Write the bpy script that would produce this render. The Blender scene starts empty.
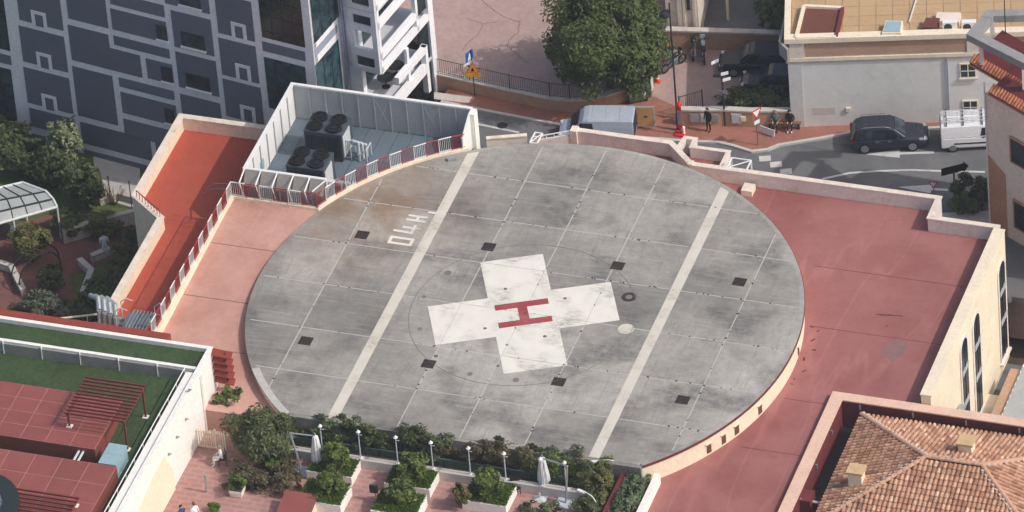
import bpy, bmesh, math, random
import numpy as np
from mathutils import Vector, Matrix
random.seed(7); RNG = np.random.default_rng(7)
R_ = math.radians
scene = bpy.context.scene
col = scene.collection

# ------------------------------------------------------------------ camera
# World frame: X and Y run along the slab joints of the helicopter deck, Z = 0 is the deck surface, metres.
CAM = np.array([125.095, -328.076, 271.281])
def _n(v): v = np.array(v, float); return v/np.linalg.norm(v)
CF = _n([-0.2843, 0.7430, -0.6058]); CR = np.array([0.9491, 0.3070, -0.0692]); CR = _n(CR-CF*(CR@CF)); CU = np.cross(CR, CF)
FPX = 8000.0
cd = bpy.data.cameras.new('camera'); cam = bpy.data.objects.new('camera', cd); col.objects.link(cam)
cd.sensor_width = 36; cd.lens = FPX*36/1024; cd.clip_start = 5; cd.clip_end = 3000
cam.matrix_world = Matrix(((CR[0],CU[0],-CF[0],CAM[0]),(CR[1],CU[1],-CF[1],CAM[1]),(CR[2],CU[2],-CF[2],CAM[2]),(0,0,0,1)))
scene.camera = cam
def at(px, py, z):
    """surveyed point: where the line of sight through a photo pixel meets the level z"""
    d = CF+(px-512)/FPX*CR-(py-256)/FPX*CU
    t = (z-CAM[2])/d[2]
    return Vector(CAM+d*t)
def onplane(px, py, o, ang):
    """(s, z) where the line of sight meets the upright plane through o running at angle ang"""
    d = CF+(px-512)/FPX*CR-(py-256)/FPX*CU
    n = np.array([-math.sin(ang), math.cos(ang), 0]); o = np.array(o)
    t = ((o-CAM)@n)/(d@n); q = CAM+d*t
    return float((q-o)@np.array([math.cos(ang), math.sin(ang), 0])), float(q[2])

# ------------------------------------------------------------------ light
SUN_AZ, SUN_EL = -2.0, 45.0
world = bpy.data.worlds.new('World'); scene.world = world; world.use_nodes = True
nt = world.node_tree; bg = nt.nodes['Background']
sky = nt.nodes.new('ShaderNodeTexSky'); sky.sky_type = 'NISHITA'; sky.sun_disc = False
sky.sun_elevation = R_(SUN_EL); sky.sun_rotation = R_(90-SUN_AZ); sky.air_density = 0.85; sky.dust_density = 4.0; sky.ozone_density = 0.6
nt.links.new(sky.outputs[0], bg.inputs[0]); bg.inputs[1].default_value = 0.15
sd = bpy.data.lights.new('sun', 'SUN'); sun = bpy.data.objects.new('sun', sd); col.objects.link(sun)
sd.energy = 2.65; sd.angle = R_(0.53); sd.color = (1.0, 0.965, 0.92)
sdir = Vector((math.cos(R_(SUN_EL))*math.cos(R_(SUN_AZ)), math.cos(R_(SUN_EL))*math.sin(R_(SUN_AZ)), math.sin(R_(SUN_EL))))
sun.rotation_euler = sdir.to_track_quat('Z', 'Y').to_euler(); sun.location = (40, 5, 60)
vs = scene.view_settings; vs.view_transform = 'Standard'; vs.look = 'None'; vs.exposure = -0.09; vs.gamma = 1.0; vs.use_curve_mapping = False
scene.render.engine = 'CYCLES'
scene.cycles.max_bounces = 6

# ------------------------------------------------------------------ materials
def lin(*c):
    return tuple((v/255/12.92) if v/255 <= .04045 else ((v/255+.055)/1.055)**2.4 for v in c)
MATS = {}
class NB:
    def __init__(s, name):
        s.m = bpy.data.materials.new(name); s.m.use_nodes = True; s.t = s.m.node_tree; s.N = s.t.nodes; s.L = s.t.links
        s.p = s.N['Principled BSDF']; s.g = s.N.new('ShaderNodeNewGeometry'); s.o = s.N.new('ShaderNodeObjectInfo')
        MATS[name] = s.m
    def pos(s, sc=(1,1,1), rot=0):
        mp = s.N.new('ShaderNodeMapping'); mp.inputs['Scale'].default_value = sc; mp.inputs['Rotation'].default_value = (0,0,rot)
        s.L.new(s.g.outputs['Position'], mp.inputs[0]); return mp.outputs[0]
    def noise(s, scale, det=4, rough=.6, vec=None, dist=0):
        n = s.N.new('ShaderNodeTexNoise'); n.inputs['Scale'].default_value = scale; n.inputs['Detail'].default_value = det
        n.inputs['Roughness'].default_value = rough; n.inputs['Distortion'].default_value = dist
        s.L.new(vec if vec is not None else s.pos(), n.inputs['Vector']); return n.outputs['Fac']
    def ramp(s, v, lo, hi, a=0., b=1.):
        r = s.N.new('ShaderNodeMapRange'); r.clamp = True
        for i, x in enumerate((lo, hi, a, b)): r.inputs[i+1].default_value = x
        s.L.new(v, r.inputs[0]); return r.outputs[0]
    def mix(s, f, a, b, mode='MIX'):
        m = s.N.new('ShaderNodeMix'); m.data_type = 'RGBA'; m.blend_type = mode
        for sock, v in ((m.inputs[0], f), (m.inputs[6], a), (m.inputs[7], b)):
            if hasattr(v, 'is_linked'): s.L.new(v, sock)
            elif isinstance(v, (int, float)): sock.default_value = v
            else: sock.default_value = (*v[:3], 1)
        return m.outputs[2]
    def math(s, op, a, b=0.):
        m = s.N.new('ShaderNodeMath'); m.operation = op
        for i, v in enumerate((a, b)):
            if hasattr(v, 'is_linked'): s.L.new(v, m.inputs[i])
            else: m.inputs[i].default_value = v
        return m.outputs[0]
    def val(s, c, f, lo, hi):                       # multiply a colour by a grey that runs lo..hi with f
        g = s.ramp(f, 0, 1, lo, hi); cc = s.N.new('ShaderNodeCombineColor')
        for i in range(3): s.L.new(g, cc.inputs[i])
        return s.mix(1., c, cc.outputs[0], 'MULTIPLY')
    def bump(s, h, strength=.3, dist=.02):
        b = s.N.new('ShaderNodeBump'); b.inputs['Strength'].default_value = strength; b.inputs['Distance'].default_value = dist
        s.L.new(h, b.inputs['Height']); s.L.new(b.outputs[0], s.p.inputs['Normal'])
    def done(s, c, rough=.8, metal=0., spec=.5):
        if hasattr(c, 'is_linked'): s.L.new(c, s.p.inputs['Base Color'])
        else: s.p.inputs['Base Color'].default_value = (*c[:3], 1)
        s.p.inputs['Roughness'].default_value = rough; s.p.inputs['Metallic'].default_value = metal
        s.p.inputs['Specular IOR Level'].default_value = spec
        return s.m
def M(name, c, rough=.75, var=.18, scale=1.3, metal=0., dirt=None, dirt_amt=.5, bump=.15, spec=.4, island=0., objr=0., fine=.08):
    b = NB(name); f = b.ramp(b.noise(scale, 5, .65), .3, .7)
    c1 = b.val(c, f, 1-var, 1+var*.7)
    c1 = b.val(c1, b.ramp(b.noise(scale*9, 3), .3, .7), 1-fine, 1+fine)
    if dirt is not None: c1 = b.mix(b.ramp(b.noise(scale*.6+.7, 6, .7), .52, .75, 0, dirt_amt), c1, dirt)
    if island: c1 = b.val(c1, b.g.outputs['Random Per Island'], 1-island, 1+island)
    if objr: c1 = b.val(c1, b.o.outputs['Random'], 1-objr, 1+objr)
    if bump: b.bump(b.noise(scale*12, 4), bump, .02)
    return b.done(c1, rough, metal, spec)
def glass(name, c=(.015,.022,.028), rough=.2):
    b = NB(name); c1 = b.val(c, b.ramp(b.noise(1.6, 4), .35, .65), .5, 2.0); c1 = b.val(c1, b.o.outputs['Random'], .5, 2.2)
    return b.done(c1, rough, 0, .3)
def leaf(name, c, c2, isl=.45):
    b = NB(name); c1 = b.mix(b.g.outputs['Random Per Island'], c, c2); c1 = b.mix(b.ramp(b.noise(1.1, 3), .35, .65), b.val(c1, b.g.outputs['Random Per Island'], .6, 1.25), c2)
    b.done(c1, .55, 0, .35)
    tr = b.N.new('ShaderNodeBsdfTranslucent'); b.L.new(c1, tr.inputs[0]); mx = b.N.new('ShaderNodeMixShader'); mx.inputs[0].default_value = .25
    b.L.new(b.p.outputs[0], mx.inputs[1]); b.L.new(tr.outputs[0], mx.inputs[2]); b.L.new(mx.outputs[0], b.N['Material Output'].inputs[0])
    return b.m

# helicopter deck concrete: cloudy greys, per-slab tone, brown rust tint, streaks
def make_concrete():
    b = NB('deck_concrete')
    big = b.ramp(b.noise(.09, 3, .5), .38, .62); med = b.ramp(b.noise(1.6, 8, .78), .3, .7); fin = b.ramp(b.noise(9, 5, .8), .3, .7)
    c = b.mix(big, lin(136,133,127), lin(178,174,165)); c = b.val(c, med, .74, 1.16); c = b.val(c, fin, .88, 1.1)
    c = b.val(c, b.o.outputs['Random'], .82, 1.08)
    dk = b.math('MULTIPLY', b.ramp(b.noise(.22, 3, .5, b.pos((1,1.4,1), .4)), .5, .62), b.ramp(b.noise(1.9, 8, .8), .36, .6, .25, 1.)); c = b.mix(b.math('MULTIPLY', dk, .72), c, lin(84,84,84))
    streak = b.ramp(b.noise(1.5, 7, .75, b.pos((.22,3.0,1), .12)), .52, .66, 0, .45); c = b.mix(streak, c, lin(176,173,167))
    stk2 = b.ramp(b.noise(1.3, 6, .75, b.pos((3.2,.3,1), .1)), .54, .68, 0, .42); c = b.mix(stk2, c, lin(104,103,101))
    scuff = b.ramp(b.noise(4.5, 5, .8, b.pos((.35,2.6,1), -.5)), .57, .66, 0, .42); c = b.mix(scuff, c, lin(108,107,106))
    vd = b.N.new('ShaderNodeVectorMath'); vd.operation = 'DISTANCE'; b.L.new(b.g.outputs['Position'], vd.inputs[0]); vd.inputs[1].default_value = (-12.2, 7.6, 0)
    near = b.ramp(vd.outputs['Value'], 1.5, 7.5, 1, 0)
    rust = b.math('MULTIPLY', near, b.ramp(b.noise(.45, 6, .7, None, .8), .36, .6, .2, .85)); c = b.mix(rust, c, lin(138,112,88))
    sp = b.ramp(b.noise(.5, 6, .7), .66, .76, 0, .45); c = b.mix(sp, c, lin(140,124,98))
    b.bump(b.noise(14, 5), .25, .02); return b.done(c, .88, 0, .3)
make_concrete()
def make_red(name, c, c2, lines=.35):
    b = NB(name); f = b.ramp(b.noise(.22, 4, .55), .35, .65); c1 = b.mix(f, c, c2)
    c1 = b.val(c1, b.ramp(b.noise(2.2, 8, .8), .3, .7), .88, 1.1)
    w = b.noise(.5, 2, .4, b.pos((1,.16,1), -.12), .35); ridge = b.ramp(b.math('ABSOLUTE', b.math('SUBTRACT', w, .5)), 0, .03, lines, 0)
    c1 = b.mix(ridge, c1, tuple(min(1, x*1.5+.03) for x in c2)); st = b.ramp(b.noise(.6, 8, .8), .56, .74, 0, .42); c1 = b.mix(st, c1, tuple(x*.6 for x in c))
    b.bump(b.noise(20, 3), .12, .02); return b.done(c1, .8, 0, .3)
make_red('roof_red', lin(144,88,84), lin(162,108,103), .2); make_red('roof_orange', lin(168,76,60), lin(174,84,66), .03); make_red('deck_pink', lin(182,132,116), lin(200,156,142), .08)
def make_paint(name, c, wear, amt=.6):
    b = NB(name); c1 = b.val(c, b.ramp(b.noise(.9, 5), .3, .7), .93, 1.04)
    k = b.math('MULTIPLY', b.ramp(b.noise(.55, 3, .5), .48, .66), b.ramp(b.noise(3.2, 8, .82, b.pos((.6,1.7,1), .4)), .42, .64, 0, amt)); c1 = b.mix(k, c1, wear)
    k2 = b.ramp(b.noise(9, 5, .8), .62, .72, 0, amt*.8); c1 = b.mix(k2, c1, wear)
    return b.done(c1, .7, 0, .3)
make_paint('white_paint', lin(228,225,213), lin(132,128,120), .9); make_paint('band_paint', lin(212,206,192), lin(158,144,126), .9); make_paint('red_paint', lin(158,70,72), lin(190,140,135), .5)
make_paint('road_paint', lin(205,205,200), lin(110,110,110), .6)
M('joint_mortar', lin(186,184,178), .85, .15, 3); M('grate_iron', lin(70,54,50), .6, .3, 4); M('dark_hole', lin(38,34,34), .9, .1)
M('cream', lin(236,222,196), .8, .08, .6, dirt=lin(190,172,148), dirt_amt=.3); M('cream_cap', lin(230,216,200), .8, .12, 1.2, dirt=lin(140,126,112), dirt_amt=.55)
M('pink_wall', lin(228,220,212), .8, .1, .8, dirt=lin(160,130,122), dirt_amt=.4); M('peach_cap', lin(226,190,168), .8, .08, .8, dirt=lin(180,140,120), dirt_amt=.3)
M('maroon', lin(112,52,54), .6, .15, 1); M('brick_red', lin(132,72,62), .6, .12, 1, objr=.07); M('slat_red', lin(146,66,52), .55, .1, 2)
M('tile_maroon', lin(144,82,75), .45, .12, .8, objr=.08, fine=.06, dirt=lin(112,70,64), dirt_amt=.35); M('grout_pale', lin(178,126,120), .8, .1)
M('white_wall', lin(240,238,230), .75, .05, .5, dirt=lin(206,198,184), dirt_amt=.25); M('white_metal', lin(232,232,230), .45, .05, 2, bump=0)
M('galv', lin(170,176,180), .4, .2, 3, metal=.4, bump=0); M('galv_dark', lin(98,112,118), .5, .2, 1.5); M('steel_dark', lin(44,46,50), .45, .2, 3, bump=0)
M('enc_panel', lin(176,180,180), .5, .08, .8, objr=.05); M('enc_floor', lin(98,112,122), .6, .16, .7, objr=.06); M('ac_case', lin(66,74,82), .5, .12, 1.5); M('ac_pale', lin(196,200,200), .5, .1)
M('fan_black', lin(24,25,28), .4, .2, 4, bump=0); M('rail_red', lin(158,58,54), .5, .12, 3, bump=0); M('rail_white', lin(228,226,222), .5, .08, 3, bump=0)
M('slate', lin(100,107,124), .5, .07, .4, objr=.07, bump=.05, fine=.03, dirt=lin(112,120,140), dirt_amt=.3); M('tower_band', lin(234,236,240), .7, .06, .5, bump=.05); M('tower_white', lin(240,240,242), .5, .03, .5, bump=0)
M('spandrel', lin(150,156,172), .6, .06, .6, bump=0); glass('window_glass'); glass('tower_glass', (.012,.03,.036), .2); M('frame_dark', lin(48,52,60), .5, .1, bump=0)
M('plaza', lin(176,150,142), .85, .12, .35, dirt=lin(120,98,92), dirt_amt=.35, bump=.1); M('crack', lin(122,98,92), .9, .2)
M('tan_wall', lin(186,152,126), .85, .1, .8, dirt=lin(150,112,90), dirt_amt=.4); M('stone_cap', lin(206,198,188), .8, .12, 1.2, dirt=lin(150,140,130))
def make_asphalt():
    b = NB('asphalt'); c = b.mix(b.ramp(b.noise(.4, 5, .6), .35, .65), lin(96,97,99), lin(116,116,116)); c = b.val(c, b.ramp(b.noise(18, 4), .3, .7), .88, 1.1)
    c = b.mix(b.ramp(b.noise(.7, 4, .6, b.pos((.3,2,1), .3)), .58, .7, 0, .35), c, lin(66,68,72)); b.bump(b.noise(40, 3), .3, .01); return b.done(c, .85, 0, .3)
make_asphalt()
def make_brickfloor(name, c, c2, mortar, sc=1., rot=0.):
    b = NB(name); br = b.N.new('ShaderNodeTexBrick'); b.L.new(b.pos((1,1,1), rot), br.inputs['Vector']); br.inputs['Scale'].default_value = sc
    br.inputs['Color1'].default_value = (*c,1); br.inputs['Color2'].default_value = (*c2,1); br.inputs['Mortar'].default_value = (*mortar,1); br.inputs['Mortar Size'].default_value = .025
    br.inputs['Brick Width'].default_value = .24; br.inputs['Row Height'].default_value = .12
    c1 = b.val(br.outputs['Color'], b.ramp(b.noise(.8, 5, .65), .3, .7), .85, 1.12); b.bump(b.noise(20, 3), .2, .01); return b.done(c1, .85, 0, .3)
make_brickfloor('brick_paving', lin(172,104,86), lin(156,92,76), lin(152,116,102), 1., .2); make_brickfloor('terrace_paving', lin(166,126,119), lin(163,123,116), lin(174,136,129), .3)
make_brickfloor('garden_paving', lin(140,84,74), lin(122,72,64), lin(120,92,84), 1.)
M('kerb', lin(196,192,186), .85, .12, 1.5); M('turf', lin(58,78,44), .9, .3, .5, bump=.5, fine=.3, dirt=lin(40,56,32), dirt_amt=.6); M('soil', lin(84,74,58), .95, .3, 1.2); M('lawn', lin(88,100,52), .95, .3, .8, bump=.5, fine=.25)
M('grey_wall', lin(224,222,217), .8, .05, .4, dirt=lin(176,168,160), dirt_amt=.35, fine=.03); M('roof_tan', lin(186,156,118), .85, .08, .5, objr=.03, fine=.05)
M('roof_grey', lin(150,150,148), .8, .15, 1.0, dirt=lin(104,102,100)); M('eave_tile', lin(196,124,86), .8, .2, 2, island=.28); M('wall_pinkgrey', lin(236,216,198), .85, .08, .5); M('wall_brown', lin(196,142,110), .85, .1, .6)
def make_tiles():
    b = NB('clay_tile'); r = b.g.outputs['Random Per Island']; cr = b.N.new('ShaderNodeValToRGB'); e = cr.color_ramp.elements
    e[0].position = 0; e[0].color = (*lin(156,110,86),1); e[1].position = 1; e[1].color = (*lin(226,194,162),1)
    for p_, c_ in ((.3, lin(182,136,110)), (.6, lin(206,164,136)), (.82, lin(188,140,112))): q = e.new(p_); q.color = (*c_,1)
    b.L.new(r, cr.inputs[0]); c = b.val(cr.outputs[0], b.ramp(b.noise(6, 4), .3, .7), .85, 1.1)
    moss = b.ramp(b.noise(.55, 6, .75), .5, .7, 0, .75); c = b.mix(b.math('MULTIPLY', moss, b.ramp(b.noise(3.2, 4, .7), .4, .6, .2, 1)), c, lin(74,64,54)); return b.done(c, .85, 0, .3)
make_tiles()
leaf('leaf_plaza', (.04,.058,.014), (.105,.14,.036)); leaf('leaf_dark', (.055,.075,.026), (.115,.145,.055)); leaf('leaf_shrub', (.055,.085,.016), (.15,.20,.04)); leaf('leaf_grass', (.065,.11,.016), (.13,.21,.03))
leaf('leaf_olive', (.07,.085,.05), (.16,.175,.11)); leaf('leaf_pale', (.17,.20,.09), (.32,.36,.19)); leaf('leaf_brown', (.075,.07,.032), (.15,.135,.065)); leaf('leaf_ivy', (.055,.085,.036), (.15,.20,.095)); leaf('leaf_cone', (.055,.08,.028), (.14,.17,.065))
leaf('leaf_yellow', (.09,.10,.025), (.19,.18,.05)); leaf('leaf_dry', (.10,.075,.04), (.17,.14,.08)); M('bark', lin(84,70,58), .95, .3, 4); M('twig', lin(120,96,74), .9, .2, 4)
M('paint_navy', lin(40,43,56), .25, .05, 1, bump=0, spec=.6); M('paint_black', lin(24,26,36), .4, .05, 1, bump=0, spec=.6); M('paint_white', lin(232,232,234), .3, .02, 1, bump=0); M('paint_silver', lin(170,180,192), .4, .05, .8, metal=.0, bump=0)
M('plastic_dark', lin(40,41,44), .6, .1, 3, bump=0); M('tyre', lin(26,26,27), .85, .1, 4); M('alloy', lin(170,172,176), .35, .1, 4, metal=.6, bump=0); M('lamp_clear', lin(210,214,220), .15, .05, 4, bump=0); M('lamp_red', lin(160,30,28), .25, .1, 4, bump=0); M('chrome', lin(190,194,198), .2, .1, 4, metal=.8, bump=0)
M('wood', lin(150,104,66), .7, .25, 3); M('ply', lin(196,150,96), .75, .1, 2); M('sign_red', lin(214,40,38), .5, .05, 3, bump=0); M('sign_white', lin(236,236,236), .5, .03, 3, bump=0); M('sign_blue', lin(42,96,176), .5, .05, 3, bump=0); M('sign_yellow', lin(240,170,30), .5, .05, 3, bump=0); M('sign_black', lin(22,22,24), .5, .05, 3, bump=0)
M('iron_green', lin(38,50,50), .5, .15, 3, bump=0); M('cone_orange', lin(240,80,30), .5, .05, 3, bump=0); M('bin_grey', lin(74,80,86), .55, .1, 2, bump=0); M('pale_metal', lin(200,206,210), .45, .08, 3, bump=0); M('canvas', lin(226,226,224), .85, .08, 2, bump=.2); M('polycarb', lin(172,176,174), .35, .12, .8, bump=0)
M('skin', lin(206,158,130), .6, .05, 5, bump=0); M('cloth_black', lin(30,30,34), .85, .1, 5, bump=0); M('cloth_white', lin(232,234,236), .85, .05, 5, bump=0); M('cloth_blue', lin(60,76,112), .85, .1, 5, bump=0); M('cloth_grey', lin(110,110,114), .85, .1, 5, bump=0); M('hair_dark', lin(46,36,30), .8, .1, 5, bump=0); M('hair_red', lin(120,66,40), .8, .1, 5, bump=0); M('hair_grey', lin(150,146,140), .8, .1, 5, bump=0)
M('glass_green', lin(78,96,90), .15, .1, 1, bump=0); M('box_blue', lin(150,178,188), .55, .08, 1.5, bump=0); M('awning_teal', lin(110,180,190), .7, .1, 2); M('wood_door', lin(110,66,54), .7, .1, 2)
M('spandrel_grey', lin(104,110,124), .6, .06, .6, bump=0); M('tower_front', lin(214,215,222), .6, .04, .6, bump=0); M('grey_wall2', lin(206,204,200), .8, .05, .5); M('grey_patch', lin(206,196,188), .85, .08, 1)

# ------------------------------------------------------------------ helpers
class MB:
    def __init__(s): s.v = []; s.f = []
    def add(s, vs, fs):
        k = len(s.v); s.v += [tuple(map(float, v)) for v in vs]; s.f += [tuple(i+k for i in f) for f in fs]; return s
    def box(s, x0, x1, y0, y1, z0, z1):
        return s.add([(x0,y0,z0),(x1,y0,z0),(x1,y1,z0),(x0,y1,z0),(x0,y0,z1),(x1,y0,z1),(x1,y1,z1),(x0,y1,z1)],
                     [(3,2,1,0),(4,5,6,7),(0,1,5,4),(1,2,6,5),(2,3,7,6),(3,0,4,7)])
    def cbox(s, c, d, rz=0.):
        cx, cy, cz = c; a, b, h = d[0]/2, d[1]/2, d[2]/2; co, si = math.cos(rz), math.sin(rz)
        vs = [(cx+x*co-y*si, cy+x*si+y*co, cz+z) for z in (-h,h) for x, y in ((-a,-b),(a,-b),(a,b),(-a,b))]
        return s.add(vs, [(3,2,1,0),(4,5,6,7),(0,1,5,4),(1,2,6,5),(2,3,7,6),(3,0,4,7)])
    def prism(s, poly, z0, z1):
        """upright prism; z0/z1 numbers or per-vertex lists"""
        p = list(poly); a = sum(p[i][0]*p[(i+1)%len(p)][1]-p[(i+1)%len(p)][0]*p[i][1] for i in range(len(p)))
        za = z0 if isinstance(z0, (list,tuple)) else [z0]*len(p); zb = z1 if isinstance(z1, (list,tuple)) else [z1]*len(p)
        if a < 0: p = p[::-1]; za = list(za)[::-1]; zb = list(zb)[::-1]
        n = len(p); vs = [(x,y,z) for (x,y), z in zip(p, za)]+[(x,y,z) for (x,y), z in zip(p, zb)]
        return s.add(vs, [tuple(range(n-1,-1,-1)), tuple(range(n,2*n))]+[(i,(i+1)%n,n+(i+1)%n,n+i) for i in range(n)])
    def wall(s, pts, z0, z1, t):
        """wall of thickness t along a plan polyline, mitred"""
        pts = [Vector((p[0],p[1])) for p in pts]; L = []; Rr = []
        for i, p in enumerate(pts):
            d = []
            if i: d.append((p-pts[i-1]).normalized())
            if i < len(pts)-1: d.append((pts[i+1]-p).normalized())
            m = sum(d, Vector((0,0))).normalized(); nn = Vector((-m.y, m.x)); k = t/2/max(.4, nn.dot(Vector((-d[0].y, d[0].x))))
            L.append(p+nn*k); Rr.append(p-nn*k)
        return s.prism([tuple(q) for q in Rr]+[tuple(q) for q in L[::-1]], z0, z1)
    def tube(s, a, b, r, n=8, r2=None):
        a = Vector(a); b = Vector(b); d = (b-a).normalized(); u = d.orthogonal().normalized(); w = d.cross(u); r2 = r if r2 is None else r2
        vs = [a+(u*math.cos(2*math.pi*i/n)+w*math.sin(2*math.pi*i/n))*r for i in range(n)]+[b+(u*math.cos(2*math.pi*i/n)+w*math.sin(2*math.pi*i/n))*r2 for i in range(n)]
        return s.add(vs, [(i,(i+1)%n,n+(i+1)%n,n+i) for i in range(n)]+[tuple(range(n-1,-1,-1)), tuple(range(n,2*n))])
    def path(s, pts, r, n=6):
        for a, b in zip(pts[:-1], pts[1:]): s.tube(a, b, r, n)
        return s
    def disc(s, c, r, n=24, z=None):
        vs = [(c[0]+r*math.cos(2*math.pi*i/n), c[1]+r*math.sin(2*math.pi*i/n), c[2]) for i in range(n)]; return s.add(vs, [tuple(range(n))])
    def ring(s, c, r0, r1, z0, z1, a0=0., a1=2*math.pi, n=48):
        full = abs(a1-a0-2*math.pi) < 1e-6; k = n if full else n+1; vs = []
        for i in range(k):
            a = a0+(a1-a0)*i/n; co, si = math.cos(a), math.sin(a)
            vs += [(c[0]+r0*co,c[1]+r0*si,z0),(c[0]+r1*co,c[1]+r1*si,z0),(c[0]+r1*co,c[1]+r1*si,z1),(c[0]+r0*co,c[1]+r0*si,z1)]
        fs = []
        for i in range(n):
            a = 4*i; b = 4*((i+1)%k)
            fs += [(a+1,b+1,b+2,a+2),(b,a,a+3,b+3),(a+2,b+2,b+3,a+3),(a,b,b+1,a+1)]
        if not full: fs += [(0,1,2,3),(4*n+3,4*n+2,4*n+1,4*n)]
        return s.add(vs, fs)
    def loft(s, rings, cap=True):
        n = len(rings[0]); k = len(s.v); s.v += [tuple(map(float, p)) for r in rings for p in r]
        for j in range(len(rings)-1):
            for i in range(n): a = k+j*n; s.f.append((a+i, a+(i+1)%n, a+n+(i+1)%n, a+n+i))
        if cap: s.f.append(tuple(k+i for i in range(n-1,-1,-1))); s.f.append(tuple(k+(len(rings)-1)*n+i for i in range(n)))
        return s
    def face_poly(s, o, ang, poly, d0, d1):
        """prism standing on an upright plane: poly in (s, z), from depth d0 to d1 along the outward normal (to the right-hand side of the run)"""
        co, si = math.cos(ang), math.sin(ang); nx, ny = si, -co
        a = sum(poly[i][0]*poly[(i+1)%len(poly)][1]-poly[(i+1)%len(poly)][0]*poly[i][1] for i in range(len(poly)))
        if a < 0: poly = poly[::-1]
        f = lambda q, d: (o[0]+q[0]*co+nx*d, o[1]+q[0]*si+ny*d, q[1])
        n = len(poly); vs = [f(q, d0) for q in poly]+[f(q, d1) for q in poly]
        return s.add(vs, [tuple(range(n-1,-1,-1)), tuple(range(n,2*n))]+[(i,(i+1)%n,n+(i+1)%n,n+i) for i in range(n)])
    def mesh(s, name, off=(0,0,0)):
        me = bpy.data.meshes.new(name); me.from_pydata([(a-off[0],b-off[1],c-off[2]) for a,b,c in s.v], [], s.f); me.update(); return me
    def build(s, name, mat, parent=None, smooth=False, local=False, bevel=0.):
        off = (0,0,0)
        if parent is not None and not local: off = wloc(parent)
        me = s.mesh(name, off); me.materials.append(MATS[mat])
        if bevel:
            bm = bmesh.new(); bm.from_mesh(me); bmesh.ops.recalc_face_normals(bm, faces=bm.faces)
            bmesh.ops.bevel(bm, geom=[e for e in bm.edges if len(e.link_faces) == 2 and e.calc_face_angle(0) > .6], offset=bevel, segments=1, affect='EDGES'); bm.to_mesh(me); bm.free()
        if smooth:
            for p in me.polygons: p.use_smooth = True
        o = bpy.data.objects.new(name, me); col.objects.link(o)
        if parent is not None: o.parent = parent
        return o
def wloc(o):
    v = Vector((0,0,0))
    while o is not None: v += o.location; o = o.parent
    return v
def tag(o, label=None, cat=None, group=None, kind=None):
    if label: o['label'] = label
    if cat: o['category'] = cat
    if group: o['group'] = group
    if kind: o['kind'] = kind
    return o
def thing(name, label, cat, loc=(0,0,0), rz=0., group=None):
    o = bpy.data.objects.new(name, None); col.objects.link(o); o.empty_display_size = .3; o.location = loc; o.rotation_euler = (0,0,rz); return tag(o, label, cat, group)
def copy_tree(o, parent=None):
    c = o.copy(); col.objects.link(c); c.parent = parent
    for ch in list(o.children): copy_tree(ch, c)
    return c
def struct(mb, name, mat): return tag(mb.build(name, mat), kind='structure')
def clip(poly, inside, inter):
    out = []
    for i in range(len(poly)):
        a, b = poly[i-1], poly[i]
        ia, ib = inside(a), inside(b)
        if ia != ib: out.append(inter(a, b))
        if ib: out.append(b)
    return out
def clip_half(poly, nx, ny, d):            # keep nx*x+ny*y <= d
    g = lambda p: nx*p[0]+ny*p[1]-d
    def it(a, b): t = g(a)/(g(a)-g(b)); return (a[0]+(b[0]-a[0])*t, a[1]+(b[1]-a[1])*t)
    return clip(poly, lambda p: g(p) <= 1e-9, it)
def clip_circle(poly, r, n=160):
    for i in range(n):
        a = 2*math.pi*(i+.5)/n; poly = clip_half(poly, math.cos(a), math.sin(a), r*math.cos(math.pi/n))
        if len(poly) < 3: return []
    return poly
def ztri(o):  # tidy n-gons
    return o

# foliage: many small leaf faces gathered in clumps through the crown's volume
def leaves(n, radii, size, seed, clumps=40, shell=.55, spread=.22, flat=.0, asp=1.8, ball=True, boxy=False):
    r = np.random.default_rng(seed); rad = np.array(radii)
    if boxy: c = r.uniform(-1, 1, (clumps,3))
    else:
        d = r.normal(size=(clumps,3)); d /= np.linalg.norm(d, axis=1)[:,None]; c = d*(shell+(1-shell)*r.random((clumps,1))**.7)*.9
        c *= 1+.12*r.normal(size=(clumps,1))
    w = r.random(clumps)+.4; idx = r.choice(clumps, n, p=w/w.sum())
    off = r.normal(size=(n,3)); off *= (r.random((n,1))**.4)/np.linalg.norm(off, axis=1)[:,None]
    pos = (c[idx]+off*spread*(.6+.8*r.random((clumps,1)))[idx])*rad
    # leaf frames: facing outwards, upwards and at random
    nrm = pos/np.maximum(rad,1e-3)**2; nrm /= np.linalg.norm(nrm, axis=1)[:,None]+1e-6
    nrm = nrm*.8+np.array([0,0,.5])+r.normal(size=(n,3))*.55; nrm /= np.linalg.norm(nrm, axis=1)[:,None]
    t = np.cross(nrm, r.normal(size=(n,3))); t /= np.linalg.norm(t, axis=1)[:,None]; b = np.cross(nrm, t)
    sz = size*(.6+.8*r.random((n,1))); A = t*sz*asp/2; B = b*sz/2
    v = np.stack([pos-A, pos-B*.9+A*.1, pos+A, pos+B*.9+A*.1], 1).reshape(-1,3)
    return v
def leaf_mesh(name, v, mat):
    me = bpy.data.meshes.new(name); n = len(v)//4
    me.vertices.add(n*4); me.vertices.foreach_set('co', v.astype(np.float32).ravel()); me.loops.add(n*4); me.loops.foreach_set('vertex_index', np.arange(n*4, dtype=np.int32))
    me.polygons.add(n); me.polygons.foreach_set('loop_start', np.arange(0,n*4,4, dtype=np.int32)); me.polygons.foreach_set('loop_total', np.full(n,4, dtype=np.int32)); me.update(); me.validate()
    me.materials.append(MATS[mat]); return me
def leaf_obj(name, v, mat, parent=None, loc=(0,0,0)):
    o = bpy.data.objects.new(name, leaf_mesh(name, v, mat)); col.objects.link(o); o.parent = parent; o.location = loc; return o
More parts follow.
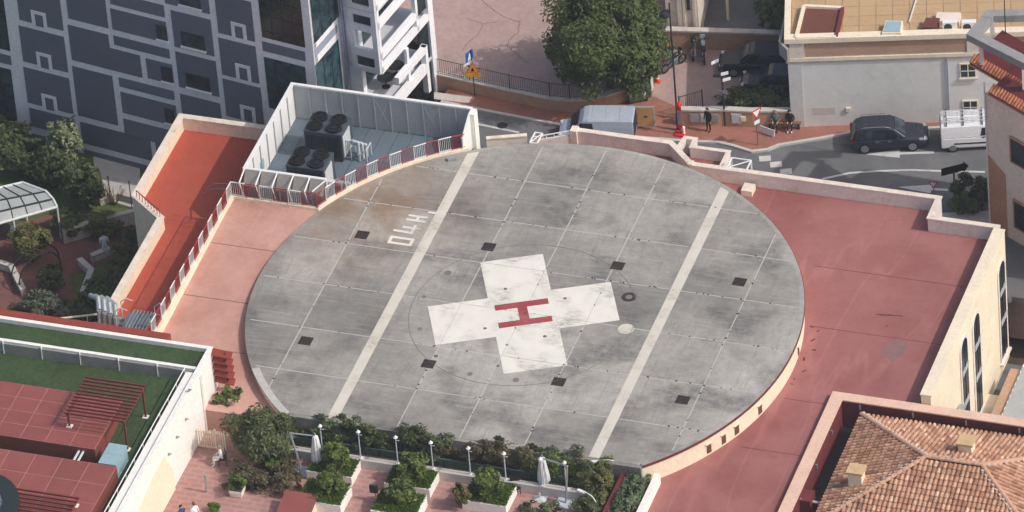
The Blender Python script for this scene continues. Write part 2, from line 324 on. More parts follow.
def trunk_mb(h, r, radii, cz, seed, limbs=7):
    rr = random.Random(seed); m = MB(); top = Vector((rr.uniform(-.1,.1)*radii[0], rr.uniform(-.1,.1)*radii[1], max(h, cz*.75)))
    mid = top*.5+Vector((rr.uniform(-.06,.06), rr.uniform(-.06,.06), 0)); m.tube((0,0,-.05), mid, r, 8, r*.8); m.tube(mid, top, r*.8, 8, r*.5)
    for i in range(limbs):
        a = 2*math.pi*i/limbs+rr.random(); e = Vector((math.cos(a)*radii[0]*.65, math.sin(a)*radii[1]*.65, cz+rr.uniform(-.2,.6)*radii[2]))
        st = mid.lerp(top, rr.uniform(.3,1)); k = st.lerp(e, .5)+Vector((0,0,.08*radii[2])); m.tube(st, k, r*.42, 6, r*.28); m.tube(k, e, r*.28, 6, r*.08)
    return m
def tree(name, label, cat, loc, radii, cz, n, size, mat, seed, trunk_r=.12, h=None, clumps=40, shell=.55, spread=.24, group=None, core=None, asp=1.8, stem='trunk', crown='crown'):
    t = thing(name, label, cat, loc, 0, group); trunk_mb(h if h else cz*.6, trunk_r, radii, cz, seed).build(stem, 'bark', t, local=True)
    v = leaves(n, radii, size, seed, clumps, shell, spread, asp=asp)+np.array([0,0,cz]); v[:,2] = np.maximum(v[:,2], .02)
    leaf_obj(crown, v, mat, t)
    return t
def rect(p, q): return [(p[0],p[1]),(q[0],p[1]),(q[0],q[1]),(p[0],q[1])]

# ------------------------------------------------------------------ levels
ZR, ZL, ZT, ZS, ZP, ZG = -1.35, -2.0, -1.8, -5.5, -4.65, -9.5
ZRD = ZS-.12

# ================================================================== ground of the quarter
g = MB(); g.box(-400, 400, -400, 400, ZG-1.2, ZG-.6); struct(g, 'ground', 'soil')

# ================================================================== helicopter deck
CUT = -11.5; RD = 15.5
def disc_poly(r, n=160, cut=CUT):
    p = [(r*math.cos(2*math.pi*i/n), r*math.sin(2*math.pi*i/n)) for i in range(n)]; return clip_half(p, 0, -1, -cut)
M('ring_grey', lin(122,121,120), .8, .2, 2)
hp = thing('helipad', 'round grey concrete helicopter deck with a white cross and red H', 'helipad', (0,0,ZS))
MB().prism(disc_poly(15.36), ZS, -.008).build('deck_base', 'joint_mortar', hp)
a0, a1 = math.asin(CUT/RD), math.pi-math.asin(CUT/RD)
MB().ring((0,0), 15.34, RD, ZS+.02, -.06, a0, a1, 128).build('rim_wall', 'cream', hp)
MB().ring((0,0), 15.292, RD+.05, -.06, .004, a0, a1, 128).build('coping', 'deck_concrete', hp)
MB().ring((0,0), RD+.045, RD+.085, -.16, -.01, a0, R_(55), 96).build('edge_stripe', 'maroon', hp)
UL = [-15.6,-11.68,-7.65,-3.65,.0,3.65,7.65,11.65,15.6]; VL = [15.6,11.45,7.65,3.7,-.13,-4.1,-7.95,CUT-.02]
for i in range(8):
    for j in range(7):
        e = .035
        p = clip_circle([(UL[i]+e,VL[j+1]+e),(UL[i+1]-e,VL[j+1]+e),(UL[i+1]-e,VL[j]-e),(UL[i]+e,VL[j]-e)], 15.29)
        if len(p) >= 3:
            q = [p[0]]
            for a in p[1:]:
                if math.hypot(a[0]-q[-1][0], a[1]-q[-1][1]) > 1e-4: q.append(a)
            if math.hypot(q[0][0]-q[-1][0], q[0][1]-q[-1][1]) < 1e-4: q.pop()
            if len(q) >= 3: MB().prism(q, -.04, random.uniform(-.002,.002)).build('slab', 'deck_concrete', hp)
# dark tufts of moss and holes along the joints
mm = MB(); rr = random.Random(5)
for k in range(190):
    if rr.random() < .6:
        y = rr.choice(VL[1:7]); x = rr.uniform(-15,15)
    else:
        x = rr.choice([UL[1],UL[3],UL[4],UL[5],UL[7]]); y = rr.uniform(-11,15)
    if math.hypot(x,y) < 15:
        s_ = rr.uniform(.03,.085); mm.cbox((x+rr.uniform(-.03,.03),y+rr.uniform(-.03,.03),-.005), (s_*rr.uniform(1,2.2), s_, .03), rr.uniform(0,3))
tag(mm.build('joint_moss', 'dark_hole', hp), kind='stuff')
# white bands
for x0, x1, yt in ((-7.66,-7.06,13.45),(7.36,7.96,13.3)):
    p = clip_circle([(x0,CUT+.05),(x1,CUT+.05),(x1,yt+.4),(x0,yt+.4)], 15.28); MB().prism(p, .002, .007).build('white_band', 'band_paint', hp)
# cross and letter, turned with the wind direction
CA = R_(4.376+20.951); cc, cs = math.cos(CA), math.sin(CA); CX, CY = .019, -.198
def cr(a, b): return (CX+cc*a-cs*b, CY+cs*a+cc*b)
L_, w_ = 5.142, 1.773
CP = ([cr(*q) for q in [(-w_,L_),(w_,L_),(w_,w_),(L_,w_),(L_,-w_),(w_,-w_),(w_,-L_),(-w_,-L_),(-w_,-w_),(-L_,-w_),(-L_,w_),(-w_,w_)]])
cm_ = MB()
for i in range(8):
    for j in range(7):
        for bx in ((-w_,w_,-L_,L_),(-L_,-w_,-w_,w_),(w_,L_,-w_,w_)):
            p = [cr(bx[0],bx[2]),cr(bx[1],bx[2]),cr(bx[1],bx[3]),cr(bx[0],bx[3])]
            for n_ in ((1,0,UL[i+1]-.012),(-1,0,-UL[i]-.012),(0,1,VL[j]-.012),(0,-1,-VL[j+1]-.012)):
                if len(p) >= 3: p = clip_half(p, *n_)
            if len(p) >= 3: cm_.prism(p, .002, .008)
cm_.build('painted_cross', 'white_paint', hp)
H = MB(); hb = [(-1.42,.56),(1.55,.56),(1.55,.98),(.23,.98),(.23,.98)]
H.prism([cr(*q) for q in [(-1.5,.56),(1.5,.56),(1.5,1.06),(-1.5,1.06)]], .010, .014); H.prism([cr(*q) for q in [(-1.5,-1.06),(1.5,-1.06),(1.5,-.56),(-1.5,-.56)]], .010, .014); H.prism([cr(*q) for q in [(-.27,-.559),(.27,-.559),(.27,.559),(-.27,.559)]], .010, .014)
tag(H.build('painted_letter', 'red_paint', hp), 'red letter H painted across the white cross')
# touch-down ring: thin dark groove
MB().ring((0,-.3), 6.33, 6.365, -.01, .0085, n=96).build('ring_groove', 'ring_grey', hp)
# weight marking (04t) reading upwards along the band
T_ = MB(); nz = [0]
def bar(x0,y0,x1,y1,w=.18):
    d = Vector((x1-x0,y1-y0)).normalized(); n_ = Vector((-d.y,d.x))*w/2; e = d*w*.35
    nz[0] += 1; z0 = .003; z1 = .008+.0012*nz[0]
    T_.prism([(x0-e.x+n_.x,y0-e.y+n_.y),(x0-e.x-n_.x,y0-e.y-n_.y),(x1+e.x-n_.x,y1+e.y-n_.y),(x1+e.x+n_.x,y1+e.y+n_.y)], z0, z1)
for q in ((-9.4,4.32,-9.4,4.84),(-9.4,4.84,-8.15,4.84),(-8.15,4.84,-8.15,4.32),(-8.15,4.32,-9.4,4.32)): bar(*q)
for q in ((-9.45,5.45,-8.42,5.4),(-8.42,5.4,-8.42,6.1),(-9.02,5.85,-8.05,5.85)): bar(*q)
for q in ((-9.05,6.55,-8.02,6.55),(-9.05,6.95,-8.02,6.95),(-8.5,6.55,-8.5,6.95),(-8.05,7.45,-7.66,7.45)): bar(*q, .16)
tag(T_.build('painted_numerals', 'white_paint', hp), 'white painted weight marking beside the left band')
# drain grates
for x, y in ((-11.1,4.64),(-3.76,5.16),(3.85,5.1),(10.92,5.2),(-11.05,-5.25),(-3.72,-5.68),(3.79,-5.59),(10.9,-5.58)):
    f = MB().box(x-.36,x+.36,y-.36,y+.36,-.02,.006).build('drain_grate', 'dark_hole', hp); b_ = MB()
    for k in range(6): b_.box(x-.35,x+.35,y-.33+k*.12,y-.265+k*.12,.0065,.014)
    b_.build('grate_bars', 'grate_iron', f)
# round deck lights and covers
for px, py, r, m_ in ((505.5,289,.09,'grate_iron'),(565,298.5,.09,'grate_iron'),(485,328.5,.09,'grate_iron'),(545,336.5,.1,'grate_iron'),(448,273,.2,'grate_iron'),(626,329,.48,'patch'),(603,355,.17,'grate_iron'),(424,297,.13,'grate_iron'),(470,374,.14,'grate_iron'),(516,380,.18,'grate_iron'),(420,329,.14,'grate_iron'),(436,356,.1,'grate_iron'),(498,366,.08,'dark_hole'),(525,313.5,.1,'alloy')):
    if m_ == 'patch': q = at(px,py,0); MB().ring((q.x,q.y),0,.46,-.01,.0075,n=20).build('mortar_patch','band_paint',hp); continue
    q = at(px,py,0); c_ = MB().ring((q.x,q.y), r*.62, r, -.01, .018, n=20); d_ = c_.build('light_ring', 'ring_grey' if r > .1 else 'grate_iron', hp)
    MB().ring((q.x,q.y), .0, r*.6, -.01, .012, n=16).build('light_lens', 'deck_concrete' if r > .3 else ('alloy' if r < .12 else 'ring_grey'), d_)
q = at(629,297,0); MB().ring((q.x,q.y),0,.42,-.01,.006,n=24).build('oil_stain','grate_iron',hp); MB().ring((q.x,q.y),0,.2,-.01,.0095,n=16).build('cover_plate','ring_grey',hp)
# scuppers in the rim wall (right front)
for px, py, w in ((760,409,.34),(727,424.5,.34),(712,432,.3),(697,440,.3),(762,399,.0),(800,350,.3)):
    if not w: continue
    q = at(px,py,-.9); a = math.atan2(q.y,q.x); c = MB(); c.cbox((math.cos(a)*15.46, math.sin(a)*15.46, -.9), (.14,w,.62), a)
    o_ = c.build('scupper', 'wood_door', hp); c = MB(); nrm = Vector((math.cos(a),math.sin(a),0))
    c.cbox((math.cos(a)*15.54, math.sin(a)*15.54, -.57), (.08,w+.14,.05), a); c.build('scupper_lintel', 'cream_cap', o_)
# dark-framed kerb along the pink terrace, bottom left
MB().ring((0,0), 15.14, 15.56, .013, .07, R_(212.5), R_(229.5), 40).build('white_kerb', 'joint_mortar', hp)
q = at(452,160,0); lt = MB(); lt.cbox((q.x,q.y,.09), (.5,.22,.16), .5); tag(lt.build('edge_floodlight', 'galv'), 'small grey floodlight box on the deck edge by the railing', 'floodlight')

# ================================================================== pink terrace west of the deck
pk = MB(); arc = [(15.505*math.cos(a), 15.505*math.sin(a)) for a in np.linspace(R_(156.8), R_(229), 60)]
pp = [(-19.35,6.25),(-14.2,6.2)]+arc+[(-12.0,-11.8),(-19.35,-11.8)]
zz = [-.02-.42*min(1,max(0,(4-y)/9)) for x, y in pp]
# strips, so that the slope bends cleanly
ys = [6.25,4,1,-2,-5,-8,-11.8]
for ya, yb in zip(ys[:-1], ys[1:]):
    q = clip_half(clip_half(pp, 0, 1, ya), 0, -1, -yb)
    top = [-.02-.42*min(1,max(0,(4-y)/9)) for x, y in q]; pk.prism(q, -2.6, top)
tag(pk.build('terrace_deck', 'deck_pink'), kind='structure')
jo = MB()
for y in (2.2,-2.4,-6.6): zq = -.02-.42*min(1,max(0,(4-y)/9)); jo.box(-19.3, -math.sqrt(15.55**2-y*y)-.02, y-.025, y+.025, zq-.02, zq+.006)
tag(jo.build('terrace_joint', 'crack'), kind='structure')
# kerb under the railing
kb = thing('deck_kerb', 'white concrete kerb carrying the red and white railing', 'kerb', (-19.5,0,-2.0))
MB().box(-19.62,-19.35,-11.5,6.45,-2.0,.16).build('kerb_run', 'cream', kb); MB().box(-19.345,-14.3,6.2,6.45,-2.0,.16).build('kerb_run', 'cream', kb)
MB().ring((0,0), 15.52, 15.8, -1.0, .16, R_(119.5), R_(156.5), 40).build('kerb_run', 'cream', kb)
# railing with red and white fields
rl = thing('railing', 'red and white striped guard railing along the left edge of the deck', 'railing', (-19.5,0,.16))
def rail_line(pts, parent, seclen=.78, start=0):
    P3 = [Vector(p) for p in pts]; seg = [(a,b) for a,b in zip(P3[:-1],P3[1:])]; tot = sum((b-a).length for a,b in seg); n = max(1,round(tot/seclen)); k = start
    def pt(d):
        for a,b in seg:
            l = (b-a).length
            if d <= l+1e-6: return a+(b-a)*(d/l)
            d -= l
        return P3[-1]
    for i in range(n):
        d0, d1 = tot*i/n, tot*(i+1)/n; red = (k%2 == 0); k += 1; a, b = pt(d0), pt(d1); m = MB(); hgt = .95
        m.tube(a+Vector((0,0,hgt)), b+Vector((0,0,hgt)), .035, 6); m.tube(a+Vector((0,0,.08)), b+Vector((0,0,.08)), .022, 5); m.tube(a, a+Vector((0,0,hgt)), .028, 6)
        nb = 8 if red else 7
        for j in range(1,nb): q = a+(b-a)*(j/nb); m.tube(q+Vector((0,0,.08)), q+Vector((0,0,hgt)), .015, 4)
        o = m.build('rail_field', 'rail_red' if red else 'rail_white', parent)
        if False:
            d = (b-a).normalized(); nn = Vector((-d.y,d.x,0))*.006; w = MB(); w.add([a+d*.03+nn+Vector((0,0,.1)), b-d*.03+nn+Vector((0,0,.1)), b-d*.03+nn+Vector((0,0,.92)), a+d*.03+nn+Vector((0,0,.92)), a+d*.03-nn+Vector((0,0,.1)), b-d*.03-nn+Vector((0,0,.1)), b-d*.03-nn+Vector((0,0,.92)), a+d*.03-nn+Vector((0,0,.92))], [(0,1,2,3),(7,6,5,4),(0,4,5,1),(3,2,6,7),(0,3,7,4),(1,5,6,2)])
            w.build('mesh_panel', 'rail_mesh', o)
    return k
b = NB('rail_mesh'); b.p.inputs['Alpha'].default_value = .35; b.done(b.val(lin(132,62,58), b.noise(3), .85, 1.1), .7)
M('enc_shade', lin(150,146,140), .6, .06, .8, bump=0)
k = rail_line([(-19.48,-9.3,.16),(-19.48,6.32,.16)], rl); k = rail_line([(-19.48,6.32,.16),(-14.35,6.32,.16)], rl, .8, 1)
rail_line([(15.66*math.cos(a), 15.66*math.sin(a), .16) for a in np.linspace(R_(156.3), R_(120.2), 28)], rl, .78, 0)

# ================================================================== west roof (orange red)
wr = MB(); WP = [(-25.5,14.3),(-19.63,14.3),(-19.63,-9.6),(-23.35,-9.6),(-23.35,4.95),(-25.5,6.6)]
wr.prism(WP, ZL-.3, ZL); struct(wr, 'roof_west', 'roof_orange')
wb = thing('roof_parapet', 'cream parapet wall round the orange-red left roof', 'parapet', (-25.5,5,ZG))
for nm, pts, z0, z1, t, m_ in (('wall_run', [(-23.45,-9.6),(-23.45,5.0),(-25.62,6.65),(-25.62,14.45),(-19.5,14.45)], ZG, -1.16, .3, 'cream_cap'),):
    MB().wall(pts, z0, z1, t).build(nm, 'cream', wb)
    MB().wall(pts, -1.16, -1.09, .4).build('coping', 'cream_cap', wb)
wl = MB()
a_, b_ = Vector((-25.45,6.52,-1.09)), Vector((-23.5,5.05,-1.09))
wl.tube(a_+Vector((0,0,.45)), b_+Vector((0,0,.45)), .03)
for i in range(9): q = a_.lerp(b_, i/8); wl.tube(q, q+Vector((0,0,.45)), .02, 5)
wl.build('corner_guard', 'rail_red', wb)
# small access stair roof beside the enclosure
ad = thing('roof_ladder', 'short grey access ladder with hoops on the orange-red roof by the railing', 'ladder', (-20.0,6.0,ZL))
lm = MB()
for dy in (0,.5): lm.path([(-19.75,5.9+dy,ZL),(-19.75,5.9+dy,.9),(-20.5,5.9+dy,.75),(-21.1,5.9+dy,.3)], .025)
for i in range(6): lm.tube((-19.75,5.9,ZL+.3+i*.35),(-19.75,6.4,ZL+.3+i*.35), .018, 5)
lm.build('ladder_frame', 'galv_dark', ad)

# ================================================================== plant enclosure
EX0, EX1, EY0, EY1, EZ, EF = -18.85, -8.0, 7.12, 15.36, 1.6, -.8
en = thing('plant_enclosure', 'white walled rooftop enclosure holding the two cooling units', 'enclosure', (-13.5,11,ZS))
fl = [(EX0,EY0),(EX1,EY0),(EX1,EY1),(EX0,EY1)]
flo = MB()
arcf = [(15.83*math.cos(a), 15.83*math.sin(a)) for a in np.linspace(R_(121), R_(153), 30)]
fp = [(EX0,EY0-.6)]+[(-14.3,EY0-.6)]+arcf[::-1]+[(-8.0,EY1),(EX0,EY1)]
fp = [(EX0,6.5),(-14.6,6.5)]+[(x,y) for x,y in arcf[::-1]]+[(EX1,EY1),(EX0,EY1)]
MB().prism(fp, ZS, EF-.012).build('floor_base', 'steel_dark', en)
nx = 12
for i in range(nx):
    xa = EX0+.04+(EX1-EX0-.08)*i/nx; xb = EX0+.04+(EX1-EX0-.08)*(i+1)/nx
    for ya, yb in ((6.55,9.4),(9.4,12.3),(12.3,EY1-.02)):
        q = [(xa+.015,ya+.015),(xb-.015,ya+.015),(xb-.015,yb-.015),(xa+.015,yb-.015)]
        # keep outside of the deck rim
        for k2 in range(0,61,2):
            a = R_(118+k2*.62); 
        if all(math.hypot(x,y) > 15.85 for x,y in q): MB().prism(q, EF-.012, EF+random.uniform(.003,.012)).build('floor_plate', 'enc_floor', en)
        else:
            p = []
            for s_ in range(13):
                x = xa+.015+(xb-xa-.03)*s_/12; lo = max(ya+.015, math.sqrt(max(0,15.85**2-x*x)) if abs(x) < 15.85 else 0)
                if lo < yb-.02: p.append((x,lo))
            if len(p) >= 2: MB().prism(p+[(p[-1][0],yb-.015),(p[0][0],yb-.015)], EF-.012, EF+random.uniform(.003,.012)).build('floor_plate', 'enc_floor', en)
# back wall of sheet panels between posts, left wall, front wall
npan = 11
for i in range(npan):
    xa = EX0+(EX1-EX0)*i/npan; xb = EX0+(EX1-EX0)*(i+1)/npan
    MB().box(xa+.03,xb-.03,EY1-.03,EY1+.02,EF,EZ-.06).build('wall_panel', 'enc_panel', en)
    MB().box(xa-.035,xa+.035,EY1-.12,EY1-.031,EF,EZ-.06).build('post', 'enc_panel', en)
    if i in (5,6,8,9) and i in (5,8):
        x_ = MB(); x_.tube((xa+.05,EY1-.05,EF+.2),(xb-.05,EY1-.05,EZ-.25), .018, 5); x_.tube((xb-.05,EY1-.065,EF+.2),(xa+.05,EY1-.065,EZ-.25), .018, 5); x_.build('cross_brace', 'pale_metal', en)
MB().box(EX0-.12,EX1+.05,EY1-.11,EY1+.09,EZ-.06,EZ+.05).build('wall_cap', 'white_metal', en)
for i in range(7):
    ya = EY0+(EY1-EY0)*i/7; yb = EY0+(EY1-EY0)*(i+1)/7
    MB().box(EX0-.04,EX0+.02,ya+.03,yb-.03,EF,EZ-.06).build('wall_panel', 'white_metal', en); MB().box(EX0+.021,EX0+.09,ya-.03,ya+.03,EF,EZ-.06).build('post', 'enc_panel', en)
for ya in (8.0,9.3): MB().box(EX0+.021,EX0+.05,ya,ya+.55,EF+.5,EF+1.15).build('vent_grille', 'box_blue', en)
MB().box(EX0-.11,EX0+.09,EY0-.1,EY1-.112,EZ-.06,EZ+.05).build('wall_cap', 'white_metal', en)
FX = -13.95; nb_ = 5
MB().box(EX0+.091,FX,EY0-.1,EY0+.08,EZ-.06,EZ+.05).build('wall_cap', 'white_metal', en)
for i in range(nb_):
    xa = EX0+(FX-EX0)*i/nb_; xb = EX0+(FX-EX0)*(i+1)/nb_
    MB().box(xa+.03,xb-.03,EY0-.02,EY0+.03,EF,EZ-.06).build('wall_panel', 'enc_panel', en)
    # sloping canopy bays resting towards the railing
    m = MB(); m.add([(xa+.05,EY0-.11,EZ-.03),(xb-.05,EY0-.11,EZ-.03),(xb-.05,6.5,EZ-.75),(xa+.05,6.5,EZ-.75),(xa+.05,EY0-.11,EZ-.06),(xb-.05,EY0-.11,EZ-.06),(xb-.05,6.5,EZ-.78),(xa+.05,6.5,EZ-.78)], [(0,3,2,1),(4,5,6,7),(3,7,6,2),(0,1,5,4),(0,4,7,3),(1,2,6,5)]); m.build('canopy_panel', 'enc_shade', en)
    m = MB(); m.tube((xa,EY0-.08,EZ+.02),(xa-.02,6.12,EZ-.3), .045, 6); m.tube((xa-.02,6.12,EZ-.3),(xa-.02,6.5,.2), .03, 6); m.build('canopy_strut', 'white_metal', en)
m = MB(); m.tube((FX,EY0-.08,EZ+.02),(FX-.6,6.3,EZ-.35), .045, 6); m.build('canopy_strut', 'white_metal', en)
# right-hand end wall, white pier with raked front
pw = MB(); pw.add([(EX1-.02,EY1,EF),(EX1+.06,EY1,EF),(EX1+.06,EY1-1.95,EF),(EX1-.02,EY1-1.95,EF),(EX1-.02,EY1,EZ+.02),(EX1+.06,EY1,EZ+.02),(EX1+.06,EY1-.55,EZ+.02),(EX1-.02,EY1-.55,EZ+.02),(EX1+.06,EY1-1.95,.9),(EX1-.02,EY1-1.95,.9)],
 [(3,2,1,0),(4,5,6,7),(7,6,8,9),(9,8,2,3),(0,1,5,4),(1,2,8,6,5),(0,4,7,9,3)]); pw.build('end_wall', 'white_metal', en)
MB().box(EX1+.061,EX1+.32,EY1-.55,EY1+.05,ZS,EZ-.02).build('end_pier', 'white_wall', en)

# cooling units
def ac_unit(label, x, y, w, d):
    t = thing('cooling_unit', label, 'cooling unit', (x,y,EF), 0, 'rooftop cooling units')
    MB().box(-w/2,w/2,-d/2,d/2,.12,1.86).build('cabinet', 'ac_case', t, local=True, bevel=.03)
    MB().box(-w/2+.1,w/2-.1,-d/2+.1,d/2-.1,0,.119).build('plinth', 'steel_dark', t, local=True); MB().box(-w/2-.02,w/2+.02,-d/2-.02,d/2+.02,1.861,1.98).build('top_plate', 'ac_case', t, local=True, bevel=.03)
    MB().box(w/2+.001,w/2+.04,-d/2+.1,d/2-.5,.3,1.75).build('side_panel', 'ac_pale', t, local=True)
    for i in range(6): MB().box(-w/2+.1+i*(w-.2)/6+.02,-w/2+.1+(i+1)*(w-.2)/6-.02,-d/2-.03,-d/2-.001,.3,1.7).build('coil_panel', 'steel_dark', t, local=True)
    for sx in (-1,1):
        for sy in (-1,1):
            fx, fy = sx*w*.25, sy*d*.25; f = MB(); f.ring((fx,fy), .37, .44, 1.98, 2.14, n=24); fo = f.build('fan_ring', 'fan_black', t, local=True)
            MB().ring((fx,fy), 0, .365, 1.985, 2.0, n=20).build('fan_well', 'dark_hole', fo, local=True); b = MB()
            for k in range(5):
                a = 2*math.pi*k/5+sx+sy*.4; ca, sa = math.cos(a), math.sin(a); b.add([(fx+.06*ca,fy+.06*sa,2.06),(fx+.34*ca-.08*sa,fy+.34*sa+.08*ca,2.1),(fx+.35*ca+.08*sa,fy+.35*sa-.08*ca,2.03)], [(0,1,2),(2,1,0)])
            b.ring((fx,fy), 0, .08, 2.02, 2.12, n=10); b.build('fan_blades', 'plastic_dark', fo, local=True)
            gq = MB()
            for rr_ in (.14,.25,.35): gq.ring((fx,fy), rr_-.008, rr_+.008, 2.13, 2.145, n=18)
            for k in range(4): a = math.pi*k/4; gq.cbox((fx,fy,2.147), (.82,.014,.01), a)
            gq.build('fan_guard', 'steel_dark', fo, local=True)
    return t
ac_unit('dark grey four-fan cooling unit nearest the back wall of the enclosure', -15.85, 12.7, 2.3, 1.75)
ac_unit('dark grey four-fan cooling unit nearest the railing of the enclosure', -15.75, 9.3, 2.3, 1.75)
def pipes(label, x, y, s):
    t = thing('pipe_set', label, 'pipes', (x,y,EF), 0, 'insulated pipes beside the cooling units'); m = MB()
    for i, dy in enumerate((0,.3,.58)):
        z = (1.35-.28*i)*s; m.path([(0,dy,z),(.75+.12*i,dy,z),(.75+.12*i,dy,.02)], .075, 8)
    m.build('pipe_run', 'pale_metal', t, local=True, smooth=False)
    for i, dy in enumerate((0,.3,.58)):
        v = MB(); v.ring((.75+.12*i,dy), .09, .15, .5*s, .56*s, n=12); v.build('valve', 'galv', t, local=True); v = MB(); v.cbox((.4,dy,(1.35-.28*i)*s), (.1,.2,.2)); v.build('pipe_collar', 'galv', t, local=True)
    w = MB()
    for dx in (.25,1.2):
        for yy in (-.08,.7): w.box(dx,dx+.04,yy,yy+.04,0,.9*s)
        w.box(dx,dx+.04,-.04,.7,.86*s,.9*s)
    w.build('pipe_stand', 'white_metal', t, local=True)
    return t
pipes('bent silver pipes beside the rear cooling unit', -14.62, 12.2, 1.0); pipes('short silver pipes beside the front cooling unit', -14.55, 8.9, .62)

# ================================================================== east roof (dusty red)
er = MB(); EP = [(-2.4,17.1),(3.1,17.1),(4.75,15.3),(4.9,15.5),(19.2,15.5),(19.2,13.65),(23.2,13.65),(23.2,-26),(11.0,-26),(10.8,-10.0),(3,6),(-5,10)]
er.prism([(-2.4,17.15),(3.2,17.15),(4.85,15.5),(19.4,15.5),(19.4,13.65),(23.32,13.65),(23.32,-1.7),(18.6,-1.7),(18.6,-26),(11.1,-26),(9.8,-11.0),(2,0),(-4.5,10),(-6.5,14.4)], ZR-.4, ZR); struct(er, 'roof_east', 'roof_red')
js = MB()
for y, x0, x1 in ((3.9,15.3,22.9),(9.2,14,22.9),(-2.6,15.7,18.5),(-7.2,14.6,18.4)): js.box(x0,x1,y-.018,y+.018,ZR-.01,ZR+.005)
tag(js.build('roof_seam', 'maroon'), kind='structure')
M('patch_grey', lin(140,104,102), .85, .15, 3)
pt_ = MB(); rr = random.Random(3); q0 = at(895,349,ZR)
pts = [(q0.x+math.cos(a)*(.8 if math.sin(a*2+.6) > -.2 else .42)*rr.uniform(.75,1.1), q0.y+math.sin(a)*rr.uniform(.8,1.3)) for a in np.linspace(0,2*math.pi,18)[:-1]]
pt_.prism(pts, ZR-.01, ZR+.004); tag(pt_.build('roof_patch', 'patch_grey'), kind='structure')
M('crack_red', lin(92,50,50), .9, .2, 3)
cm = MB(); q1, q2 = at(876,314.5,ZR), at(903,316,ZR)
for i in range(7): a = q1.lerp(q2, i/7); b_ = q1.lerp(q2, (i+1)/7); cm.cbox(((a.x+b_.x)/2,(a.y+b_.y)/2+random.uniform(-.03,.03),ZR+.004), ((b_-a).length,random.uniform(.04,.11),.012), random.uniform(-.1,.1)+.02)
q3, q4 = at(878,316,ZR), at(887,326,ZR)
for px, py in ((812,327),(818,331),(813,340),(814,350),(804,359),(804,371),(794,379),(887,326),(792,384)): q = at(px,py,ZR); cm.cbox((q.x,q.y,ZR+.004), (random.uniform(.1,.3),random.uniform(.05,.12),.012), random.uniform(0,2))
tag(cm.build('roof_cracks', 'crack_red'), kind='structure')
ep = thing('roof_parapet', 'pale pink parapet wall with cream coping round the dusty red right roof', 'parapet', (15,14,ZS))
for nm, pts, ca in (('wall_run', [(-2.35,17.3),(3.2,17.3),(4.9,15.62),(19.5,15.62),(19.5,13.76),(23.55,13.76)], 'cream_cap'),):
    MB().wall(pts, ZS, -.47, .22).build('wall_run', 'pink_wall', ep); MB().wall(pts, -.47, -.39, .34).build('coping', 'cream_cap', ep)
MB().box(4.75,5.05,15.4,15.8,-.385,-.3).build('pier_cap', 'cream_cap', ep)
q = at(749,183,ZR); MB().box(8.15,8.8,14.55,15.3,ZR-.1,-.98).build('ramp_block', 'cream_cap', ep)
# left end: pier, raking guard and frame above the street
MB().box(-2.75,-2.35,16.95,17.5,ZS,-.3).build('end_pier', 'cream_cap', ep)
rk = thing('raking_guard', 'low pink raking guard wall behind the top edge of the deck', 'guard wall', (-4,16.4,ZS))
m = MB(); m.prism([(-2.76,17.0),(-2.76,17.15),(-4.95,16.5),(-4.95,16.35)], ZS, [-.62,-.62,-1.0,-1.0]); m.build('raking_wall', 'pink_wall', rk)
m = MB(); m.tube((-2.8,17.07,-.4),(-4.95,16.42,-.75), .04, 6)
for i in range(6): f_ = i/5; m.tube((-2.8-2.15*f_,17.07-.65*f_,-.65-.36*f_),(-2.8-2.15*f_,17.07-.65*f_,-.4-.35*f_), .025, 5)
m.build('hand_rail', 'white_metal', rk)
MB().box(-4.9,-2.76,15.5,16.3,ZS,ZR+.05).build('planter_floor', 'roof_red', rk)
lw = thing('low_wall', 'low cream wall between the white pier and the deck top edge', 'wall', (-6,15.6,ZS))
MB().wall([(-7.3,15.45),(-5.1,16.25)], ZS, -.5, .16).build('wall_run', 'pink_wall', lw); MB().wall([(-7.3,15.45),(-5.1,16.25)], -.5, -.43, .26).build('coping', 'cream_cap', lw)
def frame_box(name, label, c, d, ang):
    t = thing(name, label, 'frame', (c[0],c[1],c[2]), ang); m = MB(); x, y, z = d[0]/2, d[1]/2, d[2]; cs_ = [(-x,-y),(x,-y),(x,y),(-x,y)]
    for i in range(4):
        a, b = cs_[i], cs_[(i+1)%4]; m.tube((*a,z),(*b,z), .05, 5); m.tube((*a,0),(*a,z), .05, 5)
    m.tube((-x,-y,z),(x,y,z), .035, 5); m.build('frame_bars', 'white_metal', t, local=True); return t
q = at(739,164,-.45); frame_box('stair_frame', 'white steel stair head frame with a diagonal over the street wall', (q.x,q.y,-2.6), (1.15,.95,2.15), 0.0)
q = at(536,138,-.6); frame_box('stair_frame', 'small pale steel frame beside the raking guard', (q.x,q.y,-2.6), (.45,1.0,2.0), 0.0)
# small outer terrace north of the parapet
bt = thing('side_landing', 'small red landing with cream walls outside the parapet', 'landing', (5,17.2,ZS))
MB().prism([(3.5,17.5),(4.9,15.95),(6.3,15.95),(6.3,18.0),(3.6,18.0)], ZS, -1.75).build('landing_floor', 'roof_red', bt)
for pts in ([(3.45,17.45),(3.6,18.7),(4.2,18.7),(4.2,17.95),(6.4,17.95),(6.4,15.78)],): MB().wall(pts, ZS, -1.06, .16).build('landing_wall', 'pink_wall', bt); MB().wall(pts, -1.06, -.99, .26).build('coping', 'cream_cap', bt)

